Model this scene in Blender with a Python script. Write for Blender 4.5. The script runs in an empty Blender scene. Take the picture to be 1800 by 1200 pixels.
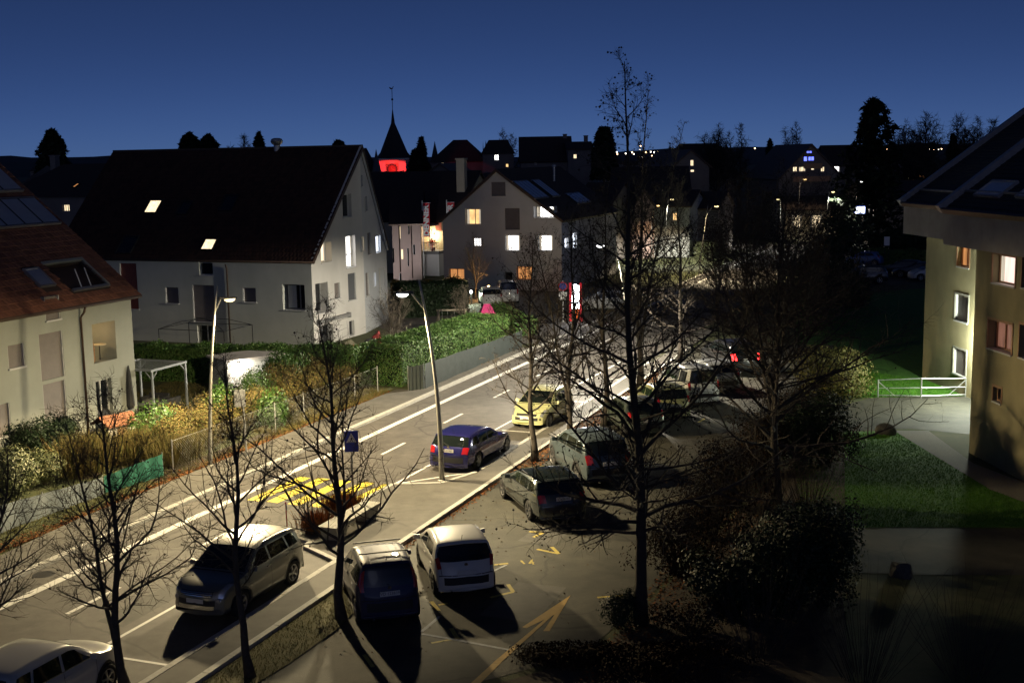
import bpy, bmesh, math, random
import numpy as np
from mathutils import Matrix, Vector
R = math.radians
scene = bpy.context.scene
COL = scene.collection

# ---------------------------------------------------------------- camera
F, HOR, ROLL, CH = 2150.0, 278.0, R(1.0), 11.5      # focal length and horizon for an 1800 x 1200 frame, roll, eye height
PITCH = math.atan((600 - HOR) / F)
cam = bpy.data.cameras.new('camera')
cam.lens = F / 1800 * 36
cam.sensor_width = 36
cam.clip_end = 9000
cam_o = bpy.data.objects.new('camera', cam)
COL.objects.link(cam_o)
cam_o.matrix_world = Matrix.Translation((0, 0, CH)) @ Matrix.Rotation(math.pi / 2 - PITCH, 4, 'X') @ Matrix.Rotation(-ROLL, 4, 'Z')
scene.camera = cam_o

# ---------------------------------------------------------------- dusk sky
w = bpy.data.worlds.new('World')
scene.world = w
w.use_nodes = True
nt = w.node_tree
bg = nt.nodes['Background']
sky = nt.nodes.new('ShaderNodeTexSky')
sky.sky_type = 'NISHITA'
sky.sun_disc = False
sky.sun_elevation = R(25)
sky.sun_rotation = R(180)
sky.altitude = 450
sky.air_density = 0.2
sky.dust_density = 0.3
sky.ozone_density = 8.0
tint = nt.nodes.new('ShaderNodeMix'); tint.data_type = 'RGBA'; tint.blend_type = 'MULTIPLY'; tint.inputs[0].default_value = 1
tint.inputs[7].default_value = (1.12, .95, 1.0, 1)          # the photograph's white balance
nt.links.new(sky.outputs[0], tint.inputs[6]); nt.links.new(tint.outputs[2], bg.inputs[0])
bg.inputs[1].default_value = SKY_STRENGTH = 0.030

# the faint light of the night sky's brighter side, behind the camera
sun = bpy.data.lights.new('sun', 'SUN')
sun.energy = 0.006
sun.angle = R(20)
sun.color = (0.75, 0.85, 1.0)
sun_o = bpy.data.objects.new('sun', sun)
sun_o.rotation_euler = (R(65), 0, 0)
COL.objects.link(sun_o)

scene.view_settings.view_transform = 'Standard'
scene.view_settings.look = 'None'
scene.view_settings.exposure = 0.0
scene.view_settings.gamma = 1.0
scene.render.engine = 'CYCLES'
scene.cycles.max_bounces = 5
scene.cycles.diffuse_bounces = 2
scene.cycles.glossy_bounces = 3
scene.cycles.transmission_bounces = 4
scene.cycles.transparent_max_bounces = 6
scene.cycles.sample_clamp_indirect = 3.0
scene.cycles.caustics_reflective = False
scene.cycles.caustics_refractive = False

# ---------------------------------------------------------------- survey helpers: where a sight line meets the ground or a wall
def ray(x, y):
    u = (x - 900) / F; v = (600 - y) / F
    c, s = math.cos(ROLL), math.sin(ROLL)
    u2 = u * c + v * s; v2 = -u * s + v * c
    return np.array([u2, math.cos(PITCH) + v2 * math.sin(PITCH), -math.sin(PITCH) + v2 * math.cos(PITCH)])
EYE = np.array([0, 0, CH])
def G(x, y, z=0.0):
    d = ray(x, y); return EYE + (z - CH) / d[2] * d
def V(x, y, Y):
    d = ray(x, y); return EYE + Y / d[1] * d
def on_plane(px, py, P0, N):
    q = ray(px, py); t = float(np.dot(np.asarray(P0) - EYE, N) / np.dot(q, N)); return EYE + t * q
TH = R(21)
RD = np.array([math.sin(TH), math.cos(TH)])        # along the road, away from the eye
RN = np.array([math.cos(TH), -math.sin(TH)])       # to the right of the road
YAW_ROAD = math.atan2(RD[1], RD[0])
def RP(s, n, z=0.0):
    p = RD * s + RN * n; return (float(p[0]), float(p[1]), z)
def SN(px, py):
    g = G(px, py)[:2]; return float(g @ RD), float(g @ RN)

# ---------------------------------------------------------------- mesh builder
class MB:
    def __init__(s): s.v = []; s.f = []
    def quad(s, a, b, c, d):
        i = len(s.v); s.v += [tuple(a), tuple(b), tuple(c), tuple(d)]; s.f.append((i, i+1, i+2, i+3)); return s
    def tri(s, a, b, c):
        i = len(s.v); s.v += [tuple(a), tuple(b), tuple(c)]; s.f.append((i, i+1, i+2)); return s
    def poly(s, pts):
        i = len(s.v); s.v += [tuple(p) for p in pts]; s.f.append(tuple(range(i, i+len(pts)))); return s
    def box(s, x0, x1, y0, y1, z0, z1):
        i = len(s.v)
        s.v += [(x0,y0,z0),(x1,y0,z0),(x1,y1,z0),(x0,y1,z0),(x0,y0,z1),(x1,y0,z1),(x1,y1,z1),(x0,y1,z1)]
        for q in ((3,2,1,0),(4,5,6,7),(0,1,5,4),(1,2,6,5),(2,3,7,6),(3,0,4,7)): s.f.append(tuple(i+k for k in q))
        return s
    def hexa(s, p):                                  # 8 points: bottom ring, top ring
        i = len(s.v); s.v += [tuple(q) for q in p]
        for q in ((3,2,1,0),(4,5,6,7),(0,1,5,4),(1,2,6,5),(2,3,7,6),(3,0,4,7)): s.f.append(tuple(i+k for k in q))
        return s
    def bar(s, a, b, r, n=6, r2=None): return s.tube([a, b], [r, r if r2 is None else r2], n)
    def beam(s, a, b, wdt, hgt):
        a = Vector(a); b = Vector(b); t = (b - a).normalized()
        up = Vector((0,0,1)) if abs(t.z) < .95 else Vector((1,0,0))
        x = t.cross(up).normalized() * wdt / 2; y = x.cross(t).normalized() * hgt / 2
        return s.hexa([a-x-y, a+x-y, b+x-y, b-x-y, a-x+y, a+x+y, b+x+y, b-x+y])
    def tube(s, pts, rad, n=6, cap=True):
        pts = [Vector(p) for p in pts]; base = len(s.v); m = len(pts); prev = None
        for k, p in enumerate(pts):
            t = (pts[min(k+1, m-1)] - pts[max(k-1, 0)])
            if t.length < 1e-9: t = Vector((0,0,1))
            t.normalize()
            if prev is None: ref = Vector((1,0,0)) if abs(t.x) < .8 else Vector((0,1,0))
            else: ref = prev
            u = (ref - t * ref.dot(t))
            if u.length < 1e-6: u = t.orthogonal()
            u.normalize(); w_ = t.cross(u); prev = u
            for j in range(n):
                a = 2 * math.pi * j / n
                s.v.append(tuple(p + (u * math.cos(a) + w_ * math.sin(a)) * rad[k]))
        for k in range(m - 1):
            for j in range(n):
                a = base + k*n + j; b = base + k*n + (j+1) % n
                s.f.append((a, b, b+n, a+n))
        if cap:
            s.f.append(tuple(base + j for j in reversed(range(n)))); s.f.append(tuple(base + (m-1)*n + j for j in range(n)))
        return s
    def lathe(s, prof, n=16, c=(0,0,0), axis='z'):
        base = len(s.v); m = len(prof)
        for (r, h) in prof:
            for j in range(n):
                a = 2*math.pi*j/n; x, y = r*math.cos(a), r*math.sin(a)
                p = (x, y, h) if axis == 'z' else ((x, h, y) if axis == 'y' else (h, x, y))
                s.v.append((p[0]+c[0], p[1]+c[1], p[2]+c[2]))
        for k in range(m-1):
            for j in range(n):
                a = base+k*n+j; b = base+k*n+(j+1) % n; s.f.append((a, b, b+n, a+n))
        return s
    def ball(s, c, r, n=8, sq=1.0):
        prof = [(r*math.sin(math.pi*k/n) + 1e-4, -r*sq*math.cos(math.pi*k/n)) for k in range(n+1)]
        return s.lathe(prof, max(6, n+2), c)
    def grid(s, P):                                  # rows of points
        base = len(s.v); h = len(P); w_ = len(P[0])
        for r_ in P: s.v += [tuple(p) for p in r_]
        for i in range(h-1):
            for j in range(w_-1):
                a = base+i*w_+j; s.f.append((a, a+1, a+w_+1, a+w_))
        return s
    def add(s, o, M=None):
        i = len(s.v)
        s.v += [tuple(M @ Vector(p)) for p in o.v] if M is not None else o.v
        s.f += [tuple(i+k for k in f) for f in o.f]; return s
    def mesh(s, name, m, smooth=False):
        me = bpy.data.meshes.new(name); me.from_pydata(s.v, [], s.f); me.validate(); me.update()
        if m: me.materials.append(m)
        if smooth: me.shade_smooth()
        return me
    def build(s, name, m, parent=None, smooth=False, kind=None):
        return link(name, s.mesh(name, m, smooth), parent, kind)
def link(name, me, parent=None, kind=None):
    o = bpy.data.objects.new(name, me); COL.objects.link(o)
    if parent is not None: o.parent = parent
    if kind: o['kind'] = kind
    return o
def tag(o, label, cat, group=None):
    o['label'] = label; o['category'] = cat
    if group: o['group'] = group
    return o
def thing(name, label, cat, loc=(0,0,0), rz=0.0, group=None):
    o = bpy.data.objects.new(name, None); COL.objects.link(o)
    o.location = tuple(float(c) for c in loc); o.rotation_euler = (0, 0, rz); o.empty_display_size = .2
    return tag(o, label, cat, group)
def copy_tree(o, parent=None):
    c = o.copy(); COL.objects.link(c)
    if parent is not None: c.parent = parent
    for ch in o.children: copy_tree(ch, c)
    return c
def np_mesh(name, verts, nper, m, parent=None, kind=None, smooth=False):
    """many separate n-gons from an array (N*nper, 3)"""
    verts = np.asarray(verts, np.float32); N = len(verts) // nper
    me = bpy.data.meshes.new(name); me.vertices.add(len(verts)); me.vertices.foreach_set('co', verts.ravel())
    me.loops.add(len(verts)); me.loops.foreach_set('vertex_index', np.arange(len(verts), dtype=np.int32))
    me.polygons.add(N); me.polygons.foreach_set('loop_start', np.arange(0, len(verts), nper, dtype=np.int32))
    me.update(calc_edges=True); me.validate(); me.materials.append(m)
    if smooth: me.shade_smooth()
    return link(name, me, parent, kind)

# ---------------------------------------------------------------- materials
def mat(name, col, rough=.7, metal=0.0, var=.0, scale=3.0, col2=None, bump=0.0, bscale=40.0, emit=None, estr=0.0, spec=.5, coat=0.0, trans=0.0, alpha=None, detail=6, dirt=0.0):
    m = bpy.data.materials.new(name); m.use_nodes = True
    t = m.node_tree; b = t.nodes['Principled BSDF']
    b.inputs['Base Color'].default_value = (*col, 1); b.inputs['Roughness'].default_value = rough
    b.inputs['Metallic'].default_value = metal; b.inputs['Specular IOR Level'].default_value = spec
    b.inputs['Coat Weight'].default_value = coat; b.inputs['Coat Roughness'].default_value = .05
    b.inputs['Transmission Weight'].default_value = trans
    tc = t.nodes.new('ShaderNodeTexCoord')
    if var or col2:
        n = t.nodes.new('ShaderNodeTexNoise'); n.inputs['Scale'].default_value = scale; n.inputs['Detail'].default_value = detail
        n.inputs['Roughness'].default_value = .65
        t.links.new(tc.outputs['Object'], n.inputs['Vector'])
        r = t.nodes.new('ShaderNodeValToRGB'); r.color_ramp.elements[0].position = .32; r.color_ramp.elements[1].position = .68
        c2 = col2 if col2 else tuple(min(1, c*(1+var)) for c in col)
        c1 = col if col2 else tuple(c*(1-var) for c in col)
        r.color_ramp.elements[0].color = (*c1, 1); r.color_ramp.elements[1].color = (*c2, 1)
        t.links.new(n.outputs['Fac'], r.inputs['Fac'])
        src = r.outputs['Color']
        if dirt:
            n2 = t.nodes.new('ShaderNodeTexNoise'); n2.inputs['Scale'].default_value = scale*.21; n2.inputs['Detail'].default_value = 8
            mp = t.nodes.new('ShaderNodeMapping'); mp.inputs['Scale'].default_value = (1, 1, .25); t.links.new(tc.outputs['Object'], mp.inputs[0]); t.links.new(mp.outputs[0], n2.inputs['Vector'])
            mr = t.nodes.new('ShaderNodeMapRange'); mr.inputs[1].default_value = .35; mr.inputs[2].default_value = .75; mr.inputs[3].default_value = 1 - dirt; mr.inputs[4].default_value = 1.06
            t.links.new(n2.outputs['Fac'], mr.inputs[0])
            mx = t.nodes.new('ShaderNodeMix'); mx.data_type = 'RGBA'; mx.blend_type = 'MULTIPLY'; mx.inputs[0].default_value = 1
            t.links.new(src, mx.inputs[6]); t.links.new(mr.outputs[0], mx.inputs[7]); src = mx.outputs[2]
        t.links.new(src, b.inputs['Base Color'])
    if bump:
        n = t.nodes.new('ShaderNodeTexNoise'); n.inputs['Scale'].default_value = bscale; n.inputs['Detail'].default_value = 4
        t.links.new(tc.outputs['Object'], n.inputs['Vector'])
        bp = t.nodes.new('ShaderNodeBump'); bp.inputs['Strength'].default_value = bump; bp.inputs['Distance'].default_value = .02
        t.links.new(n.outputs['Fac'], bp.inputs['Height']); t.links.new(bp.outputs['Normal'], b.inputs['Normal'])
    if emit:
        b.inputs['Emission Color'].default_value = (*emit, 1); b.inputs['Emission Strength'].default_value = estr
    return m
def cracked(m, scale, wdt, dark=.45):
    """fine crack lines and tar seams in the asphalt"""
    t = m.node_tree; b = t.nodes['Principled BSDF']; src = b.inputs['Base Color'].links[0].from_socket
    tc = t.nodes.new('ShaderNodeTexCoord'); nz = t.nodes.new('ShaderNodeTexNoise'); nz.inputs['Scale'].default_value = scale*2.2; nz.inputs['Detail'].default_value = 5
    t.links.new(tc.outputs['Object'], nz.inputs['Vector'])
    ad = t.nodes.new('ShaderNodeVectorMath'); ad.operation = 'MULTIPLY_ADD'; ad.inputs[1].default_value = (1.6,1.6,0); t.links.new(nz.outputs['Color'], ad.inputs[0]); t.links.new(tc.outputs['Object'], ad.inputs[2])
    vo = t.nodes.new('ShaderNodeTexVoronoi'); vo.feature = 'DISTANCE_TO_EDGE'; vo.inputs['Scale'].default_value = scale; t.links.new(ad.outputs[0], vo.inputs['Vector'])
    mr = t.nodes.new('ShaderNodeMapRange'); mr.inputs[1].default_value = wdt*.3; mr.inputs[2].default_value = wdt; mr.inputs[3].default_value = dark; mr.inputs[4].default_value = 1; t.links.new(vo.outputs['Distance'], mr.inputs[0])
    fs = t.nodes.new('ShaderNodeTexNoise'); fs.inputs['Scale'].default_value = 160; fs.inputs['Detail'].default_value = 2; t.links.new(tc.outputs['Object'], fs.inputs['Vector'])
    m2 = t.nodes.new('ShaderNodeMapRange'); m2.inputs[1].default_value = .3; m2.inputs[2].default_value = .7; m2.inputs[3].default_value = .72; m2.inputs[4].default_value = 1.25; t.links.new(fs.outputs['Fac'], m2.inputs[0])
    mu = t.nodes.new('ShaderNodeMath'); mu.operation = 'MULTIPLY'; t.links.new(mr.outputs[0], mu.inputs[0]); t.links.new(m2.outputs[0], mu.inputs[1])
    mm = t.nodes.new('ShaderNodeMix'); mm.data_type = 'RGBA'; mm.blend_type = 'MULTIPLY'; mm.inputs[0].default_value = 1; t.links.new(src, mm.inputs[6]); t.links.new(mu.outputs[0], mm.inputs[7]); t.links.new(mm.outputs[2], b.inputs['Base Color'])
def leafmat(name, cols, rough=.5, spec=.5):
    """foliage: the colour changes from leaf to leaf"""
    m = bpy.data.materials.new(name); m.use_nodes = True; t = m.node_tree; b = t.nodes['Principled BSDF']
    g = t.nodes.new('ShaderNodeNewGeometry'); r = t.nodes.new('ShaderNodeValToRGB')
    r.color_ramp.interpolation = 'LINEAR'
    for i, c in enumerate(cols):
        p = i / max(1, len(cols)-1)
        e = r.color_ramp.elements[i] if i < 2 else r.color_ramp.elements.new(p)
        e.position = p; e.color = (*c, 1)
    for i, c in enumerate(cols):
        e = r.color_ramp.elements[i]; e.position = i / max(1, len(cols)-1); e.color = (*c, 1)
    t.links.new(g.outputs['Random Per Island'], r.inputs['Fac']); t.links.new(r.outputs['Color'], b.inputs['Base Color'])
    b.inputs['Roughness'].default_value = rough; b.inputs['Specular IOR Level'].default_value = spec
    return m
def litmat(name, col, strength, var=.5, scale=2.0, vert=True):
    """a lit pane: curtain folds and room shapes vary its glow"""
    m = bpy.data.materials.new(name); m.use_nodes = True; t = m.node_tree; b = t.nodes['Principled BSDF']
    b.inputs['Base Color'].default_value = (.05, .05, .05, 1); b.inputs['Roughness'].default_value = .15
    tc = t.nodes.new('ShaderNodeTexCoord'); mp = t.nodes.new('ShaderNodeMapping')
    mp.inputs['Scale'].default_value = (3, 3, .35) if vert else (1, 1, 1)
    n = t.nodes.new('ShaderNodeTexNoise'); n.inputs['Scale'].default_value = scale; n.inputs['Detail'].default_value = 3
    t.links.new(tc.outputs['Object'], mp.inputs[0]); t.links.new(mp.outputs[0], n.inputs['Vector'])
    mr = t.nodes.new('ShaderNodeMapRange'); mr.inputs[1].default_value = .3; mr.inputs[2].default_value = .7
    mr.inputs[3].default_value = strength*(1-var); mr.inputs[4].default_value = strength
    t.links.new(n.outputs['Fac'], mr.inputs[0]); t.links.new(mr.outputs[0], b.inputs['Emission Strength'])
    b.inputs['Emission Color'].default_value = (*col, 1)
    return m

def ridged(name, col, col2, rough=.8, period=.3, along='Z', bump=.5):
    """roof covering or sheet with fine courses too small to model"""
    m = mat(name, col, rough, col2=col2, scale=6)
    t = m.node_tree; b = t.nodes['Principled BSDF']; tc = t.nodes.new('ShaderNodeTexCoord')
    wv = t.nodes.new('ShaderNodeTexWave'); wv.bands_direction = along; wv.wave_profile = 'SAW'; wv.inputs['Scale'].default_value = .314 / period; wv.inputs['Distortion'].default_value = .2
    t.links.new(tc.outputs['Object'], wv.inputs['Vector'])
    bp = t.nodes.new('ShaderNodeBump'); bp.inputs['Strength'].default_value = bump; bp.inputs['Distance'].default_value = .05
    t.links.new(wv.outputs['Fac'], bp.inputs['Height']); t.links.new(bp.outputs['Normal'], b.inputs['Normal'])
    return m

M = {}
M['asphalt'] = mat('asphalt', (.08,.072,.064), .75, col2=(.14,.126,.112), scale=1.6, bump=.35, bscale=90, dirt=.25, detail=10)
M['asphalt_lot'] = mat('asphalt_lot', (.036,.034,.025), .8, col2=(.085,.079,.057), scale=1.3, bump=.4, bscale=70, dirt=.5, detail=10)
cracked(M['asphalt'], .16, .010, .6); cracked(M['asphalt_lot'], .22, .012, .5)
M['pavement'] = mat('pavement', (.095,.088,.076), .85, col2=(.14,.13,.114), scale=1.9, bump=.3, bscale=80, dirt=.2, detail=10)
M['kerb'] = mat('kerb_granite', (.36,.35,.32), .8, col2=(.48,.47,.44), scale=8, bump=.2, bscale=120)
M['white_paint'] = mat('white_road_paint', (.62,.61,.58), .6, col2=(.78,.77,.74), scale=9)
M['yellow_paint'] = mat('yellow_road_paint', (.62,.5,.05), .6, col2=(.74,.6,.07), scale=9)
M['old_yellow'] = mat('worn_yellow_paint', (.38,.3,.07), .75, col2=(.52,.4,.06), scale=7)
M['orange_paint'] = mat('worn_orange_paint', (.36,.22,.05), .75, col2=(.48,.29,.05), scale=5)
M['chalk'] = mat('chalk_line', (.3,.31,.33), .9, col2=(.45,.46,.48), scale=12)
M['grass_ground'] = mat('grass_ground', (.035,.05,.014), .95, col2=(.075,.075,.026), scale=1.3, bump=.7, bscale=30, detail=10)
M['lawn'] = mat('lawn', (.035,.13,.005), .95, col2=(.06,.18,.009), scale=1.7, bump=.8, bscale=35, detail=10)
M['soil'] = mat('soil', (.035,.026,.018), 1, col2=(.07,.05,.03), scale=3, bump=.6, bscale=25)
M['gravel'] = mat('gravel', (.11,.10,.09), .95, col2=(.2,.19,.17), scale=25, bump=.6, bscale=60)
M['plaster_cream'] = mat('plaster_cream', (.31,.325,.29), .9, col2=(.36,.375,.335), scale=.8, bump=.15, bscale=150, dirt=.30)
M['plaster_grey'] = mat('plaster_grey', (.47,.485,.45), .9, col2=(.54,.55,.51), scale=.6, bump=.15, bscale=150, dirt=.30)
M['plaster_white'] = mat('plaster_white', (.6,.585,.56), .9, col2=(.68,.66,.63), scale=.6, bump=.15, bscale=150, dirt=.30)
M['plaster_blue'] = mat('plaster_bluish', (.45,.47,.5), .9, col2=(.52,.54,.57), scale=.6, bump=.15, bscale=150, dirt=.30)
M['plaster_pink'] = mat('plaster_pink', (.36,.26,.23), .9, col2=(.42,.31,.27), scale=.6, dirt=.15)
M['plaster_ochre'] = mat('plaster_ochre', (.29,.255,.145), .92, col2=(.36,.315,.18), scale=1.3, bump=.35, bscale=60, dirt=.28)
M['plaster_sand'] = mat('plaster_sand', (.5,.43,.29), .9, col2=(.57,.5,.35), scale=1, dirt=.1)
M['dark_wall'] = mat('dark_wall', (.16,.14,.13), .9, col2=(.21,.19,.17), scale=.6, dirt=.15)
M['concrete'] = mat('concrete', (.3,.275,.26), .9, col2=(.4,.37,.35), scale=1.3, bump=.25, bscale=50, dirt=.22, detail=10)
M['planter_concrete'] = mat('planter_concrete', (.26,.25,.22), .9, col2=(.34,.33,.29), scale=3, bump=.3, bscale=60)
M['tile_red'] = leafmat('clay_tile', [(.13,.055,.038),(.18,.075,.05),(.23,.10,.065),(.16,.07,.05)], .85, .3)
M['tile_dark'] = leafmat('dark_clay_tile', [(.035,.02,.017),(.05,.026,.02),(.06,.03,.022)], .9, .2)
M['roof_base'] = mat('roof_base', (.04,.025,.02), .95)
M['roof_far'] = ridged('far_roof', (.03,.022,.02), (.05,.034,.03), .9)
M['roof_grey'] = ridged('grey_roof', (.09,.085,.085), (.13,.12,.12), .85)
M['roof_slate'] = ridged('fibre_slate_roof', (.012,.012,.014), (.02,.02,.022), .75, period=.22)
M['gutter'] = mat('gutter_copper', (.075,.05,.04), .5, .6, col2=(.1,.065,.05), scale=5)
M['zinc'] = mat('zinc', (.32,.32,.34), .45, .8, col2=(.42,.42,.43), scale=5)
M['steel'] = mat('galvanised_steel', (.45,.46,.46), .4, .8, col2=(.55,.55,.55), scale=8)
M['pole'] = mat('pole_grey', (.30,.29,.26), .45, .3, col2=(.36,.35,.31), scale=3)
M['white_metal'] = mat('white_painted_metal', (.66,.66,.64), .5, col2=(.74,.74,.72), scale=4)
M['dark_metal'] = mat('dark_metal', (.03,.03,.033), .5, .5)
M['glass'] = mat('window_glass', (.012,.014,.017), .06, spec=.8)
M['frame_white'] = mat('frame_white', (.5,.5,.48), .6)
M['frame_grey'] = mat('frame_grey', (.2,.2,.2), .6)
M['frame_wood'] = mat('frame_wood', (.3,.17,.09), .6, col2=(.38,.22,.12), scale=6)
M['blind'] = mat('blind', (.15,.132,.125), .6, col2=(.18,.158,.148), scale=4)
M['blind_dark'] = mat('blind_dark', (.1,.105,.115), .6)
M['shutter_red'] = mat('shutter_red', (.25,.07,.05), .8, col2=(.3,.09,.06), scale=5)
M['solar'] = mat('solar_glass', (.55,.56,.62), .3, .75, col2=(.65,.66,.7), scale=2)
M['sill'] = mat('sill', (.45,.45,.45), .5)
M['bark'] = mat('bark', (.05,.04,.03), .95, col2=(.085,.07,.052), scale=9, bump=.7, bscale=25)
M['bark_dark'] = mat('bark_dark', (.03,.024,.019), .95, col2=(.05,.04,.03), scale=9, bump=.6, bscale=25)
M['seed'] = mat('seed_ball', (.035,.025,.017), 1)
M['laurel'] = leafmat('laurel_leaf', [(.03,.075,.016),(.05,.12,.024),(.075,.14,.034),(.10,.135,.038)], .5, .3)
M['green_leaf'] = leafmat('green_leaf', [(.02,.055,.01),(.035,.085,.015),(.055,.115,.02),(.03,.07,.015)], .45)
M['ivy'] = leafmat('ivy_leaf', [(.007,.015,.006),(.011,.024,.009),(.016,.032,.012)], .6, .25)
M['variegated'] = leafmat('pale_leaf', [(.06,.085,.03),(.12,.14,.06),(.2,.2,.1),(.08,.1,.04)], .5)
M['dry_leaf'] = leafmat('dry_leaf', [(.08,.06,.02),(.12,.085,.03),(.16,.115,.042),(.10,.095,.03),(.07,.085,.022)], .85, .2)
M['russet'] = leafmat('russet_leaf', [(.12,.045,.015),(.2,.08,.025),(.25,.11,.035),(.15,.08,.03)], .9, .2)
M['yellow_shrub'] = leafmat('yellow_green_leaf', [(.14,.13,.03),(.2,.18,.045),(.12,.13,.035),(.26,.22,.08)], .7, .3)
M['bed_leaf'] = leafmat('bed_leaf', [(.02,.012,.007),(.035,.018,.01),(.014,.014,.007)], .9, .1)
M['needle'] = leafmat('needle', [(.008,.014,.007),(.013,.022,.01),(.018,.028,.013)], .8, .2)
M['grass_blade'] = leafmat('grass_blade', [(.035,.12,.006),(.05,.17,.008),(.07,.2,.012),(.09,.17,.02)], .8, .2)
M['grass_dry'] = leafmat('dry_grass_blade', [(.06,.075,.02),(.12,.10,.035),(.17,.13,.05),(.09,.085,.025)], .85, .2)
M['litter'] = leafmat('leaf_litter', [(.15,.05,.02),(.22,.08,.03),(.12,.06,.025),(.26,.13,.05)], .95, .1)
M['rock'] = mat('rock', (.04,.038,.034), .95, col2=(.08,.075,.065), scale=6, bump=.6, bscale=20)
M['verge'] = mat('verge_turf', (.09,.088,.03), .95, col2=(.15,.13,.05), scale=2.2, bump=.7, bscale=30, detail=10)
M['verge_blade'] = leafmat('verge_blade', [(.10,.11,.025),(.17,.15,.045),(.21,.175,.065),(.13,.125,.03)], .85, .2)
M['steel_dull'] = mat('steel_dull', (.26,.28,.3), .6, .4)
M['lit_white'] = litmat('lit_white', (1,.97,.92), 5.5, .35)
M['lit_cool'] = litmat('lit_cool', (.8,.87,1), 5.0, .3)
M['lit_warm'] = litmat('lit_warm', (1,.60,.24), 1.9, .6, 1.2, False)
M['lit_soft'] = litmat('lit_soft', (1,.78,.48), 2.2, .5)
M['lit_orange'] = litmat('lit_orange', (1,.42,.14), .8, .5)
M['lit_blue'] = litmat('lit_blue', (.12,.16,1), 3.5, .5)
M['curtain_lit'] = litmat('curtain_lit', (1,.86,.66), .75, .6)
M['lit_dim'] = litmat('lit_dim', (1,.45,.3), .28, .7)
M['lit_pinkish'] = litmat('lit_pinkish', (1,.72,.62), 1.6, .3)
M['lamp_led'] = mat('lamp_led', (1,1,1), .5, emit=(1,.78,.38), estr=2.6)
M['lamp_cool'] = mat('lamp_cool', (1,1,1), .5, emit=(.95,.97,.95), estr=5)
M['lamp_warm'] = mat('lamp_warm', (1,1,1), .5, emit=(1,.6,.22), estr=3.2)
M['lamp_far'] = mat('lamp_far', (1,1,1), .5, emit=(1,.9,.72), estr=9)
M['lamp_far_warm'] = mat('lamp_far_warm', (1,1,1), .5, emit=(1,.62,.3), estr=9)
# ================================================================ THE SETTING
def sheet(name, pts, m, z, parent=None, kind='structure'):
    mb = MB().poly([(p[0], p[1], z) for p in pts]); return mb.build(name, m, parent, kind=kind)
gm = MB()
gm.grid([[(x, y, -.004) for x in (-6000, -400, -120, -40, 0, 40, 120, 400, 6000)] for y in (-60, 0, 30, 60, 100, 160, 300, 900, 7000)])
gm.build('ground', M['grass_ground'], kind='structure')
def rpoly(pts, z): return [RP(s, n, z) for s, n in pts]
S0, S1 = -8, 150
# carriageway with the parking bays on its right
road = MB().grid([[RP(s, n, .004) for n in (-25.0, -21.8, -19.3, -17.2)] for s in (S0, 10, 30, 60, 100, S1)]).build('road', M['asphalt'], kind='structure')
# cross street at the end of the road
MB().grid([[RP(s, n, .002) for n in (-75, -50, -25, 0, 40, 90)] for s in (S1-2, S1+4, S1+9)]).build('cross_street', M['asphalt'], kind='structure')
# left pavement, raised, with a granite kerb whose stones are separate pieces
pav = MB()
def pv_edge(s): return -27.2 + (1.1 * max(0, (31 - s) / 10) ** 1.2 if s < 31 else 0) + (.7 if s > 54.5 else 0)
ss = list(np.arange(S0, 54.1, 3.0)) + [54.5, 54.6] + list(np.arange(57, 71, 3.0))
pav.grid([[RP(s, pv_edge(s), .10), RP(s, -26.1, .10), RP(s, -25.25, .10)] for s in ss])
pav_l = pav.build('left_pavement', M['pavement'], kind='structure')
def kerb(parent, s0, s1, n0, n1, z0, z1, m, step=1.0, name='kerb_stone', na=None):
    me = MB().box(0, step - .012, 0, n1 - n0, z0, z1).mesh(name, m)
    k = int(round((s1 - s0) / step))
    for i in range(k):
        o = link(name, me, parent); o.location = RP(s0 + i*step, n1, 0); o.rotation_euler = (0, 0, YAW_ROAD)
        o.location.z = random.Random(i*7+int(s0)).uniform(-.004, .004)
random.seed(3)
kerb(pav_l, 18, 70, -25.25, -25.0, -.02, .115, M['kerb'])
MB().box(0, 26, 0, .25, -.02, .115).build('kerb_run', M['kerb'], pav_l).matrix_local = Matrix.Translation(RP(-8, -25.0)) @ Matrix.Rotation(YAW_ROAD, 4, 'Z')
MB().box(0, 80, 0, .25, -.02, .05).build('kerb_run', M['kerb'], pav_l).matrix_local = Matrix.Translation(RP(70.05, -25.0)) @ Matrix.Rotation(YAW_ROAD, 4, 'Z')
# right pavement strip, widened at the crossing
pr = MB()
pr.poly(rpoly([(S0,-17.0),(S0,-16.1),(31.2,-16.1),(31.2,-17.0)], .09))
pr.poly(rpoly([(30.0,-17.0),(31.2,-17.0),(31.2,-16.1),(40.4,-16.1),(40.4,-16.98),(38.6,-17.6),(38.0,-19.2),(31.6,-19.3),(31.4,-18.6),(30.9,-18.6)], .0902))
pr.poly(rpoly([(40.4,-16.98),(40.4,-16.1),(80,-16.1),(80,-16.98)], .09))
pav_r = pr.build('right_pavement', M['pavement'], kind='structure')
kerb(pav_r, 6, 30, -17.16, -16.98, -.02, .10, M['kerb'])
kerb(pav_r, 41, 66, -17.14, -16.96, -.02, .10, M['kerb'])
kerb(pav_r, 10, 72, -16.1, -15.92, -.02, .125, M['kerb'])
def kerb_path(parent, pts, wd=.16, z1=.10):
    for (a, b) in zip(pts[:-1], pts[1:]):
        MB().beam((*RP(*a)[:2], z1/2), (*RP(*b)[:2], z1/2), wd, z1).build('kerb_stone', M['kerb'], parent)
kerb_path(pav_r, [(30.0,-17.1),(30.9,-18.65),(31.35,-18.68),(31.55,-19.38),(34.8,-19.34),(38.05,-19.26),(38.7,-17.66),(40.5,-17.05)])
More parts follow.
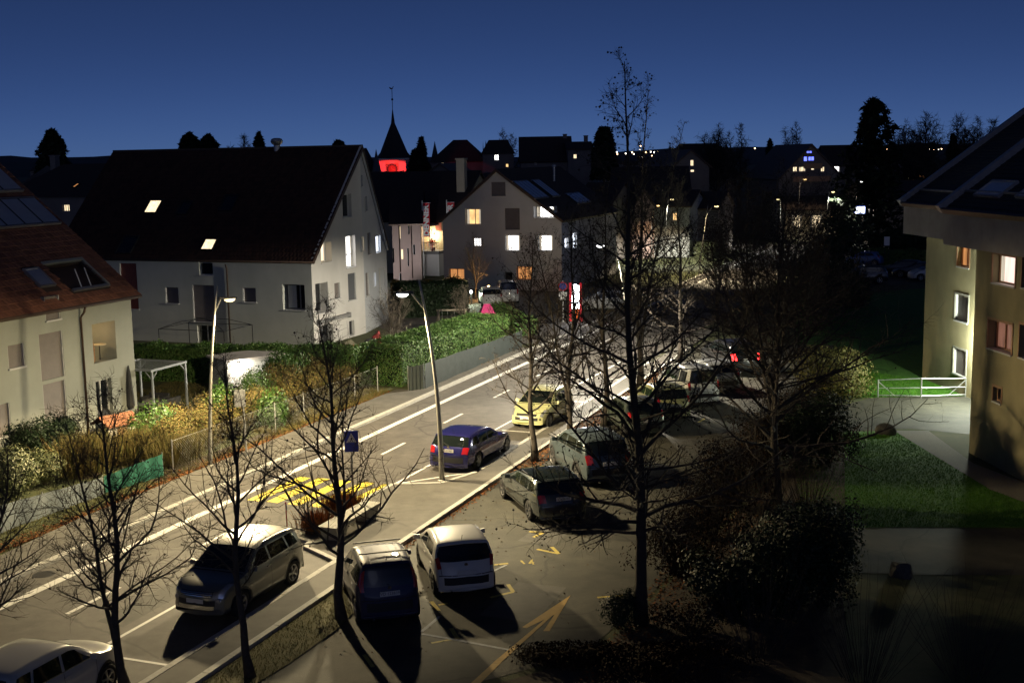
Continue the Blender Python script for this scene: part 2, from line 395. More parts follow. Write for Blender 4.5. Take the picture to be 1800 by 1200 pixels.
# car park and the grounds to the right
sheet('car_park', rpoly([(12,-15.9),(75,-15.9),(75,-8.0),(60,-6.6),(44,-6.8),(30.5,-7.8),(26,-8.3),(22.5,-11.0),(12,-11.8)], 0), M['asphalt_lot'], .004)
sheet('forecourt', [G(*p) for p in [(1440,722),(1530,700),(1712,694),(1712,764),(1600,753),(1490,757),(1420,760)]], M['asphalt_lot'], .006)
sheet('footpath', [G(*p) for p in [(1572,757),(1632,757),(1712,815),(1860,870),(1860,905),(1740,860)]], M['gravel'], .010)
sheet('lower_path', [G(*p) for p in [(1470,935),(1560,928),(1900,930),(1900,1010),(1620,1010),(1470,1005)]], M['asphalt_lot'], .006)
sheet('lawn', [G(*p) for p in [(1400,765),(1490,758),(1572,757.2),(1740,860),(1860,905),(1860,927),(1560,926),(1400,930)]], M['lawn'], .002)
sheet('far_lawn', [G(*p) for p in [(1400,520),(1660,505),(1720,690),(1530,698),(1400,700)]], M['lawn'], .0025)
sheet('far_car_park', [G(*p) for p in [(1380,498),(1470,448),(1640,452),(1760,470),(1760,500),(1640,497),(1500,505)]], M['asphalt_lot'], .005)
sheet('shop_forecourt', rpoly([(71,-25.0),(105,-25.0),(105,-48),(84,-48),(71,-34)], 0), M['asphalt'], .0045)
sheet('garden_path_soil', rpoly([(36,-27.25),(54,-27.25),(54,-28.4),(36,-28.6)], 0), M['soil'], .002)
# worn lawn in the gardens on the left
sheet('garden_lawn', rpoly([(28,-29),(60,-28.5),(60,-44),(28,-44)], 0), M['grass_ground'], .001)
sheet('verge_bed', rpoly([(12,-15.9),(28.2,-15.9),(26.6,-14.7),(25.4,-14.55),(23.2,-14.6),(22.3,-14.7),(12,-14.6)], 0), M['verge'], .03)
sheet('tree_bed', rpoly([(39.4,-15.9),(66,-15.9),(66,-15.0),(40.2,-15.25)], 0), M['soil'], .03)
sheet('shrub_bed', rpoly([(22.5,-10.6),(26,-8.0),(30.5,-7.6),(44,-6.6),(50,-5.4)], 0) + [G(*p) for p in [(1484,768),(1486,930),(1478,1010),(1500,1260),(860,1260)]], M['soil'], .012)

# painted markings and a painted headlight trail: children of the road or the car park
def stripe(parent, a, b, wd, m, z=.0085, name='line_marking'):
    A = np.array(RP(*a)[:2]); B = np.array(RP(*b)[:2]); t = (B - A) / np.linalg.norm(B - A); q = np.array([-t[1], t[0]]) * wd / 2
    return MB().quad((*(A-q), z), (*(B-q), z), (*(B+q), z), (*(A+q), z)).build(name, m, parent)
cp = bpy.data.objects['car_park']
for i in range(14):
    s = 12.2 + i * 6.0
    if 35 < s < 38: continue
    stripe(road, (s, -21.8), (s + 2.1, -21.8), .13, M['white_paint'], name='centre_dash')
stripe(road, (-8, -23.86), (72, -23.76), .30, M['white_paint'], name='light_trail_strip')  # stands in for the light trail of passing headlights, painted on as colour
stripe(road, (72.1, -23.76), (148, -23.9), .30, M['white_paint'], name='light_trail_strip')  # far stretch of the same painted light trail
stripe(road, (8, -19.5), (30.6, -19.42), .11, M['white_paint'], name='bay_line')
stripe(road, (38.3, -19.32), (66, -18.75), .11, M['white_paint'], name='bay_line')
for s, n0, n1 in ((22.3,-19.45,-17.2),(16.6,-19.45,-17.2),(47.6,-18.8,-17.2),(54.4,-18.8,-17.2),(60.5,-18.8,-17.2)):
    stripe(road, (s, n0), (s, n1), .10, M['white_paint'], name='bay_line', z=.0088)
stripe(road, (38.5, -19.2), (40.8, -17.2), .1, M['white_paint'], name='bay_line', z=.0089)
for a, b in (((444,880),(536,839)),((478,883),(570,841)),((515,887),(608,845)),((553,891),(648,848)),((592,896),(684,852))):
    stripe(road, SN(*a), SN(*b), .48, M['yellow_paint'], z=.0125, name='zebra_stripe')
def gmark(a, b, wd, m, name='bay_mark', z=.009, parent=cp):
    return stripe(parent, SN(*a), SN(*b), wd, m, z, name)
for (a, b, c) in [((758,1057),(771,1073),None),((793,1104),(805,1123),None),((944,965),(982,973),(970,961)),((855,994),(893,990),None),((862,1050),(902,1040),(893,1027)),((1050,1050),(1095,1046),None),((930,934),(955,936),(938,944)),((1120,820),(1150,815),None),((1215,712),(1250,705),None),((1228,742),(1240,735),None)]:
    gmark(a, b, .11, M['old_yellow'])
    if c: gmark(b, c, .11, M['old_yellow'], z=.0094)
gmark((771,1063),(787,1060), .09, M['old_yellow'], z=.0096); gmark((758,1130),(803,1122), .09, M['old_yellow'], z=.0096)
gmark((640,1150),(656,1172), .1, M['old_yellow']); 
gmark((741,1110),(773,1083), .09, M['chalk'], 'chalk_line'); gmark((742,1114),(800,1124), .09, M['chalk'], 'chalk_line', z=.0098); gmark((800,1124),(900,1143), .09, M['chalk'], 'chalk_line', z=.0099); gmark((868,1003),(890,993), .08, M['chalk'], 'chalk_line', z=.0099)
# the bay number 14
gmark((916,985),(922,991), .06, M['old_yellow'], 'bay_number'); gmark((916,985),(918,988), .05, M['old_yellow'], 'bay_number', z=.0093)
gmark((930,990),(936,983), .05, M['old_yellow'], 'bay_number'); gmark((930,990),(939,988), .05, M['old_yellow'], 'bay_number', z=.0093); gmark((934,984),(938,992), .05, M['old_yellow'], 'bay_number', z=.0096)
# big direction arrow
ar = MB()
for pts in ([(1003,1046),(918,1102),(925,1104),(975,1080)], [(1003,1046),(975,1080),(955,1109),(966,1109)], [(964,1083),(972,1081),(880,1165),(866,1165)], [(866,1165.5),(880,1165.5),(830,1215),(812,1215)]):
    ar.poly([(*G(*p)[:2], .0105 + .0003*len(ar.f)) for p in pts])
ar.build('direction_arrow', M['orange_paint'], cp)
# asphalt repairs and grid covers
for k, (s, n, a, b) in enumerate(((27.5,-11.6,2.6,1.5),(33.5,-12.8,1.6,1.2),(24.0,-20.7,3.0,.9))):
    MB().poly(rpoly([(s,n),(s+a,n+.1),(s+a,n+b),(s-.1,n+b)], .0062)).build('asphalt_patch', mat('asphalt_patch', (.055,.052,.047), .8, col2=(.085,.08,.07), scale=3, bump=.3, bscale=80), cp if n > -16 else road)
MB().lathe([(.01,.008),(.3,.008),(.32,.004)], 18, RP(26.5,-24.6)).build('drain_cover', M['dark_metal'], road)

# far hills
def hills(name, Y, prof, m):
    mb = MB(); rows = [[], [], []]
    xs = np.linspace(-700, 2500, 90); px = [p[0] for p in prof]; py = [p[1] for p in prof]
    rg = np.random.default_rng(len(prof)); 
    for x in xs:
        y = np.interp(x, px, py) + rg.normal(0, .9); p = V(x, y, Y)
        rows[0].append((p[0]*.86, Y*.86, -1)); rows[1].append((p[0], p[1], max(1, p[2]))); rows[2].append((p[0]*1.3, Y*1.3, -1))
    mb.grid(rows); return mb.build(name, m, kind='structure', smooth=True)
M['hill'] = mat('hill', (.03,.032,.036), 1, col2=(.045,.046,.05), scale=.02)
hills('far_hills', 3600, [(-700,272),(0,274),(60,277),(150,276),(250,271),(500,275),(900,276),(1040,272),(1120,264),(1220,260),(1330,258),(1420,262),(1500,256),(1620,252),(1800,258),(2500,262)], M['hill'])
hills('near_hills', 1500, [(-700,290),(0,286),(200,288),(500,284),(1000,282),(1300,274),(1500,268),(1700,266),(1800,268),(2500,270)], mat('hill_near', (.02,.022,.02), 1, col2=(.035,.036,.03), scale=.05))
# ================================================================ BUILDINGS
class Fr:
    """a flat frame in a building's own space: origin, ex along, ey up; en points outward"""
    def __init__(s, O, ex, ey=(0,0,1)):
        s.O = Vector(O); s.ex = Vector(ex).normalized(); s.ey = Vector(ey).normalized(); s.en = s.ex.cross(s.ey)
    def P(s, u, w_, dep=0.0): return s.O + s.ex*u + s.ey*w_ - s.en*dep
class Bld:
    def __init__(s, name, label, cat, A, dr, group=None, z=0.0):
        s.yaw = math.atan2(dr[1], dr[0]); s.A = np.array([A[0], A[1], z])
        s.root = thing(name, label, cat, (A[0], A[1], z), s.yaw, group)
        s.Mx = Matrix.Translation(Vector(s.A)) @ Matrix.Rotation(s.yaw, 4, 'Z')
    def uw(s, fr, px, py):
        O = s.Mx @ fr.O; n_ = s.Mx.to_3x3() @ fr.en
        p = Vector(on_plane(px, py, np.array(O), np.array(n_))); q = s.Mx.inverted() @ p - fr.O
        return q.dot(fr.ex), q.dot(fr.ey)
    def rect(s, fr, x0, y0, x1, y1):
        xm, ym = (x0+x1)/2, (y0+y1)/2
        return (s.uw(fr, x0, ym)[0], s.uw(fr, x1, ym)[0], s.uw(fr, xm, y1)[1], s.uw(fr, xm, y0)[1])
def wall(b, fr, poly, holes=(), m=None, name='wall', rev=None):
    """a wall sheet with real openings and their reveals; holes = [(u0,u1,w0,w1,depth)]"""
    bm = bmesh.new()
    us = sorted({p[0] for p in poly} | {h[0] for h in holes} | {h[1] for h in holes})
    ws = sorted({p[1] for p in poly} | {h[2] for h in holes} | {h[3] for h in holes})
    for i in range(len(us)-1):
        for j in range(len(ws)-1):
            um, wm = (us[i]+us[i+1])/2, (ws[j]+ws[j+1])/2
            if any(h[0] < um < h[1] and h[2] < wm < h[3] for h in holes): continue
            bm.faces.new([bm.verts.new((us[a], ws[c], 0)) for a, c in ((i,j),(i+1,j),(i+1,j+1),(i,j+1))])
    bmesh.ops.remove_doubles(bm, verts=bm.verts, dist=1e-5)
    n = len(poly); area = sum(poly[k][0]*poly[(k+1) % n][1] - poly[(k+1) % n][0]*poly[k][1] for k in range(n))
    for k in range(n):
        a = Vector((*poly[k], 0)); c = Vector((*poly[(k+1) % n], 0)); t = c - a
        nn = Vector((t.y, -t.x, 0)) * (1 if area > 0 else -1)
        bmesh.ops.bisect_plane(bm, geom=bm.verts[:]+bm.edges[:]+bm.faces[:], plane_co=a, plane_no=nn, clear_outer=True, dist=1e-5)
    mb = MB()
    bm.verts.index_update()
    mb.v = [tuple(fr.P(v.co.x, v.co.y)) for v in bm.verts]; mb.f = [tuple(v.index for v in f.verts) for f in bm.faces]
    bm.free()
    for (u0,u1,w0,w1,d) in holes:
        for (p,q) in (((u0,w0),(u1,w0)),((u1,w0),(u1,w1)),((u1,w1),(u0,w1)),((u0,w1),(u0,w0))):
            mb.quad(fr.P(*p), fr.P(*q), fr.P(*q, d), fr.P(*p, d))
    return mb.build(name, m, b.root)
def fbox(fr, u0, u1, w0, w1, d0, d1):
    return [fr.P(u0,w0,d1), fr.P(u1,w0,d1), fr.P(u1,w0,d0), fr.P(u0,w0,d0), fr.P(u0,w1,d1), fr.P(u1,w1,d1), fr.P(u1,w1,d0), fr.P(u0,w1,d0)]
def window(b, fr, h, kind='glass', mull=(.5,), fm=None, sill=True, name='window', cross=()):
    u0,u1,w0,w1,d = h; fm = fm or M['frame_white']; t = min(.07, (u1-u0)*.12)
    mb = MB()
    for q in ((u0,u1,w0,w0+t),(u0,u1,w1-t,w1),(u0,u0+t,w0+t,w1-t),(u1-t,u1,w0+t,w1-t)): mb.hexa(fbox(fr, *q, d-.06, d+.02))
    for f in mull: mb.hexa(fbox(fr, u0+(u1-u0)*f-t*.45, u0+(u1-u0)*f+t*.45, w0+t, w1-t, d-.055, d+.02))
    for f in cross: mb.hexa(fbox(fr, u0+t, u1-t, w0+(w1-w0)*f-t*.4, w0+(w1-w0)*f+t*.4, d-.05, d+.02))
    o = mb.build(name, fm, b.root)
    cuts = [u0+t*.8] + [u0+(u1-u0)*f for f in mull] + [u1-t*.8]
    for a, c in zip(cuts[:-1], cuts[1:]):
        MB().quad(fr.P(a,w0+t*.8,d), fr.P(c,w0+t*.8,d), fr.P(c,w1-t*.8,d), fr.P(a,w1-t*.8,d)).build('pane', M[kind], o)
    if kind in ('lit_white','lit_soft','lit_warm','lit_pinkish') and (u1-u0) > .8:      # drawn-back curtains
        for a, c in ((u0+t, u0+(u1-u0)*.2), (u1-(u1-u0)*.17, u1-t)):
            MB().grid([[fr.P(a+(c-a)*i/8, z, d-.012+.008*math.sin(i*1.9)) for i in range(9)] for z in (w0+t, w1-t)]).build('curtain', M['curtain_lit'], o)
    if sill: MB().hexa(fbox(fr, u0-.03, u1+.03, w0-.05, w0+.012, -.05, d-.06)).build('sill', M['sill'], o)
    return o
def blind(b, fr, h, m=None, frac=1.0, step=.09, name='window_blind', sill=True):
    u0,u1,w0,w1,d = h; mb = MB(); m = m or M['blind']
    n = max(3, int((w1-w0)*frac/step)); st = (w1-w0)*frac/n
    for i in range(n):
        z = w1 - (i+1)*st
        mb.quad(fr.P(u0+.02,z,d*.45), fr.P(u1-.02,z,d*.45), fr.P(u1-.02,z+st*.93,d*.45+.035), fr.P(u0+.02,z+st*.93,d*.45+.035))
    o = mb.build(name, m, b.root)
    MB().hexa(fbox(fr, u0, u0+.035, w0, w1, .02, d*.45+.06)).build('guide_rail', M['sill'], o); MB().hexa(fbox(fr, u1-.035, u1, w0, w1, .02, d*.45+.06)).build('guide_rail', M['sill'], o)
    MB().quad(fr.P(u0,w0,d), fr.P(u1,w0,d), fr.P(u1,w1,d), fr.P(u0,w1,d)).build('pane', M['glass'], o)
    if sill: MB().hexa(fbox(fr, u0-.04, u1+.04, w0-.06, w0+.012, -.06, d*.4)).build('sill', M['sill'], o)
    return o
def roof(b, fr, u0, u1, w0, w1, m, th=.2, holes=(), name='roof'):
    o = wall(b, fr, [(u0,w0),(u1,w0),(u1,w1),(u0,w1)], [(*h[:4], h[4]) for h in holes], m, name)
    mb = MB()
    mb.quad(fr.P(u0,w0), fr.P(u0,w1), fr.P(u0,w1,th), fr.P(u0,w0,th)); mb.quad(fr.P(u1,w0), fr.P(u1,w0,th), fr.P(u1,w1,th), fr.P(u1,w1))
    mb.quad(fr.P(u0,w0), fr.P(u0,w0,th), fr.P(u1,w0,th), fr.P(u1,w0)); mb.quad(fr.P(u0,w0,th), fr.P(u0,w1,th), fr.P(u1,w1,th), fr.P(u1,w0,th))
    mb.build('roof_edge', M['gutter'], o); return o
def tiles(o, fr, u0, u1, w0, w1, m, tw=.24, tl=.33, skip=(), seed=1, th=.022):
    """overlapping roof tiles, each a curved piece of real relief, joined"""
    rg = random.Random(seed); mb = MB(); j = 0; w_ = w0
    while w_ + tl*.5 < w1:
        off = (tw/2 if j % 2 else 0); u = u0 - off
        while u < u1:
            a, c = max(u, u0), min(u+tw-.008, u1)
            if c - a > .03 and not any(s[0]-.02 < (a+c)/2 < s[1]+.02 and s[2]-.2 < w_+tl*.4 < s[3]+.02 for s in skip):
                h = th + rg.uniform(-.004, .006); we = min(w_+tl+.03, w1)
                mid = (a+c)/2
                P = [[fr.P(a,w_,-h*.9-.012), fr.P(mid,w_,-h-.03), fr.P(c,w_,-h*.9-.012)], [fr.P(a,we,-.006), fr.P(mid,we,-.018), fr.P(c,we,-.006)]]
                mb.grid(P); k = len(mb.v)
                mb.v += [tuple(fr.P(a,w_,0)), tuple(fr.P(c,w_,0))]; mb.f.append((k, k+1, k-4, k-5, k-6))
            u += tw
        w_ += tl; j += 1
    return mb.build('roof_tiles', m, o, kind='stuff')
def skylight(o, fr, h, kind='glass', fm=None):
    u0,u1,w0,w1 = h[:4]; t = .07; mb = MB()
    for q in ((u0,u1,w0,w0+t),(u0,u1,w1-t,w1),(u0,u0+t,w0+t,w1-t),(u1-t,u1,w0+t,w1-t)): mb.hexa(fbox(fr, *q, -.12, .02))
    s = mb.build('skylight', fm or M['frame_grey'], o)
    MB().quad(fr.P(u0+t*.8,w0+t*.8,-.08), fr.P(u1-t*.8,w0+t*.8,-.08), fr.P(u1-t*.8,w1-t*.8,-.08), fr.P(u0+t*.8,w1-t*.8,-.08)).build('pane', M[kind], s); return s
def solar_row(o, fr, u0, u1, w0, w1, n):
    st = (u1-u0)/n
    for i in range(n):
        a, c = u0+i*st+.02, u0+(i+1)*st-.02
        p = MB().hexa(fbox(fr, a, c, w0, w1, -.13, -.05)).build('solar_panel', M['dark_metal'], o)
        MB().quad(*[fr.P(x, y, -.134) for x, y in ((a+.03,w0+.03),(c-.03,w0+.03),(c-.03,w1-.03),(a+.03,w1-.03))]).build('solar_glass', M['solar'], p)
    MB().hexa(fbox(fr, u0, u1, w0-.1, w0-.03, -.16, -.03)).hexa(fbox(fr, u0, u1, w1+.03, w1+.08, -.14, -.03)).build('panel_rail', M['zinc'], o)
def downpipe(b, pts, m=None, r=.05): return MB().tube(pts, [r]*len(pts), 8).build('downpipe', m or M['gutter'], b.root, smooth=True)

# ---- house at the left edge -------------------------------------------------
A1 = G(243, 735); h1 = Bld('tiled_house', 'cream plaster house with red tiled roof and solar panels at the left edge', 'house', A1, RD)
fr = Fr((0,0,0), (1,0,0)); EH = 5.9
H1 = {k: (*h1.rect(fr, *v), dp) for k, v, dp in (('sm',(14,605,43,646),.2),('tall',(70,584,112,666),.2),('tall2',(77,671,117,745),.2),('up',(79,520,105,562),.2),('log',(163,566,204,635),1.3),('door',(170,666,198,738),.25),('bl',(-25,712,19,770),.2))}
wall(h1, fr, [(-16,0),(0,0),(0,EH+.02),(-16,EH+.02)], list(H1.values()), M['plaster_cream'])
for k in ('sm','tall','tall2','up','bl'): blind(h1, fr, H1[k], sill=(k != 'tall'))
window(h1, fr, H1['door'], 'glass', (.5,), M['frame_white'], name='glass_door')
# the loggia: warm room wall, glass, a chair and a table in it
L = H1['log']; lg = MB().quad(fr.P(L[0],L[2],L[4]), fr.P(L[1],L[2],L[4]), fr.P(L[1],L[3],L[4]), fr.P(L[0],L[3],L[4])).build('loggia_back', M['plaster_sand'], h1.root)
MB().hexa(fbox(fr, L[0]+.02, L[0]+(L[1]-L[0])*.33, L[2]+.02, L[3]-.02, L[4]-.08, L[4]-.02)).build('timber_panel', M['frame_wood'], lg)
MB().hexa(fbox(fr, L[0]+(L[1]-L[0])*.36, L[0]+(L[1]-L[0])*.66, L[2]+.75, L[3]-.03, L[4]-.07, L[4]-.02)).build('pane', M['glass'], lg)
ch = thing('garden_chair', 'light wooden armchair standing in the lit loggia of the left house', 'chair', tuple(h1.Mx @ fr.P(L[0]+.35, L[2], .55)), h1.yaw+2.2)
MB().box(-.24,.24,-.24,.24,.40,.44).build('seat', M['frame_wood'], ch); MB().box(-.24,.24,.2,.24,.5,.9).build('backrest', M['frame_wood'], ch)
for sx in (-.22,.22):
    for sy in (-.22,.22): MB().box(sx-.02,sx+.02,sy-.02,sy+.02,0,.6 if sy < 0 else .88).build('leg', M['frame_wood'], ch)
    MB().box(sx-.02,sx+.02,-.22,.22,.58,.61).build('armrest', M['frame_wood'], ch)
tb = thing('bistro_table', 'small round pale table beside the chair in the lit loggia', 'table', tuple(h1.Mx @ fr.P(L[0]+1.0, L[2], .5)))
MB().lathe([(.01,.70),(.3,.70),(.3,.67),(.01,.67)], 16).build('table_top', M['plaster_sand'], tb); MB().bar((0,0,0),(0,0,.68),.025).build('table_leg', M['dark_metal'], tb)
ll = bpy.data.lights.new('loggia_lamp', 'POINT'); ll.energy = 26; ll.color = (1,.66,.32); ll.shadow_soft_size = .08
llo = bpy.data.objects.new('loggia_lamp', ll); COL.objects.link(llo); llo.parent = lg; llo.location = fr.P(L[0]+.5, L[3]-.25, L[4]*.6)
MB().ball(fr.P(L[0]+.5, L[3]-.12, L[4]*.6), .06, 6).build('ceiling_lamp', M['lit_soft'], lg)
# back and end walls, then the roof
wall(h1, Fr((0,0,0),(0,1,0)), [(0,0),(15,0),(15,5.9),(7.5,11.9),(0,5.9)], (), M['plaster_cream'], 'end_wall')
wall(h1, Fr((0,15,0),(-1,0,0)), [(0,0),(16,0),(16,5.9),(0,5.9)], (), M['plaster_cream'], 'back_wall')
sl = math.atan2(11.46-5.95, 6.91); rf = Fr((0,-.35,5.95-.35*math.tan(sl)), (1,0,0), (0,math.cos(sl),math.sin(sl)))
RW = (7.5+.35)/math.cos(sl)
cut = h1.rect(rf, 98, 459, 172, 509); cut = (cut[0], cut[1], cut[2], cut[3], .8)
r1 = roof(h1, rf, -16, .3, 0, RW, M['roof_base'], holes=[cut])
roof(h1, Fr((-16,15.35,5.95-.35*math.tan(sl)), (1,0,0), (0,-math.cos(sl),math.sin(sl))), 0, 16.3, 0, RW, M['roof_far'], name='back_roof')
sk1 = h1.rect(rf, 52, 472, 84, 507)
tiles(r1, rf, -9.5, .3, 0, RW, M['tile_red'], skip=[cut, sk1])
skylight(r1, rf, sk1, 'solar', M['zinc'])
q0 = h1.uw(rf, 104, 393); q1 = h1.uw(rf, 40, 352); q2 = h1.uw(rf, 0, 393)
solar_row(r1, rf, q0[0]-6.6, q0[0]+.0, q0[1], q1[1], 6)
q3 = h1.uw(rf, 38, 336); solar_row(r1, rf, q3[0]-6, q3[0], q3[1], q3[1]+1.9, 5)
# roof terrace: floor, light rim, two posts and a glass front
tr = MB().quad(rf.P(cut[0],cut[2],.8), rf.P(cut[1],cut[2],.8), rf.P(cut[1],cut[3],.8), rf.P(cut[0],cut[3],.8)).build('terrace_floor', M['plaster_grey'], r1)
MB().hexa(fbox(rf, cut[0]-.12, cut[1]+.12, cut[3], cut[3]+.16, -.07, .06)).hexa(fbox(rf, cut[1], cut[1]+.1, cut[2], cut[3], -.07, .06)).build('terrace_rim', M['plaster_cream'], tr)
for f in (.36,.62): MB().bar(rf.P(cut[0]+(cut[1]-cut[0])*f, cut[2]+.12, .1), rf.P(cut[0]+(cut[1]-cut[0])*f, cut[2]+.9, -.35), .025).build('terrace_post', M['white_metal'], tr)
MB().hexa(fbox(rf, cut[0], cut[1], cut[2]-.12, cut[2]+.02, -.1, .05)).build('terrace_upstand', M['zinc'], tr)
MB().tube([rf.P(-16,-.02,.04), rf.P(.3,-.02,.04)], [.075,.075], 8).build('gutter', M['gutter'], r1, smooth=True)
du, dz_ = h1.uw(fr, 139, 560)
downpipe(h1, [(du,-.36,5.55),(du,-.3,5.35),(du,-.09,5.1),(du,-.09,0)])

# ---- tall steep-gabled house -------------------------------------------------
A2 = G(553, 612); h2 = Bld('gabled_house', 'grey house with very steep dark roof and lit gable windows behind the hedge', 'house', A2, RD)
fg = Fr((0,0,0), (1,0,0)); RZ, EZ, HU = 12.27, 5.45, 6.88
N1 = {k: (*h2.rect(fg, *v), dp) for k, v, dp in (('a',(564,426,583,461),.5),('b',(608,414,625,470),.3),('c',(602,341,618,382),.3),('d',(555,497,577,550),.6),('e',(588,497,598,524),.2),('f',(612,480,626,527),.2),('g',(565,571,586,606),.4),('h',(614,563,623,590),.2))}
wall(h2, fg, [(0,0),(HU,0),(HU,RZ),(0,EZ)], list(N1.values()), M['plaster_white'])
window(h2, fg, N1['a'], 'lit_soft', (), M['frame_white']); window(h2, fg, N1['b'], 'lit_white', (.45,), M['frame_white'], cross=(.4,)); window(h2, fg, N1['c'], 'glass', (.35,)); window(h2, fg, N1['d'], 'glass', (.45,), M['frame_grey'])
blind(h2, fg, N1['e'], step=.11); blind(h2, fg, N1['f'], M['blind_dark']); window(h2, fg, N1['g'], 'glass', (.5,), M['frame_grey'], False); window(h2, fg, N1['h'], 'glass', (), M['frame_grey'])
f2 = Fr((HU,0,0), (math.cos(R(12)),math.sin(R(12)),0)); WL = h2.uw(f2, 679, 440)[0]; WZ = h2.uw(f2, 679, 440)[1]
N2 = {k: (*h2.rect(f2, *v), dp) for k, v, dp in (('a',(634,308,638,328),.2),('b',(641,345,646,371),.2),('c',(635,416,640,441),.25),('d',(646,409,652,447),.2),('e',(661,414,669,444),.2),('f',(643,479,649,520),.2),('g',(657,479,661,503),.2),('h',(667,470,676,545),.35))}
wall(h2, f2, [(0,0),(WL,0),(WL,WZ),(0,RZ)], list(N2.values()), M['plaster_blue'], 'angled_wall')  # bluish, darker plaster puts the shade of this turned-away half into its colour
window(h2, f2, N2['a'], 'glass', ()); window(h2, f2, N2['b'], 'glass', ()); window(h2, f2, N2['c'], 'lit_soft', ()); blind(h2, f2, N2['d'], step=.12); window(h2, f2, N2['e'], 'lit_cool', ()); blind(h2, f2, N2['f'], step=.12); window(h2, f2, N2['g'], 'lit_cool', (.5,)); window(h2, f2, N2['h'], 'glass', (.4,))
HL = 19.7
fs = Fr((0,HL,0), (0,-1,0))
N3 = {k: (*h2.rect(fs, *v), dp) for k, v, dp in (('a',(291,505,314,533),.2),('b',(339,501,378,566),.2),('c',(427,506,450,531),.2),('d',(497,500,536,545),.45),('e',(350,461,374,484),.2),('f',(212,463,242,543),.2),('g',(347,571,378,605),.25))}
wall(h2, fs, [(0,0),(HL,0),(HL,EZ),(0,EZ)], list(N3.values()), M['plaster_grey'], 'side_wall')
for k in ('a','c','f'): blind(h2, fs, N3[k], M['shutter_red'] if k == 'f' else M['blind'])
blind(h2, fs, N3['b'], M['blind']); window(h2, fs, N3['d'], 'glass', (.65,), M['frame_grey']); window(h2, fs, N3['e'], 'glass', (), M['frame_white']); window(h2, fs, N3['g'], 'glass', (.5,), M['frame_white'], False)
D = N3['d']; MB().grid([[fs.P(D[0]+.15+(D[1]-D[0])*.4*i/18, z, D[4]-.05+.03*math.sin(i*1.7)) for i in range(19)] for z in (D[2]+.1, D[3]-.1)]).build('curtain', M['sill'], h2.root, smooth=True)
# roof towards the camera and its far slope
s2 = math.atan2(RZ-EZ, HU); c2, n2 = math.cos(s2), math.sin(s2); ov = .25
rf2 = Fr((-ov*c2, HL+.2, EZ-ov*n2+.14), (0,-1,0), (c2,0,n2)); W2 = HU/c2 + ov
sks = [h2.rect(rf2, 259, 353, 281, 376), h2.rect(rf2, 357, 421, 379, 441), h2.rect(rf2, 211, 416, 238, 447), h2.rect(rf2, 390, 344, 415, 372), h2.rect(rf2, 315, 355, 335, 378)]
r2 = roof(h2, rf2, 0, HL+.45, 0, W2, M['roof_base'])
tiles(r2, rf2, 0, HL+.45, 0, W2, M['tile_dark'], .27, .36, sks)
for i, k in enumerate(sks): skylight(r2, rf2, k, 'lit_soft' if i < 2 else 'glass', M['dark_metal'])
e2 = f2.P(WL, WZ); rb = MB(); top0 = Vector((HU,-.25,RZ+.1)); top1 = Vector((HU,HL+.2,RZ+.1)); lo0 = Vector((e2.x+.1, e2.y-.2, WZ+.05)); lo1 = Vector((e2.x+.1+3, HL+.2, WZ+.05))
rb.hexa([lo0, lo1, top1, top0, lo0+Vector((0,0,.18)), lo1+Vector((0,0,.18)), top1+Vector((0,0,.18)), top0+Vector((0,0,.18))]).build('far_roof_slope', M['roof_far'], h2.root)
MB().beam(fg.P(-.1,EZ-.04,-.1), fg.P(HU,RZ+.12,-.1), .12, .16).build('verge_board', M['plaster_white'], r2)
MB().beam(f2.P(0,RZ+.12,-.1), f2.P(WL,WZ+.02,-.1), .12, .14).build('verge_board', M['plaster_blue'], r2)  # same shade-tinted plaster colour as the angled wall
wall(h2, Fr((13,0,0),(0,1,0)), [(1.5,0),(HL,0),(HL,5),(1.5,5)], (), M['plaster_grey'], 'back_wall')
wall(h2, Fr((13,HL,0),(-1,0,0)), [(0,0),(13,0),(13,EZ),(13-HU,RZ),(0,5)], (), M['plaster_grey'], 'end_wall')
MB().tube([rf2.P(0,.0,.05), rf2.P(HL+.45,.0,.05)], [.07,.07], 8).build('gutter', M['gutter'], r2, smooth=True)
for px in (402, 172): 
    uu = h2.uw(fs, px, 520)[0]; downpipe(h2, [fs.P(uu,EZ-.3,-.2), fs.P(uu,EZ-.55,-.08), fs.P(uu,0,-.08)])
cu = h2.uw(Fr((HU,HL,0),(0,-1,0)), 487, 262)[0]; cy = HL - cu
ck = MB().lathe([(.22,RZ-.6),(.22,RZ+.35),(.2,RZ+.36),(.36,RZ+.48),(.42,RZ+.62),(.36,RZ+.78),(.2,RZ+.84),(.01,RZ+.85)], 14, (HU,cy,0)).build('flue', M['zinc'], r2, smooth=False)
# awning cassette on the gable
a0 = h2.uw(fg, 556, 566); a1 = h2.uw(fg, 611, 553); aw = MB().hexa(fbox(fg, a0[0], a1[0], (a0[1]+a1[1])/2-.1, (a0[1]+a1[1])/2+.1, -.28, -.02)).build('awning_cassette', M['frame_grey'], h2.root)
for f in (.02,.98): MB().hexa(fbox(fg, a0[0]+(a1[0]-a0[0])*f-.05, a0[0]+(a1[0]-a0[0])*f+.05, (a0[1]+a1[1])/2-.18, (a0[1]+a1[1])/2+.16, -.3, -.0)).build('awning_bracket', M['frame_grey'], aw)

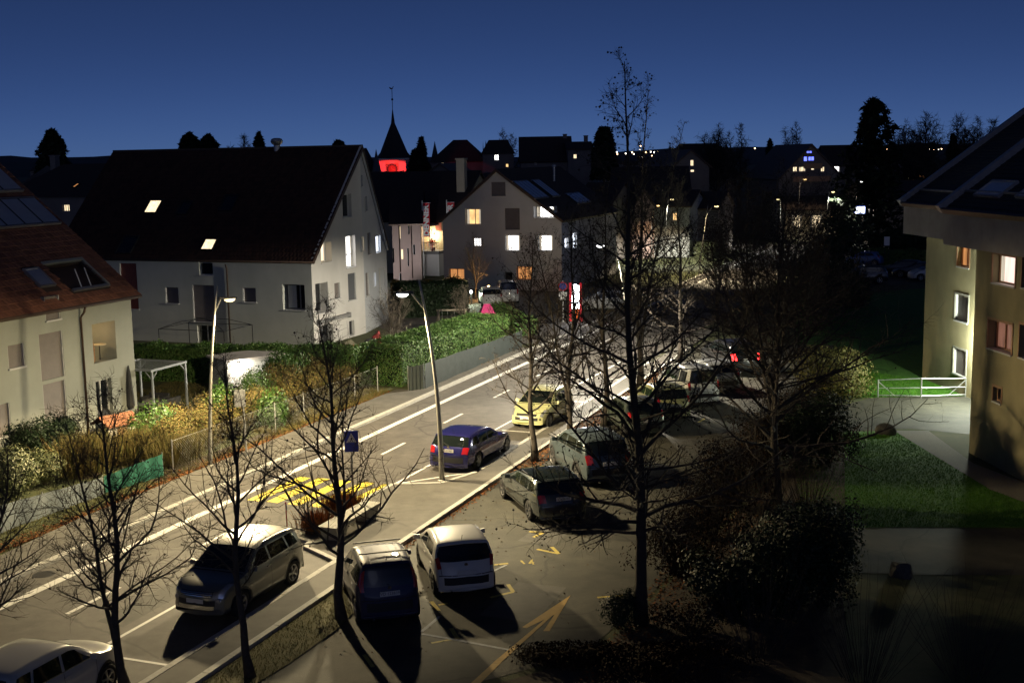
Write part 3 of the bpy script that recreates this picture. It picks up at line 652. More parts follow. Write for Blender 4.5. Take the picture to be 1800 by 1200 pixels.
# ---- white-windowed house in the middle --------------------------------------
A3 = G(781, 507); h3 = Bld('white_lit_house', 'pale gabled house with bright white windows and one warm window', 'house', A3, RN)
f3 = Fr((0,0,0), (1,0,0)); W3 = h3.uw(f3, 987, 400)[0]; E3 = h3.uw(f3, 781, 386)[1]; ap = h3.uw(f3, 873, 299)
N4 = {k: (*h3.rect(f3, *v), dp) for k, v, dp in (('top',(863,320,889,345),.15),('warm',(818,367,845,395),.3),('bl',(887,366,914,404),.15),('pat',(832,418,846,433),.15),('w1',(888,413,914,441),.2),('w2',(946,413,972,441),.2),('lg',(938,363,974,383),.7),('o1',(789,472,816,492),.3),('o2',(908,468,935,492),.3),('dr',(886,478,901,509),.3))}
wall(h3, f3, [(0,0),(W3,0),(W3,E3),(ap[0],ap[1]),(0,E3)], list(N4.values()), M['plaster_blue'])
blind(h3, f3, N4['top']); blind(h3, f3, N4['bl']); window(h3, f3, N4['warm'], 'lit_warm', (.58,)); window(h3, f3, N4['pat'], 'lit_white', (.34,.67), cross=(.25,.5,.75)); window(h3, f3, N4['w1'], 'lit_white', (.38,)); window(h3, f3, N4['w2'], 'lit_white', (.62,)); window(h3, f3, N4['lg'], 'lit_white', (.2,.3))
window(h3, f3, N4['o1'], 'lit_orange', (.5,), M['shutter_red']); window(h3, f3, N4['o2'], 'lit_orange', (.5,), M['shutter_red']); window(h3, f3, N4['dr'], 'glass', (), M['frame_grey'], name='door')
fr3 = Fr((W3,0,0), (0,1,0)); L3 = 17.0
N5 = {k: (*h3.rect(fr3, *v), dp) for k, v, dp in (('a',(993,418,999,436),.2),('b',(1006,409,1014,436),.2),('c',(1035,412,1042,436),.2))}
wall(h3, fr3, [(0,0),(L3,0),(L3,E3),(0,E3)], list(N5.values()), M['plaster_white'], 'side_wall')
window(h3, fr3, N5['a'], 'lit_cool', ()); window(h3, fr3, N5['b'], 'lit_cool', (.5,)); window(h3, fr3, N5['c'], 'glass', ())
wall(h3, Fr((W3,L3,0),(-1,0,0)), [(0,0),(W3,0),(W3,E3),(W3-ap[0],ap[1]),(0,E3)], (), M['plaster_grey'], 'back_wall'); wall(h3, Fr((0,L3,0),(0,-1,0)), [(0,0),(L3,0),(L3,E3),(0,E3)], (), M['plaster_grey'], 'side_wall')
for sg, u_e in ((1, 0.0), (-1, W3)):
    run = abs(ap[0]-u_e); s_ = math.atan2(ap[1]-E3, run); ey = (sg*math.cos(s_),0,math.sin(s_)); o_ = .35
    if sg > 0: rr = Fr((u_e-o_*math.cos(s_), L3+.3, E3-o_*math.sin(s_)+.12), (0,-1,0), ey); 
    else: rr = Fr((u_e+o_*math.cos(s_), -.3, E3-o_*math.sin(s_)+.12), (0,1,0), ey)
    ro = roof(h3, rr, 0, L3+.6, 0, run/math.cos(s_)+o_, M['roof_far'], name='roof')
    if sg < 0:
        for a, c, k in (((902,322),(888,301),4),((938,322),(926,305),3)):
            lo = h3.uw(rr, *a); 
            solar_row(ro, rr, lo[0], lo[0]+(3.6 if k == 4 else 2.0), 3.2, 5.6, k)
        lo = h3.uw(rr, 1003, 350); solar_row(ro, rr, min(lo[0], 12.0), min(lo[0], 12.0)+4, 1.9, 3.3, 4)
MB().lathe([(.12,ap[1]-1.2),(.12,ap[1]+.1),(.2,ap[1]+.15),(.2,ap[1]+.3),(.01,ap[1]+.4)], 10, (ap[0]+2.2,9,0)).build('flue', M['zinc'], h3.root)

# ---- apartment building on the right, two staggered blocks -------------------
DR = np.array([.075,-.997]); DR = DR/np.linalg.norm(DR)
def block(name, label, A, ulen, specs, fb, ft, uo, vt, verge_px, sky_specs):
    b = Bld(name, label, 'apartment building', A, DR); f_ = Fr((0,0,0), (1,0,0))
    H = {k: (*b.rect(f_, *v[0]), v[1]) for k, v in specs.items()}
    wall(b, f_, [(0,0),(ulen,0),(ulen,fb+.3),(0,fb+.3)], list(H.values()), M['plaster_ochre'])
    for k, v in specs.items():
        if v[2] == 'blind': blind(b, f_, H[k], M['blind'])
        else: window(b, f_, H[k], v[2], v[3], M['frame_wood'])
        u0,u1,w0,w1,d = H[k]; mb = MB(); t = .09
        for q in ((u0-t,u1+t,w1,w1+t),(u0-t,u0,w0,w1),(u1,u1+t,w0,w1)): mb.hexa(fbox(f_, *q, -.025, .02))
        mb.build('window_surround', M['planter_concrete'] if v[2] == 'blind' else M['frame_wood'], b.root)
    wall(b, Fr((0,14,0),(0,-1,0)), [(0,0),(14,0),(14,fb),(0,fb)], (), M['plaster_ochre'], 'end_wall')
    wall(b, Fr((ulen,0,0),(0,1,0)), [(0,0),(14,0),(14,fb),(0,fb)], (), M['plaster_ochre'], 'end_wall')
    # cast concrete parapet, one panel beside the other
    n = int((ulen-uo)/3.2)+1
    for i in range(n):
        MB().hexa(fbox(f_, uo+i*3.2+.006, min(uo+(i+1)*3.2, ulen+.5)-.006, fb, ft, -vt, .35)).build('concrete_panel', M['concrete'], b.root)
    MB().box(uo, ulen, -vt+.02, 13, fb+.1, fb+.3).build('soffit', M['concrete'], b.root)
    e0 = f_.P(uo, ft, -vt); Wn = b.Mx.to_3x3() @ f_.ex
    p = Vector(on_plane(*verge_px, np.array(b.Mx @ e0), np.array(Wn))); q = b.Mx.inverted() @ p
    s_ = math.atan2(q.z-ft, q.y+vt); rr = Fr((uo,-vt-.12,ft+.02), (1,0,0), (0,math.cos(s_),math.sin(s_)))
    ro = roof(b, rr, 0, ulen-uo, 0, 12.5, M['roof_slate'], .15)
    MB().hexa(fbox(rr, -.1, .2, -.1, 12.5, -.24, .1)).build('verge_flashing', M['zinc'], ro)
    MB().hexa(fbox(rr, .2, ulen-uo, -.12, -.01, -.1, .12)).build('eave_gutter', M['gutter'], ro)
    for (px) in sky_specs: skylight(ro, rr, b.rect(rr, *px), 'solar', M['zinc'])
    MB().hexa(fbox(rr, .3, ulen-uo, 1.05, 1.09, -.12, -.02)).build('snow_guard', M['zinc'], ro)
    # slate courses: thin real steps
    cs = MB()
    for k in range(2, 48): cs.quad(rr.P(.2,k*.25,-.004), rr.P(ulen-uo,k*.25,-.004), rr.P(ulen-uo,k*.25-.27,-.028), rr.P(.2,k*.25-.27,-.028)).quad(rr.P(.2,k*.25-.27,-.028), rr.P(ulen-uo,k*.25-.27,-.028), rr.P(ulen-uo,k*.25-.27,0), rr.P(.2,k*.25-.27,0))
    cs.build('slate_courses', M['roof_slate'], ro, kind='stuff')
    return b, f_
A5 = G(1621, 664); A4 = G(1703, 795)
bf, ff = block('apartment_block', 'ochre apartment block with concrete parapet, farther of the two on the right', A5, 13.5, {
    'o': ((1683,433,1704,470), .25, 'lit_orange', (.5,)), 'v1': ((1679,519,1702,565), .22, 'blind', ()), 'v2': ((1676,614,1698,659), .22, 'blind', ())}, 7.3, 8.85, -1.7, .55, (1800,203), [(1690,328,1716,348)])
bn, fn = block('apartment_block', 'ochre apartment block at the right edge with a brightly lit window under its parapet', A4, 14, {
    'w': ((1745,449,1785,501), .3, 'lit_pinkish', (.82,)), 'p': ((1737,566,1779,618), .35, 'lit_dim', (.4,)), 's': ((1746,681,1760,707), .2, 'glass', (.5,)), 'r1': ((1797,452,1840,510), .3, 'glass', (.5,)), 'r2': ((1792,575,1836,635), .35, 'glass', (.5,))}, 7.9, 9.25, -1.6, .6, (1800,262), [(1728,320,1776,349), (1797,330,1840,352)])

# ---- row houses and the banner shop behind -----------------------------------
def simple_house(name, label, px0, px1, pbase, peave, pridge, Y, dr, wallm, roofm, depth=9.0, gable=False, wins=(), cat='house', hip=0.0, chim=(), group=None, ground=0.0):
    """a small far house: walls, pitched roof, windows as built openings; pixel columns are measured at distance Y"""
    a = V(px0, 400, Y); b_ = Bld(name, label, cat, (a[0], a[1]), dr, group, ground); f_ = Fr((0,0,0), (1,0,0))
    W_ = b_.uw(f_, px1, 400)[0]; e = b_.uw(f_, (px0+px1)/2, peave)[1]; rz = b_.uw(f_ if gable else Fr((0,depth/2,0),(1,0,0)), (px0+px1)/2, pridge)[1]
    H = [(*b_.rect(f_, *w_[0]), .18) for w_ in wins if w_[1] != 'sky']
    kinds = [w_ for w_ in wins if w_[1] != 'sky']
    poly = [(0,0),(W_,0),(W_,e),(W_/2,rz),(0,e)] if gable else [(0,0),(W_,0),(W_,e),(0,e)]
    wall(b_, f_, poly, H, wallm)
    for h, w_ in zip(H, kinds): window(b_, f_, h, w_[1], w_[2] if len(w_) > 2 else (.5,), M['frame_white'], False)
    side = [(0,0),(depth,0),(depth,e),(0,e)] if gable else [(0,0),(depth,0),(depth,e),(depth/2,rz),(0,e)]
    wall(b_, Fr((W_,0,0),(0,1,0)), side, (), wallm, 'side_wall'); wall(b_, Fr((0,depth,0),(0,-1,0)), side, (), wallm, 'side_wall')
    wall(b_, Fr((W_,depth,0),(-1,0,0)), [(0,0),(W_,0),(W_,e),(W_/2,rz),(0,e)] if gable else [(0,0),(W_,0),(W_,e),(0,e)], (), wallm, 'back_wall')
    if gable:
        s_ = math.atan2(rz-e, W_/2); c_ = math.cos(s_); n_ = math.sin(s_); o_ = .4; wl = W_/2/c_+o_
        r_ = roof(b_, Fr((-o_*c_,depth+.3,e-o_*n_+.1),(0,-1,0),(c_,0,n_)), 0, depth+.7, 0, wl, roofm, .15); rq = roof(b_, Fr((W_+o_*c_,-.4,e-o_*n_+.1),(0,1,0),(-c_,0,n_)), 0, depth+.7, 0, wl, roofm, .15)
        rplane = Fr((W_+o_*c_,-.4,e-o_*n_+.1),(0,1,0),(-c_,0,n_)); ro = rq
    else:
        s_ = math.atan2(rz-e, depth/2); c_ = math.cos(s_); n_ = math.sin(s_); o_ = .4; wl = depth/2/c_+o_
        rplane = Fr((-.3,-o_*c_,e-o_*n_+.1),(1,0,0),(0,c_,n_))
        if hip:
            mb = MB(); th = .15; E = [rplane.P(0,0), rplane.P(W_+.6,0), rplane.P(W_+.6-hip,wl), rplane.P(hip,wl)]; zz = E[0].z; yb = depth+o_*c_
            B = [Vector((-.3,yb,zz)), Vector((W_+.3,yb,zz))]
            mb.quad(*E).quad(B[1], B[0], E[3], E[2]).tri(E[1], B[1], E[2]).tri(B[0], E[0], E[3]); ro = mb.build('roof', roofm, b_.root)
        else:
            ro = roof(b_, rplane, 0, W_+.6, 0, wl, roofm, .15); roof(b_, Fr((W_+.3,depth+o_*c_,e-o_*n_+.1),(-1,0,0),(0,-c_,n_)), 0, W_+.6, 0, wl, roofm, .15)
    for w_ in wins:
        if w_[1] == 'sky': skylight(ro, rplane, b_.rect(rplane, *w_[0]), w_[2], M['dark_metal'])
    for (cx, top) in chim:
        q = b_.uw(f_, cx, pridge); MB().box(q[0]-.3, q[0]+.3, depth*.45, depth*.45+.6, e, rz+top).box(q[0]-.36, q[0]+.36, depth*.45-.06, depth*.45+.66, rz+top, rz+top+.12).build('chimney', M['dark_wall'], ro)
    return b_, f_
rowA, fA = simple_house('row_house', 'pinkish row house with dark roof between the steep gable and the banner', 689, 739, 510, 392, 330, 118, (RN*.92+RD*.4)/np.linalg.norm(RN*.92+RD*.4), M['plaster_pink'], M['roof_far'], 12, wins=[((701,398,704,420),'lit_soft',()),((717,396,720,412),'glass',()),((705,438,709,456),'lit_soft',()),((690,436,693,462),'glass',()),((716,436,719,468),'glass',()),((702,480,706,500),'glass',()),((726,430,730,448),'glass',())])
downpipe(rowA, [fA.P(rowA.uw(fA,702,400)[0],rowA.uw(fA,702,394)[1],-.1), fA.P(rowA.uw(fA,702,400)[0],.8,-.1)]); downpipe(rowA, [fA.P(rowA.uw(fA,723,400)[0],rowA.uw(fA,723,394)[1],-.1), fA.P(rowA.uw(fA,723,400)[0],0.2,-.1)])
rowB, fB = simple_house('cream_shop_house', 'cream house with red shutters and a balcony behind the tall banner', 596, 800, 510, 386, 303, 128, RN, M['plaster_sand'], M['roof_far'], 13, wins=[((728,391,737,405),'glass'),((766,390,776,406),'glass'),((757,402,760,440),'glass',()),((722,352,735,360),'sky','glass'),((745,352,758,360),'sky','glass')], chim=())
for px in ((766,776),): 
    h_ = rowB.rect(fB, px[0], 390, px[1], 406); MB().hexa(fbox(fB, h_[0]-.02, h_[1]+.02, h_[2], h_[3], -.06, -.01)).build('shutter', M['shutter_red'], rowB.root)
h_ = rowB.rect(fB, 727, 391, 737, 405); MB().hexa(fbox(fB, h_[0], h_[1], h_[2], h_[3], -.06, -.01)).build('shutter', M['shutter_red'], rowB.root)
# balcony with slatted rail and plants on a white lower storey
bz = rowB.uw(fB, 755, 441); bu0 = rowB.uw(fB, 733, 430)[0]; bu1 = rowB.uw(fB, 786, 430)[0]
bal = MB().hexa(fbox(fB, bu0, bu1, bz[1]-.15, bz[1]+.15, -2.2, 0)).build('balcony', M['frame_grey'], rowB.root)
for i in range(19):
    u = bu0+(bu1-bu0)*i/18; MB().bar(fB.P(u,bz[1],-2.15), fB.P(u,bz[1]+1.0,-2.15), .025, 4).build('baluster', M['white_metal'], bal)
MB().beam(fB.P(bu0,bz[1]+1.0,-2.15), fB.P(bu1,bz[1]+1.0,-2.15), .07, .07).build('handrail', M['frame_wood'], bal)
for u in (bu0+.9, bu0+2.4): MB().bar(fB.P(u,bz[1],-2.1), fB.P(u,bz[1]+2.7,-2.1), .05).build('canopy_post', M['white_metal'], bal)
MB().hexa(fbox(fB, bu0, bu0+2.5, bz[1]+2.6, bz[1]+2.7, -2.2, 0)).build('canopy', M['frame_grey'], bal)
MB().hexa(fbox(fB, bu0-.4, bu1, 0, bz[1]-.16, -2.1, -.02)).build('lower_storey', M['plaster_white'], rowB.root)
MB().hexa(fbox(fB, rowB.uw(fB,740,480)[0], rowB.uw(fB,758,480)[0], 0, 2.0, -2.2, -2.12)).build('garage_door', M['frame_white'], rowB.root)
MB().box(0,.9,0,.7,0,4.2).box(-.08,.98,-.08,.78,4.2,4.35).build('chimney_stack', M['plaster_sand'], rowB.root).location = fB.P(rowB.uw(fB,778,320)[0], rowB.uw(fB,780,345)[1]-.6, 3.5)

# lamps of the cream house: one over the balcony, one by the garage door; red flowers in pots
def wall_light(b, fr_, u, w_, dep, energy, col, lens, label):
    t = thing('wall_lamp', label, 'lamp', tuple(b.Mx @ fr_.P(u, w_, dep)), b.yaw); MB().box(-.08,.08,-.1,0,-.1,.1).build('bracket', M['dark_metal'], t); MB().ball((0,-.16,0),.08,8).build('globe', lens, t)
    l = bpy.data.lights.new('lamp_light', 'POINT'); l.energy = energy; l.color = col; l.shadow_soft_size = .08; o = bpy.data.objects.new('lamp_light', l); COL.objects.link(o); o.parent = t; o.location = (0,-.4,-.05)
wall_light(rowB, fB, rowB.uw(fB,763,400)[0], rowB.uw(fB,763,412)[1], 0, 190, (1,.82,.5), M['lit_soft'], 'wall lamp between the shutters of the cream house')
wall_light(rowB, fB, rowB.uw(fB,736,470)[0], 2.7, -2.12, 260, (.95,.97,1), M['lit_white'], 'wall lamp over the garage of the white lower storey')
for i_, px_ in enumerate((739, 772)):
    p_ = rowB.Mx @ fB.P(rowB.uw(fB,px_,430)[0], bz[1]+.15, -1.6); pt_ = thing('flower_pot', ['red flowering pot plant at the left of the balcony','red flowering pot plant at the right of the balcony'][i_], 'pot plant', tuple(p_)); MB().lathe([(.01,0),(.18,0),(.24,.35),(.2,.35),(.01,.3)], 10).build('pot', M['shutter_red'], pt_)
    rg_ = random.Random(i_); fl_ = MB()
    for _ in range(160):
        v_ = Vector((rg_.gauss(0,.2), rg_.gauss(0,.2), .75+rg_.gauss(0,.22))); a_ = Vector((rg_.gauss(0,1),rg_.gauss(0,1),rg_.gauss(0,1))).normalized()*.08; b_2 = a_.orthogonal()*.6; fl_.quad(v_-a_, v_-b_2, v_+a_, v_+b_2)
    fl_.build('flowers', mat('red_flower', (.6,.03,.03), .7), pt_)
# ---- church tower ------------------------------------------------------------
YC = 185.0
c0 = V(669, 290, YC); c1 = V(717, 290, YC); cw = c1[0]-c0[0]; zt = V(693, 281, YC)[2]; zs = V(696, 193, YC)[2]
ct = thing('church_tower', 'church tower with pointed dark spire and clock, floodlit red', 'church tower', ((c0[0]+c1[0])/2, YC, 0), R(-4))
hw = cw/2
M['tower_plaster'] = mat('tower_plaster', (.62,.6,.56), .9, col2=(.68,.66,.62), scale=.8)
fct = Fr((-hw,-hw,0),(1,0,0)); 
class _B: pass
cb = _B(); cb.root = ct
zo0, zo1 = zt-2.35, zt-.45
ho = [(hw*.52, hw*.82, zo0, zo1, .35), (2*hw-hw*.82, 2*hw-hw*.52, zo0, zo1, .35)]
wall(cb, fct, [(0,0),(2*hw,0),(2*hw,zt),(0,zt)], ho, M['tower_plaster'])
for k in range(3):
    a = [Fr((hw,-hw,0),(0,1,0)), Fr((hw,hw,0),(-1,0,0)), Fr((-hw,hw,0),(0,-1,0))][k]; wall(cb, a, [(0,0),(2*hw,0),(2*hw,zt),(0,zt)], (), M['tower_plaster'])
M['louvre'] = mat('louvre', (.75,.6,.45), .7)
for h in ho:
    lo = MB()
    for i in range(6):
        z = h[2]+.1+i*(h[3]-h[2])/6; lo.hexa([fct.P(h[0],z,.05), fct.P(h[1],z,.05), fct.P(h[1],z+.2,.3), fct.P(h[0],z+.2,.3), fct.P(h[0],z+.05,.05), fct.P(h[1],z+.05,.05), fct.P(h[1],z+.25,.3), fct.P(h[0],z+.25,.3)])
    lo.build('louvres', M['louvre'], ct)
    arc = MB().poly([fct.P(h[0]-.02,h[3],-.02)] + [fct.P((h[0]+h[1])/2-(h[1]-h[0])/2*math.cos(math.pi*i/10), h[3]+(h[1]-h[0])/2*math.sin(math.pi*i/10), -.02) for i in range(11)]); arc.build('louvre_arch', M['louvre'], ct)
ck = MB().lathe([(.01,.06),(.72,.06),(.78,.0)], 24, (0,-hw-.02,0), 'y'); 
cl = MB()
zc = zt-1.35
for i in range(24):
    a0, a1 = 2*math.pi*i/24, 2*math.pi*(i+1)/24
    P = lambda r, a, y: (r*math.cos(a), -hw-y, zc+r*math.sin(a))
    cl.quad(P(.55,a0,.06), P(.8,a0,.06), P(.8,a1,.06), P(.55,a1,.06)); cl.quad(P(.8,a0,.06), P(.8,a0,0), P(.8,a1,0), P(.8,a1,.06))
clk = cl.build('clock_ring', M['dark_metal'], ct)
MB().poly([(.55*math.cos(2*math.pi*i/20), -hw-.045, zc+.55*math.sin(2*math.pi*i/20)) for i in range(20)]).build('clock_face', M['shutter_red'], clk)
for i in range(12):
    a = 2*math.pi*i/12; MB().beam((.6*math.cos(a),-hw-.075,zc+.6*math.sin(a)), (.74*math.cos(a),-hw-.075,zc+.74*math.sin(a)), .05, .02).build('hour_mark', M['white_metal'], clk)
MB().beam((0,-hw-.09,zc),(-.16,-hw-.09,zc+.38),.06,.02).build('clock_hand', M['white_metal'], clk); MB().beam((0,-hw-.1,zc),(.42,-hw-.1,zc-.22),.05,.02).build('clock_hand', M['white_metal'], clk)
MB().box(-hw-.5,hw+.5,-hw-.5,hw+.5,zt,zt+.22).build('eaves', M['tower_plaster'], ct)
sp = MB(); prof = [(hw+.45,zt+.22),(hw*.9,zt+1.1),(hw*.13,zs-2.0),(.05,zs)]
sp.lathe([(r*1.12, z) for r, z in prof], 8); sp.build('spire', M['roof_slate'], ct)
zr = V(696, 157, YC)[2]; rod = MB().bar((0,0,zs-.3),(0,0,zr),.045).ball((0,0,zs+1.5),.17,8).build('finial_rod', M['dark_metal'], ct)
cockP = [(-.36,.0),(-.2,.12),(-.05,.05),(.08,.08),(.16,.28),(.3,.26),(.2,.14),(.12,-.08),(-.1,-.14),(-.26,-.1),(-.42,.22)]
mb = MB(); mb.poly([(x,-.02,zr+.12+y) for x, y in cockP]); mb.poly([(x,.02,zr+.12+y) for x, y in reversed(cockP)]); mb.build('weathercock', M['dark_metal'], rod)
fl = thing('floodlight', 'small black floodlight housing in front of the red church tower', 'floodlight', tuple(V(706, 304, YC-6)))
MB().box(-.35,.35,-.2,.2,-.3,.35).build('housing', M['dark_metal'], fl); MB().bar((0,0,-.3),(0,.3,-4),.06).build('bracket', M['dark_metal'], fl)
sl_ = bpy.data.lights.new('red_spot', 'SPOT'); sl_.energy = 3000; sl_.color = (1,.035,.03); sl_.spot_size = R(120); sl_.spot_blend = .06; sl_.shadow_soft_size = .2
slo = bpy.data.objects.new('red_spot', sl_); COL.objects.link(slo); slo.parent = fl; slo.location = (-1.0,-1.6,0)
tgt = Vector(((c0[0]+c1[0])/2, YC-hw, 0)); lp = Vector(fl.location) + Vector(slo.location); lp.z = zt-1.6; slo.location.z = lp.z - fl.location.z
hd_ = Vector((tgt.x-lp.x, tgt.y-lp.y, 0)); el_ = math.atan2(zt-.02-lp.z, hd_.length) - R(59.5); dv = hd_.normalized()*math.cos(el_) + Vector((0,0,math.sin(el_))); slo.rotation_euler = dv.to_track_quat('-Z','Y').to_euler()

# ---- far houses --------------------------------------------------------------
S = simple_house; dark, rfm, rgm = M['dark_wall'], M['roof_far'], M['roof_grey']
S('far_house', 'dark hipped house behind the left house with two small lit panes', 6, 158, 420, 345, 291, 108, RN, M['dark_wall'], rfm, 12, wins=[((110,359,122,372),'lit_soft',(.33,.66)),((131,324,137,331),'sky','lit_orange')], hip=2.2, chim=((16,.8),))
S('far_house', 'dark roofed house right of the steep gable, left of the church', 590, 652, 420, 330, 262, 150, (1,-.05), dark, rfm, 12, hip=1.5)
S('far_house', 'long dark roof above the pale middle house, left of three on the ridge', 760, 852, 330, 284, 247, 205, (1,-.05), dark, rfm, 14, hip=3.5, wins=[((776,286,780,292),'lit_soft',())])
S('far_house', 'narrow dark house on the ridge with a bright square window', 851, 905, 330, 270, 247, 195, (1,0), dark, rfm, 10, hip=1.2, wins=[((869,272,877,282),'lit_white',(.5,)),((889,288,894,294),'lit_warm',())])
S('far_house', 'broad dark house with straight ridge left of the round topped cypress', 918, 1006, 330, 283, 241, 190, (1,0), dark, rfm, 12, wins=[((940,286,944,290),'glass',())], chim=((996,.3),))
S('far_house', 'low dark annex with a small orange window beside the cypress', 1000, 1042, 330, 262, 250, 188, (1,.02), dark, rfm, 9, wins=[((1008,271,1014,279),'lit_soft',(.5,))], chim=((1034,.9),))
S('far_house', 'pale sided gable house below the ridge with small lamps', 752, 800, 370, 306, 288, 165, (.97,-.22), M['dark_wall'], rgm, 10, gable=True)
S('far_house', 'ochre lit gable peeping over the roof of the middle house', 826, 862, 400, 326, 306, 150, (.95,-.3), M['plaster_ochre'], rfm, 8, gable=True)
S('far_house', 'gable house with two stacked lit windows left of the bare treetop', 1180, 1246, 340, 293, 264, 170, (.97,.24), M['dark_wall'], rgm, 12, gable=True, wins=[((1214,281,1220,292),'lit_soft',(.5,)),((1214,298,1221,303),'lit_soft',())])
S('far_house', 'wide dark barn roof on the skyline right of the treetops', 1188, 1290, 340, 285, 253, 210, (1,0), dark, rfm, 16, hip=2)
S('barn', 'dark barn with a low broad roof behind the bright street lamp', 1076, 1212, 400, 342, 294, 150, (.99,-.1), dark, rfm, 18, cat='barn')
S('far_house', 'pinkish gable house left of the bright street lamp', 1112, 1150, 420, 362, 334, 138, (.95,.3), M['plaster_pink'], rfm, 9, gable=True)
S('far_house', 'grey house with one orange window under the bright street lamp', 1150, 1212, 420, 362, 335, 140, RN, M['plaster_grey'], rfm, 9, wins=[((1182,374,1190,388),'lit_warm',(.45,))])
S('far_house', 'dim plastered house right of the orange windowed one', 1214, 1262, 420, 366, 338, 143, RN, M['dark_wall'], rfm, 9, wins=[((1222,349,1230,354),'sky','lit_orange')])
chal, fch = S('chalet', 'large chalet with blue lit gable windows and a row of lit windows', 1368, 1478, 420, 312, 254, 165, (.99,.12), M['dark_wall'], rgm, 14, gable=True, cat='chalet', wins=[((1418,265,1428,270),'lit_blue',(.5,)),((1413,275,1420,284),'lit_blue',()),((1421,275,1432,283),'lit_blue',(.5,)),((1394,293,1402,302),'lit_soft',(.5,)),((1404,293,1417,302),'lit_soft',(.33,.66)),((1426,293,1432,299),'lit_soft',()),((1443,293,1450,302),'lit_soft',(.5,)),((1397,311,1418,318),'lit_soft',(.33,.66))])
zb_ = chal.uw(fch, 1420, 286)[1]; MB().hexa(fbox(fch, chal.uw(fch,1408,286)[0], chal.uw(fch,1440,286)[0], zb_-.8, zb_-.1, -1.2, -1.1)).hexa(fbox(fch, chal.uw(fch,1390,305)[0], chal.uw(fch,1455,305)[0], zb_-2.5, zb_-1.8, -1.2, -1.1)).build('balcony_rail', M['frame_wood'], chal.root)
S('far_house', 'dark roofed wing right of the chalet with a bright lit end window', 1462, 1512, 420, 290, 256, 168, (1,.05), dark, rfm, 10, wins=[((1466,290,1476,304),'lit_white',(.5,))])
S('far_house', 'low dark shed roofed house behind the tall conifer', 1535, 1640, 420, 345, 318, 150, (1,.02), dark, rfm, 12)
S('far_house', 'small house with red lit roof right of the twin lamps', 1596, 1632, 400, 318, 300, 190, (.95,-.3), M['shutter_red'], rfm, 9, gable=True, wins=[((1602,308,1626,317),'lit_orange',())])
S('far_house', 'dark house low behind the middle house roof with lit skylight', 1012, 1072, 420, 360, 322, 135, RN, dark, rfm, 11, wins=[((1037,338,1043,346),'sky','lit_soft')])
S('shop_building', 'low lamp lit shop building behind the bushes below the chalet', 1380, 1484, 440, 368, 345, 160, (1,.05), M['plaster_sand'], rfm, 10, cat='shop', wins=[((1392,378,1410,400),'lit_soft',(.5,)),((1424,378,1446,400),'lit_soft',(.33,.66)),((1458,380,1470,400),'lit_warm',(.5,))])
# the row of dark far houses at the foot of the hill
rg = random.Random(5)
for i, (x, w_, y) in enumerate(((1062,34,281),(1092,30,283),(1130,26,280),(1500,40,276),(1556,44,280),(1690,60,278),(200,60,289),(60,50,293))):
    S('distant_house', ('small dark distant house at the foot of the hill'), x, x+w_, 330, y+7, y, 330+i*14, (1, rg.uniform(-.2,.2)), dark, rfm, 12, group='dark distant houses')
# ================================================================ LAMPS
def lamp_light(name, parent, loc, energy, col, size=.12, batwing=True, cone=None, aim=None, floor_=.27):
    l = bpy.data.lights.new(name, 'SPOT' if cone else 'POINT'); l.energy = energy; l.color = col; l.shadow_soft_size = size
    if cone: l.spot_size = R(cone); l.spot_blend = .5
    if batwing:                                   # road luminaire: throws more light along the road than straight down
        l.use_nodes = True; t = l.node_tree; em = t.nodes['Emission']
        tc = t.nodes.new('ShaderNodeTexCoord'); sp_ = t.nodes.new('ShaderNodeSeparateXYZ'); ab = t.nodes.new('ShaderNodeMath'); ab.operation = 'ABSOLUTE'
        mx = t.nodes.new('ShaderNodeMath'); mx.operation = 'MAXIMUM'; mx.inputs[1].default_value = floor_
        pw = t.nodes.new('ShaderNodeMath'); pw.operation = 'POWER'; pw.inputs[1].default_value = -1.9
        t.links.new(tc.outputs['Normal'], sp_.inputs[0]); t.links.new(sp_.outputs[2], ab.inputs[0]); t.links.new(ab.outputs[0], mx.inputs[0]); t.links.new(mx.outputs[0], pw.inputs[0]); t.links.new(pw.outputs[0], em.inputs['Strength'])
    o = bpy.data.objects.new(name, l); COL.objects.link(o); o.parent = parent; o.location = loc
    if aim is not None: o.rotation_euler = (Vector(aim) - Vector(loc)).to_track_quat('-Z', 'Y').to_euler()
    return o
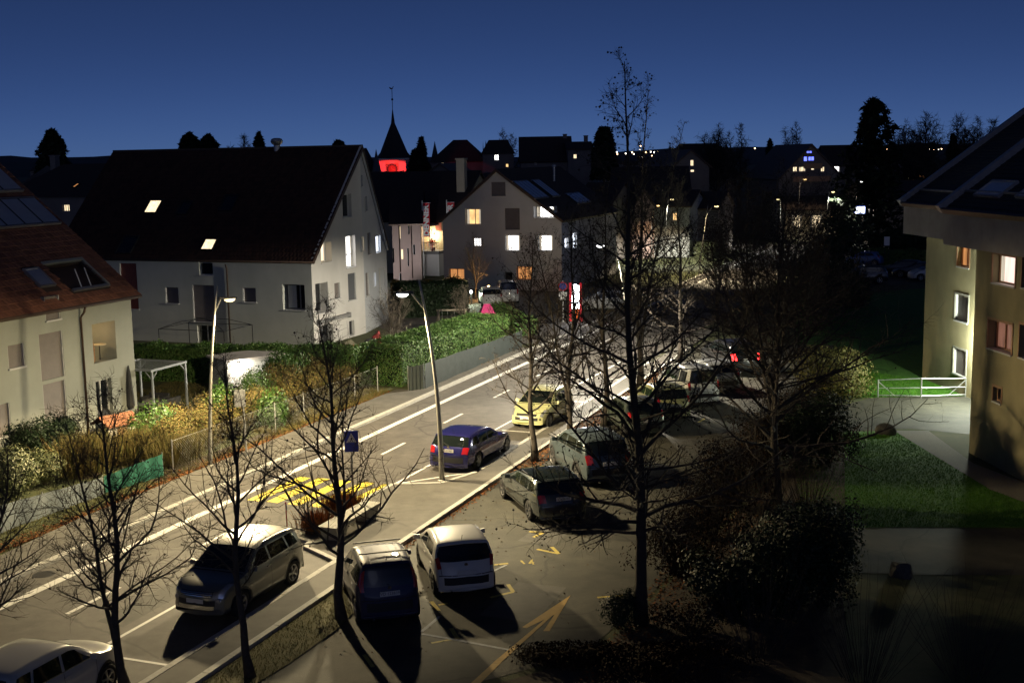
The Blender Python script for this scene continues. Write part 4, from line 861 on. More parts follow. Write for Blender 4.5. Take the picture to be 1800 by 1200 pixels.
def street_lamp(label, base, topv, bow, headv, energy, col, lens, r=.085, cone=165, tilt=None, floor_=.27):
    """tapered, slightly bowed mast whose tip rises past a flat luminaire on a short arm; vectors are relative to the base"""
    t = thing('street_lamp', label, 'street lamp', (base[0], base[1], 0), 0, 'street lamps along the roads')
    top = Vector(topv); bw = Vector(bow); pts = []; rr = []
    for i in range(15):
        f = i/14; pts.append(top*f + bw*math.sin(math.pi*f*.95)); rr.append(r*(1-.62*f))
    MB().tube(pts, rr, 12).build('mast', M['pole'], t, smooth=True)
    MB().lathe([(r*1.5,0),(r*1.5,.10),(r*1.1,.14)], 12).build('base_plate', M['pole'], t)
    h = Vector(headv); fpt = pts[12]; dirv = Vector((h.x-fpt.x, h.y-fpt.y, 0)); L = dirv.length; dirv.normalize(); sd = Vector((-dirv.y, dirv.x, 0))
    MB().bar(fpt, h - dirv*.28, .035, 8).build('arm', M['pole'], t)
    hd = MB(); a = h - dirv*.34; b = h + dirv*.34
    hd.hexa([a-sd*.07+Vector((0,0,.0)), b-sd*.13, b+sd*.13, a+sd*.07, a-sd*.06+Vector((0,0,.09)), b-sd*.1+Vector((0,0,.05)), b+sd*.1+Vector((0,0,.05)), a+sd*.06+Vector((0,0,.09))])
    ho = hd.build('luminaire', M['dark_metal'], t)
    MB().lathe([(.01,-.13),(.12,-.115),(.2,-.06),(.21,-.004)], 14, tuple(h + dirv*.08)).build('lens', lens, ho)
    if energy: lamp_light('lamp_light', t, h + dirv*.08 - Vector((0,0,.44)), energy, col, .2, True, cone, aim=None if tilt is None else Vector(h) + Vector(tilt), floor_=floor_)
    return t
WARM = (1,.79,.44); COOLW = (.93,.97,1)
B1 = G(370,822); hd1 = V(400,525,B1[1]+.4) - B1; tp1 = V(381,503,B1[1]) - B1
E1 = 4000; E2 = 3300
street_lamp('tall bowed street lamp shining warm beside the left pavement', B1, (tp1[0],.1,tp1[2]), (-.12,0,0), tuple(hd1), E1, WARM, M['lamp_led'], cone=164, tilt=(.20,-.04,-1), floor_=.18)
B2 = G(777,848); tp2 = V(735,492,B2[1]) - B2; hd2 = V(711,516,B2[1]+.2) - B2
street_lamp('leaning bowed street lamp on the right pavement behind the zebra crossing', B2, (tp2[0],0,tp2[2]), (.2,0,0), tuple(hd2), E2, (1,.82,.49), M['lamp_cool'], .1, cone=158, tilt=(-.22,.05,-1))
B3 = G(1110,652); tp3 = V(1077,412,B3[1]) - B3; hd3 = V(1058,431,B3[1]+.2) - B3
street_lamp('third bowed street lamp, cool white, at the far end of the parked cars', B3, (tp3[0],0,tp3[2]), (.2,0,0), tuple(hd3), 6500, (1,.9,.7), M['lamp_cool'], .1, cone=158, tilt=(-.22,.05,-1))
def far_lamp(label, bpx, hpx, energy, col, lens, Y=None, r=.07):
    b = G(*bpx) if Y is None else V(bpx[0], bpx[1], Y); h = V(hpx[0], hpx[1], b[1]); rel = Vector((h[0]-b[0], 0, h[2]))
    return street_lamp(label, b, (rel.x*.55,0,rel.z+.1), (-.08,0,0), (rel.x if abs(rel.x) > .5 else .6, 0, rel.z), energy, col, lens, r, 128)
far_lamp('brightest far street lamp, white, at the cross street', (1168,462), (1180,350), 5200, (1,.95,.82), M['lamp_led'])
far_lamp('far street lamp with warm light right of the brightest one', (1228,486), (1258,362), 4600, (1,.8,.5), M['lamp_led'])
far_lamp('street lamp behind the bushes below the chalet, left one', (1375,430), (1369,350), 3000, (1,.95,.85), M['lamp_led'], 150)
far_lamp('street lamp behind the bushes below the chalet, right one', (1452,430), (1459,337), 3200, (1,.95,.85), M['lamp_led'], 140)
far_lamp('small lamp above the illuminated blue white sign', (1503,420), (1509,319), 2600, (1,.95,.85), M['lamp_cool'], 150)
far_lamp('small street lamp left of the bush, dim and far', (1388,420), (1391,335), 0, COOLW, M['lamp_cool'], 190)
far_lamp('left lamp of the far twin pair on the right', (1570,400), (1573,314), 300, (1,.85,.6), M['lamp_led'], 180)
far_lamp('right lamp of the far twin pair on the right', (1588,400), (1585,313), 300, (1,.85,.6), M['lamp_led'], 181)
far_lamp('small warm far lamp left of the brightest street lamp', (1146,420), (1149,361), 300, (1,.7,.4), M['lamp_warm'], 136)
far_lamp('small warm lamp in front of the chalet terrace', (1404,400), (1407,315), 300, (1,.75,.45), M['lamp_warm'], 158)
# short globe lamps by the shop
def post_lamp(label, px, Y, energy, col, lens, r=.13):
    p = V(px[0], px[1], Y); t = thing('post_lamp', label, 'lamp', (p[0], p[1], 0), 0, 'short lamps by the gardens')
    MB().bar((0,0,0),(0,0,p[2]-.1),.035,8).build('post', M['dark_metal'], t); MB().ball((0,0,p[2]),r,10).build('globe', lens, t)
    lamp_light('lamp_light', t, (0,-r-.1,p[2]+.02), energy, col, .1, False); return t
post_lamp('short orange post lamp beside the parked white cars', (859,504), 100, 420, (1,.55,.2), M['lamp_warm'])
post_lamp('short greenish white post lamp behind the playground', (828,513), 97, 260, (.85,1,.7), M['lamp_cool'])
post_lamp('courtyard lamp before the white lower storey of the cream house', (734,497), 114, 900, (.97,.97,1), M['lamp_cool'], .1)
# far lights on the hillside
me_p = MB().bar((0,0,0),(0,0,6),.12,5).mesh('post', M['dark_metal']); me_g = MB().ball((0,0,6.2),.44,6).mesh('globe', M['lamp_far']); me_w = MB().ball((0,0,6.2),.44,6).mesh('globe', M['lamp_far_warm'])
FL = [(1084,268),(1085,271),(1100,270),(1111,268),(1114,271),(1126,257),(1125,263),(1126,276),(1130,276),(1135,268),(1144,267),(1146,274),(1150,268),(1156,267),(1165,267),(1171,268),(1181,268),(1161,272),(1154,272),(1327,261),(1362,262),(1559,262),(1594,263),(1617,262),(1634,263),(1642,264),(1650,263),(1655,262),(172,291),(1582,271),(1603,271),(1052,279),(1047,287)]
for i, (x, y) in enumerate(FL):
    Y = 700 + (i*37) % 260; p = V(x, y, Y); warm = i % 4 in (1, 3)
    t = thing('distant_lamp', 'tiny distant lamp glowing on the far hillside', 'lamp', (p[0], p[1], p[2]-6.2), 0, 'tiny lamps on the hillside')
    link('post', me_p, t); link('globe', me_w if warm else me_g, t).scale = (1,1,1)
# the wall lamp in the corner between the two apartment blocks
wl = thing('wall_lamp', 'bright wall lamp in the corner between the two apartment blocks', 'lamp', tuple(bf.Mx @ Vector((7.0, 0, 2.9))), bf.yaw)
MB().box(-.12,.12,-.2,0,-.05,.05).build('bracket', M['dark_metal'], wl); MB().ball((0,-.28,-.02),.09,8).build('globe', M['lamp_cool'], wl)
lamp_light('lamp_light', wl, (0,-.40,-.1), 2700, (.93,1,.82), .3, False)

# ================================================================ STREET FURNITURE
sgb = G(622,893); sg = thing('crossing_sign', 'blue pedestrian crossing sign on a grey post beside the zebra', 'road sign', sgb, R(8))
zt_ = V(617,757,sgb[1])[2]; zb_ = V(617,793,sgb[1])[2]; hw_ = .22
MB().bar((0,0,0),(0,0,zt_-.05),.03,8).build('post', M['pole'], sg, smooth=True)
pl = MB().box(-hw_,hw_,-.06,-.035,zb_,zt_).build('sign_plate', mat('sign_blue', (.012,.03,.32), .4), sg)
MB().box(-hw_-.012,hw_+.012,-.034,-.03,zb_-.012,zt_+.012).build('plate_back', M['white_metal'], pl)
zm = (zt_+zb_)/2 + .02; MB().tri((-.17,-.064,zm-.05),(.17,-.064,zm-.05),(0,-.064,zt_-.06)).build('white_triangle', M['white_metal'], pl)
pd = MB(); blk = mat('sign_black', (.01,.01,.01), .5)
pd.poly([(.018*math.cos(a*.7),-.068,zt_-.15+.022*math.sin(a*.7)) for a in range(9)])
for q in (((-.012,.12),(.03,.12),(.025,.03),(-.02,.03)),((-.02,.04),(.005,.04),(-.03,-.03),(-.06,-.03)),((.005,.04),(.028,.04),(.07,-.03),(.042,-.03)),((.02,.11),(.03,.11),(.075,.06),(.06,.05)),((-.012,.11),(-.02,.10),(-.06,.05),(-.048,.05))):
    pd.poly([(x,-.068,zm-.0+z) for x, z in q])
for k in range(5): pd.quad((-.12+k*.055,-.068,zm-.045),(-.085+k*.055,-.068,zm-.045),(-.09+k*.05,-.068,zm-.025),(-.12+k*.05,-.068,zm-.025))
pd.build('walking_figure', blk, pl)
stk_ = thing('snow_pole', 'thin red marker pole at the corner of the widened pavement', 'marker pole', G(506,945)); MB().bar((0,0,0),(-.02,0,1.15),.02,6).build('pole', mat('red_plastic', (.45,.03,.03), .5), stk_); MB().lathe([(.022,.9),(.024,.9),(.024,1.05),(.022,1.05)], 6).build('reflector', M['white_metal'], stk_)
# concrete bench
a_, b_ = np.array(SN(585,962)), np.array(SN(655,912)); bc = (a_+b_)/2
bn_ = thing('concrete_bench', 'long concrete slab bench with block feet on the widened pavement', 'bench', RP(bc[0]+.1, bc[1]-.15, .09), YAW_ROAD)
MB().hexa([(-1.45,-.3,.36),(1.45,-.3,.36),(1.45,.3,.36),(-1.45,.3,.36),(-1.5,-.32,.48),(1.5,-.32,.48),(1.5,.32,.48),(-1.5,.32,.48)]).build('seat', M['planter_concrete'], bn_)
for sx in (-1,1): MB().hexa([(sx*1.02-.22,-.26,0),(sx*1.02+.22,-.26,0),(sx*1.02+.22,.26,0),(sx*1.02-.22,.26,0),(sx*1.02-.38,-.29,.355),(sx*1.02+.38,-.29,.355),(sx*1.02+.38,.29,.355),(sx*1.02-.38,.29,.355)]).build('foot_block', M['planter_concrete'], bn_)
# sign seen from behind, left pavement
sb = G(434,806); rs = thing('road_sign', 'grey back of a tall road sign in front of the garden shrubs', 'road sign', sb, R(5))
z1, z0 = V(427,684,sb[1])[2], V(427,714,sb[1])[2]; MB().bar((0,0,0),(-.06,0,z1),.04,8).build('post', M['steel'], rs); MB().box(-.36,.07,-.08,-.05,z0,z1).build('sign_plate', M['steel'], rs)
# screens along the gardens
def screen(label, a, b, h0, h1, m, name='privacy_screen', posts=4):
    A, B = G(*a), G(*b); d_ = B - A; L_ = float(np.linalg.norm(d_)); t = thing(name, label, 'screen', A, math.atan2(d_[1], d_[0]))
    P = [[(L_*i/24, .03*math.sin(i*1.1)+.012*math.sin(i*2.7), (h0+(h1-h0)*i/24)*k/4) for i in range(25)] for k in range(5)]
    MB().grid(P).build('fabric', m, t, smooth=True)
    for i in range(posts): x = L_*i/(posts-1); MB().bar((x,.06,0),(x,.06,h0+(h1-h0)*i/(posts-1)+.05),.022,6).build('post', M['steel'], t)
    return t
M['screen_grey'] = mat('screen_grey', (.12,.14,.15), .8, col2=(.155,.175,.185), scale=3); M['screen_green'] = mat('screen_green', (.015,.11,.075), .7, col2=(.02,.14,.095), scale=3); M['screen_dark'] = mat('screen_dark', (.026,.034,.034), .8, col2=(.04,.05,.05), scale=2)
screen('long grey fabric screen along the lower left garden', (-40,952), (184,868), .95, .62, M['screen_grey'], posts=7)
screen('green fabric screen at the end of the grey one', (184,867), (289,836), .62, .85, M['screen_green'])
screen('dark grey screen below the clipped hedge, long stretch along the pavement', (748,686), (919,612), 1.35, 1.1, M['screen_dark'], posts=6)
screen('short dark grey screen closing the corner of the clipped hedge', (719,690), (747,686.5), 1.3, 1.35, M['screen_dark'], posts=2)
# chain-link fence along the shrubs
fe = thing('chain_link_fence', 'chain link fence with steel posts in front of the dry shrubs', 'fence', RP(37.2,-28.0), YAW_ROAD)
for i in range(8): MB().bar((i*2.4,0,0),(i*2.4,0,1.32),.025,6).build('post', M['steel'], fe)
wm = MB()
for i in range(0, 150):
    x = i*.112; 
    if x < 15.7: wm.tube([(x,0,.02),(x+1.12,0,1.25)],[.0028,.0028],3,False); wm.tube([(x+1.12,0,.02),(x,0,1.25)],[.0028,.0028],3,False)
wm.build('wire_mesh', M['steel'], fe, kind='stuff')
MB().bar((0,0,1.25),(16.8,0,1.25),.006,4).build('tension_wire', M['steel'], fe)
# banners
FNT = bpy.data.fonts.load('<builtin>') if False else None
def text_mesh(s_, size, m, name, parent, M4, bold=.0, ext=.0):
    c = bpy.data.curves.new(name, 'FONT'); c.body = s_; c.size = size; c.align_x = 'CENTER'; c.align_y = 'CENTER'; c.offset = bold; c.extrude = ext; c.resolution_u = 3
    tmp = bpy.data.objects.new(name, c); COL.objects.link(tmp); dg = bpy.context.evaluated_depsgraph_get(); me = bpy.data.meshes.new_from_object(tmp.evaluated_get(dg))
    bpy.data.objects.remove(tmp); bpy.data.curves.remove(c); me.materials.clear(); me.materials.append(m); o = link(name, me, parent); o.matrix_local = M4; return o
M['banner_red'] = mat('banner_red', (.55,.02,.03), .7, col2=(.62,.03,.04), scale=2, emit=(.6,.02,.03), estr=0.0)
def banner(label, px, Y, word):
    a = V(px[0], px[1], Y); b = V(px[2], px[3], Y); H_ = a[2]-b[2]; W_ = b[0]-a[0]
    t = thing('banner_flag', label, 'banner', (a[0], Y, 0), R(-14), 'red banners above the shop')
    MB().bar((0,0,0),(0,0,a[2]+.25),.05,8).build('flag_pole', M['white_metal'], t); MB().bar((0,0,a[2]+.02),(W_+.05,0,a[2]+.02),.03,6).build('cross_arm', M['white_metal'], t)
    cl_ = MB().grid([[(.08+(W_-.08)*i/6, -.05*math.sin(i*.9+k*.4), a[2]-H_*k/10) for i in range(7)] for k in range(11)]).build('cloth', M['banner_red'], t, smooth=True)
    text_mesh(word, W_*1.02, M['white_metal'], 'lettering', cl_, Matrix.Translation((.08+(W_-.08)/2, -.09, a[2]-H_*.52)) @ Matrix.Rotation(R(90),4,'X') @ Matrix.Rotation(R(90),4,'Z'), .035)
    return t
banner('tall red banner with white lettering beside the cream house', (742,357,757,416), 120, 'DENNER')
banner('second red banner half hidden by the roof of the middle house', (785,356,800,415), 121, 'DENNER')
# lit shop totem and no-stopping sign, lit blue sign
tp = V(1012,533,86.0); tt = thing('shop_totem', 'tall shop totem with red frame and glaring white lit panel', 'sign', (tp[0],86,0), R(-12))
zt_ = V(1012,497,86)[2]
M['totem_red'] = mat('totem_red', (.5,.02,.03), .5, emit=(1,.03,.05), estr=.35); M['totem_lit'] = mat('totem_lit', (1,1,1), .5, emit=(.93,.95,1), estr=26)
MB().box(-.45,-.3,-.1,.1,0,zt_).build('red_post', M['totem_red'], tt); MB().box(.3,.45,-.1,.1,0,zt_).build('red_post', M['totem_red'], tt)
MB().box(-.298,.298,-.06,.06,.2,zt_-.05).build('panel_body', M['dark_metal'], tt)
MB().quad((-.26,-.066,zt_-1.35),(.26,-.066,zt_-1.35),(.26,-.066,zt_-.12),(-.26,-.066,zt_-.12)).build('lit_panel', M['totem_lit'], tt); MB().quad((-.26,-.066,.9),(.26,-.066,.9),(.26,-.066,zt_-1.45),(-.26,-.066,zt_-1.45)).build('lit_panel', M['totem_lit'], tt)
MB().box(-.2,.2,-.07,.05,.2,.85).build('orange_base', mat('totem_orange', (.6,.12,.02), .5, emit=(1,.2,.03), estr=.5), tt)
ns = G(990,566); nst = thing('no_stopping_sign', 'round blue no stopping sign on a white post left of the totem', 'road sign', ns, R(-5)); zs_ = V(988,503,ns[1])[2]
MB().bar((0,0,0),(0,0,zs_+.4),.035,8).build('post', M['white_metal'], nst)
dsk = MB().lathe([(.01,-.06),(.30,-.06),(.30,-.04)], 20, (0,0,zs_), 'y').build('sign_disc', mat('sign_blue2', (.02,.05,.4), .4), nst)
rr_ = MB().lathe([(.25,-.066),(.33,-.066),(.33,-.04)], 20, (0,0,zs_), 'y'); rr_.build('red_ring', mat('sign_red', (.6,.03,.03), .4), dsk)
MB().beam((-.2,-.068,zs_+.2),(.2,-.068,zs_-.2),.07,.006).build('red_bar', mat('sign_red2', (.6,.03,.03), .4), dsk); MB().beam((-.2,-.07,zs_-.2),(.2,-.07,zs_+.2),.07,.006).build('red_bar', mat('sign_red3', (.6,.03,.03), .4), dsk)
MB().box(-.28,.28,-.06,-.04,zs_-.95,zs_-.42).build('white_plate', M['white_metal'], nst)
bs = V(1511,369,138); bst = thing('lit_sign', 'glowing blue white sign panel in front of the dark conifer', 'sign', (bs[0],138,0), R(6))
MB().box(-.62,.62,-.1,.1,bs[2]-.42,bs[2]+.42).build('sign_box', mat('sign_box_blue', (.02,.03,.2), .5, emit=(.2,.3,1), estr=.8), bst); MB().quad((-.56,-.104,bs[2]-.36),(.56,-.104,bs[2]-.36),(.56,-.104,bs[2]+.33),(-.56,-.104,bs[2]+.33)).build('lit_face', mat('lit_face', (1,1,1), .5, emit=(.8,.88,1), estr=9), bst); MB().bar((0,0,0),(0,0,bs[2]-.4),.08).build('post', M['dark_metal'], bst)
bb = V(1559,422,125); nb = thing('notice_board', 'small white notice board by the far fence on the right', 'notice board', (bb[0],125,0)); MB().box(-.28,.28,-.03,.03,bb[2]-.55,bb[2]+.35).build('board', M['white_metal'], nb); MB().bar((-.2,.05,0),(-.2,.05,bb[2]),.03).build('post', M['dark_metal'], nb); MB().bar((.2,.05,0),(.2,.05,bb[2]),.03).build('post', M['dark_metal'], nb)
# railing in front of the far block
ra = thing('railing', 'galvanised tube railing at the edge of the lit lawn on the right', 'railing', (0,0,0))
pp = [G(1543,698), G(1619,700), G(1697,697)]; hz = [V(1543,667,pp[0][1])[2], V(1619,664,pp[1][1])[2], V(1697,664,pp[2][1])[2]]
for p, z in zip(pp, hz): MB().bar((p[0],p[1],0),(p[0],p[1],z),.035,8).build('post', M['steel'], ra)
for f in (.97,.52,.12):
    for i in range(2): MB().bar((pp[i][0],pp[i][1],hz[i]*f),(pp[i+1][0],pp[i+1][1],hz[i+1]*f),.022,6).build('rail', M['steel'], ra)
MB().bar((pp[0][0],pp[0][1],hz[0]*.9),(pp[0][0]+.8,pp[0][1]+.0,.05),.022,6).build('brace', M['steel'], ra); MB().bar((pp[2][0],pp[2][1],hz[2]*.9),(pp[2][0]-.85,pp[2][1],.05),.022,6).build('brace', M['steel'], ra)
MB().bar((pp[2][0],pp[2][1],hz[2]*.97),(pp[2][0]+1.3,pp[2][1]+.6,hz[2]*.97),.022,6).build('rail', M['steel'], ra); MB().bar((pp[2][0],pp[2][1],hz[2]*.52),(pp[2][0]+1.3,pp[2][1]+.6,hz[2]*.52),.022,6).build('rail', M['steel'], ra)
def boulder(label, px, sx, sy, sz, seed):
    bm = bmesh.new(); bmesh.ops.create_icosphere(bm, subdivisions=3, radius=1); rg = random.Random(seed)
    ax = [Vector((rg.gauss(0,1), rg.gauss(0,1), rg.gauss(0,.7))).normalized() for _ in range(14)]
    for v in bm.verts:
        for a in ax:
            d_ = v.co.dot(a); 
            if d_ > .78: v.co -= a*(d_-.78)*.85
        v.co = Vector((v.co.x*sx, v.co.y*sy, max(-.12, v.co.z)*sz))
    me = bpy.data.meshes.new('boulder'); bm.to_mesh(me); bm.free(); me.materials.append(M['rock']); o = link('boulder', me); p = G(*px); o.location = (p[0], p[1], .05); o.rotation_euler = (0,0,seed); return tag(o, label, 'boulder')
boulder('dark boulder at the edge of the lit forecourt', (1556,762), .5, .35, .42, 3); boulder('boulder in the dark beside the lower path', (1583,1010), .42, .36, .4, 8)

# ================================================================ GARDENS ON THE LEFT
h1p = lambda u, v, z=0: h1.Mx @ Vector((u, v, z))
pg = thing('pergola', 'grey steel pergola frame over the terrace of the left house', 'pergola', tuple(G(272,737)), YAW_ROAD)
PL, PW, PH = 2.5, 2.6, 2.2                    # along the road, towards the house
for x in (0, PL):
    for y in (0, PW):
        MB().box(x-.04,x+.04,y-.04,y+.04,0,PH).build('post', M['steel_dull'], pg)
        for dx, dy in ((.35 if x == 0 else -.35, 0), (0, .35 if y == 0 else -.35)): MB().beam((x,y,PH-.38),(x+dx,y+dy,PH-.03),.04,.04).build('brace', M['steel_dull'], pg)
for y in (0, PW): MB().box(-.1,PL+.1,y-.04,y+.04,PH+.002,PH+.1).build('beam', M['steel_dull'], pg)
for x in (0, PL): MB().box(x-.04,x+.04,.045,PW-.045,PH+.004,PH+.09).build('beam', M['steel_dull'], pg)
for i in range(1, 9): MB().bar((PL*i/9,0,PH+.06),(PL*i/9,PW,PH+.06),.02,5).build('rafter', M['steel_dull'], pg)
M['rattan'] = mat('rattan', (.02,.02,.022), .8, col2=(.035,.035,.037), scale=30); M['cushion'] = mat('cushion', (.24,.23,.21), .95, col2=(.3,.29,.26), scale=6)
def sofa(label, u, v, L_, rz):
    o = thing('garden_sofa', label, 'sofa', tuple(pg.matrix_basis @ Vector((u,v,0))), YAW_ROAD+rz)
    MB().box(-L_/2,L_/2,-.38,.38,.05,.34).build('base', M['rattan'], o); MB().box(-L_/2,L_/2,.28,.4,.345,.72).build('backrest', M['rattan'], o)
    for s_ in (-1,1): MB().box(s_*L_/2-.06,s_*L_/2+.06,-.37,.275,.345,.6).build('arm', M['rattan'], o)
    n = max(1, int(L_/.75))
    for i in range(n): MB().box(-L_/2+.09+i*(L_-.18)/n+.01,-L_/2+.09+(i+1)*(L_-.18)/n-.01,-.36,.26,.345,.46).build('cushion', M['cushion'], o)
    return o
sofa('dark rattan sofa along the road side of the pergola terrace', 1.2, .42, 1.7, math.pi); sofa('dark rattan sofa at the far end of the pergola terrace', 2.05, 1.5, 1.1, -math.pi/2); sofa('dark rattan armchair near the house wall under the pergola', .4, 1.9, .85, math.pi/2)
tb = thing('coffee_table', 'low table between the rattan sofas under the pergola', 'table', tuple(pg.matrix_basis @ Vector((1.2,1.35,0))), YAW_ROAD)
MB().box(-.4,.4,-.28,.28,.40,.45).build('table_top', M['cushion'], tb)
for sx in (-.34,.34):
    for sy in (-.22,.22): MB().box(sx-.03,sx+.03,sy-.03,sy+.03,0,.398).build('leg', M['rattan'], tb)
ps = thing('folded_parasol', 'folded dark parasol standing by the left house door', 'parasol', tuple(pg.matrix_basis @ Vector((-.6,.8,0))))
MB().bar((0,0,0),(0,0,2.5),.025).build('pole', M['steel'], ps); MB().lathe([(.03,2.55),(.09,2.2),(.17,1.2),(.2,.75),(.13,.6),(.02,.6)], 9).build('canopy', M['rattan'], ps); MB().lathe([(.01,.12),(.3,.1),(.32,0)], 12).build('foot', M['planter_concrete'], ps)
br = thing('flower_barrel', 'small round wooden tub by the pergola post', 'tub', tuple(G(271,742))); MB().lathe([(.2,0),(.25,.2),(.22,.42),(.19,.42),(.19,.36),(.01,.36)], 14).build('tub', M['frame_wood'], br); MB().lathe([(.245,.12),(.252,.12),(.252,.16),(.245,.16)], 14).build('hoop', M['dark_metal'], br)
sh = thing('garden_shed', 'small white garden shed with orange roof behind the shrubs', 'shed', tuple(G(206,782)), YAW_ROAD-.3)
MB().box(-.65,.65,-.45,.45,0,.95).build('wall', M['plaster_white'], sh)
rs_ = MB(); rs_.hexa([(-.8,-.62,.92),(.8,-.62,.92),(.8,0,1.28),(-.8,0,1.28),(-.8,-.62,.97),(.8,-.62,.97),(.8,0,1.33),(-.8,0,1.33)]); rs_.build('roof', mat('orange_felt', (.2,.085,.05), .9, col2=(.25,.11,.06), scale=6), sh)
MB().hexa([(-.8,0.002,1.28),(.8,.002,1.28),(.8,.62,.92),(-.8,.62,.92),(-.8,.002,1.33),(.8,.002,1.33),(.8,.62,.97),(-.8,.62,.97)]).build('roof', bpy.data.materials['orange_felt'], sh)
MB().box(-.25,.2,-.47,-.452,.05,.8).build('door', M['frame_wood'], sh)
def tarp(label, loc, sx, sy, sz, m, seed, rz=0.0):
    rg = np.random.default_rng(seed); n = 22; P = []
    for i in range(n):
        row = []
        for j in range(n):
            x, y = i/(n-1)*2-1, j/(n-1)*2-1; r_ = max(abs(x), abs(y)); h = (1-max(0,(r_-.55)/.45)**1.6)*(1-.25*x*x)*(.9+.18*math.sin(3*x+seed)*math.cos(2.5*y)); row.append((x*sx*(.78+.22*(1-h)), y*sy*(.78+.22*(1-h)), max(0,h)*sz+rg.normal(0,.012)))
        P.append(row)
    t = MB().grid(P).build('covered_grill', m, smooth=True); t.location = tuple(float(c) for c in loc); t.rotation_euler = (0,0,rz); return tag(t, label, 'covered furniture')
tarp('black tarpaulin over garden furniture at the left house wall', G(168,752), 1.2, .6, 1.0, M['rattan'], 2, YAW_ROAD)
# white garden hut lit by its own lamp
gh = thing('garden_hut', 'white garden hut glowing under its lamp behind the roadside shrubs', 'hut', tuple(G(402,697)), YAW_ROAD-.55)
MB().box(0,3.0,0,2.0,0,1.75).build('wall', M['plaster_white'], gh); MB().box(-.15,3.15,-.25,2.15,1.752,1.86).build('roof', M['concrete'], gh); MB().box(1.5,2.2,-.03,-.002,.02,1.6).build('door', M['frame_white'], gh); MB().box(2.4,2.9,-.03,-.002,.7,1.3).build('window', M['glass'], gh)
MB().ball((.6,-.3,1.62),.07,8).build('lamp_globe', M['lamp_cool'], gh); MB().bar((.6,0,1.7),(.6,-.3,1.66),.02).build('lamp_bracket', M['dark_metal'], gh)
lamp_light('lamp_light', gh, (.6,-.46,1.55), 130, (1,.93,.78), .06, False)
# thin frame of a garden pavilion in front of the steep house
gz = thing('pavilion_frame', 'thin dark frame of an uncovered garden pavilion before the steep house', 'pavilion', tuple(h2.Mx @ Vector((-4.2, 5.0, 0))), YAW_ROAD)
for x in (-1.5,1.5):
    for y in (-2.3,2.3): MB().bar((x,y,0),(x,y,1.75),.025).build('post', M['dark_metal'], gz); MB().tube([(x,y,1.75),(x*.5,y*.5,2.15),(0,0,2.25)],[.02]*3,5).build('rib', M['dark_metal'], gz)
for y in (-2.3,2.3): MB().bar((-1.5,y,1.75),(1.5,y,1.75),.02,5).build('edge_bar', M['dark_metal'], gz)
for x in (-1.5,1.5): MB().bar((x,-2.3,1.75),(x,2.3,1.75),.02,5).build('edge_bar', M['dark_metal'], gz)
# toys before the gable
ph = thing('toy_house', 'small brown roofed toy house by the gable wall', 'toy house', tuple(V(611,604,70)*[1,1,0]), YAW_ROAD+.2)
MB().box(-.55,.55,-.4,.4,0,.75).build('wall', mat('toy_cream', (.4,.38,.28), .7), ph); M['toy_brown'] = mat('toy_brown', (.12,.11,.07), .7)
for s_ in (-1,1): MB().hexa([(-.68,s_*.55,.68),(.68,s_*.55,.68),(.68,s_*.003,1.15),(-.68,s_*.003,1.15),(-.68,s_*.55,.73),(.68,s_*.55,.73),(.68,s_*.003,1.2),(-.68,s_*.003,1.2)]).build('roof', M['toy_brown'], ph)
MB().box(-.58,-.552,-.15,.15,.25,.55).build('window', M['glass'], ph)
def toy_chair(label, px, col, rz):
    p = V(px[0], px[1], 69); t = thing('child_chair', label, 'chair', (p[0],69,0.45), rz, 'plastic chairs by the gable'); m = mat('toy_plastic', col, .45)
    MB().box(-.17,.17,-.17,.17,.28,.32).build('seat', m, t); MB().box(-.17,.17,.14,.18,.325,.65).build('backrest', m, t)
    for sx in (-.15,.15):
        for sy in (-.15,.15): MB().box(sx-.025,sx+.025,sy-.025,sy+.025,-.45,.278).build('leg', m, t)
toy_chair('red plastic chair nearest the toy house', (626,602), (.5,.02,.02), .3); toy_chair('red plastic chair in the middle of the row', (634,602), (.5,.02,.02), -.4); toy_chair('red plastic chair beside the blue one', (641,602), (.5,.02,.02), .9); toy_chair('blue plastic chair by the gable', (646,598), (.02,.08,.5), -.2)
tw = thing('child_table', 'yellowish wooden children table right of the blue chair', 'table', tuple(V(677,606,69)*[1,1,0]+[0,0,.3]), .2)
MB().box(-.38,.38,-.3,.3,.5,.55).build('table_top', M['frame_wood'], tw)
for sx in (-.33,.33):
    for sy in (-.25,.25): MB().box(sx-.04,sx+.04,sy-.04,sy+.04,-.3,.498).build('leg', mat('pale_wood', (.4,.35,.18), .7), tw)
tarp('black covered grill beside the blue chair', V(650,598,71)*[1,1,0], .6, .45, 1.35, M['rattan'], 5); tarp('dark red cover behind the children table', V(661,592,72)*[1,1,0], .45, .4, 1.5, mat('red_cover', (.2,.02,.02), .8), 6)
# playground: swing, slide and tower
YP = 80.0
sw = thing('swing_frame', 'wooden swing frame in the dark playground', 'swing', tuple(V(795,590,YP)*[1,1,0]), .1); wd = mat('weathered_wood', (.2,.17,.13), .8, col2=(.26,.22,.17), scale=5)
zh = V(790,545,YP)[2]
for x in (-.9,.9):
    for y in (-1,1): MB().bar((x+y*.0-.1*y, y*.95,0),(x,0,zh),.06,8).build('leg', wd, sw)
MB().bar((-1.0,0,zh),(1.0,0,zh),.06,8).build('top_beam', wd, sw)
for x in (-.45,.35):
    st_ = MB().box(x-.2,x+.2,-.08,.08,.5,.54).build('swing_seat', M['dark_metal'], sw)
    for dx in (-.18,.18): MB().bar((x+dx,0,.54),(x+dx,0,zh),.01,4).build('chain', M['steel'], st_)
sd = thing('slide', 'blue plastic slide running down towards the hedge', 'slide', tuple(V(795,592,YP-3)*[1,1,0]), .15)
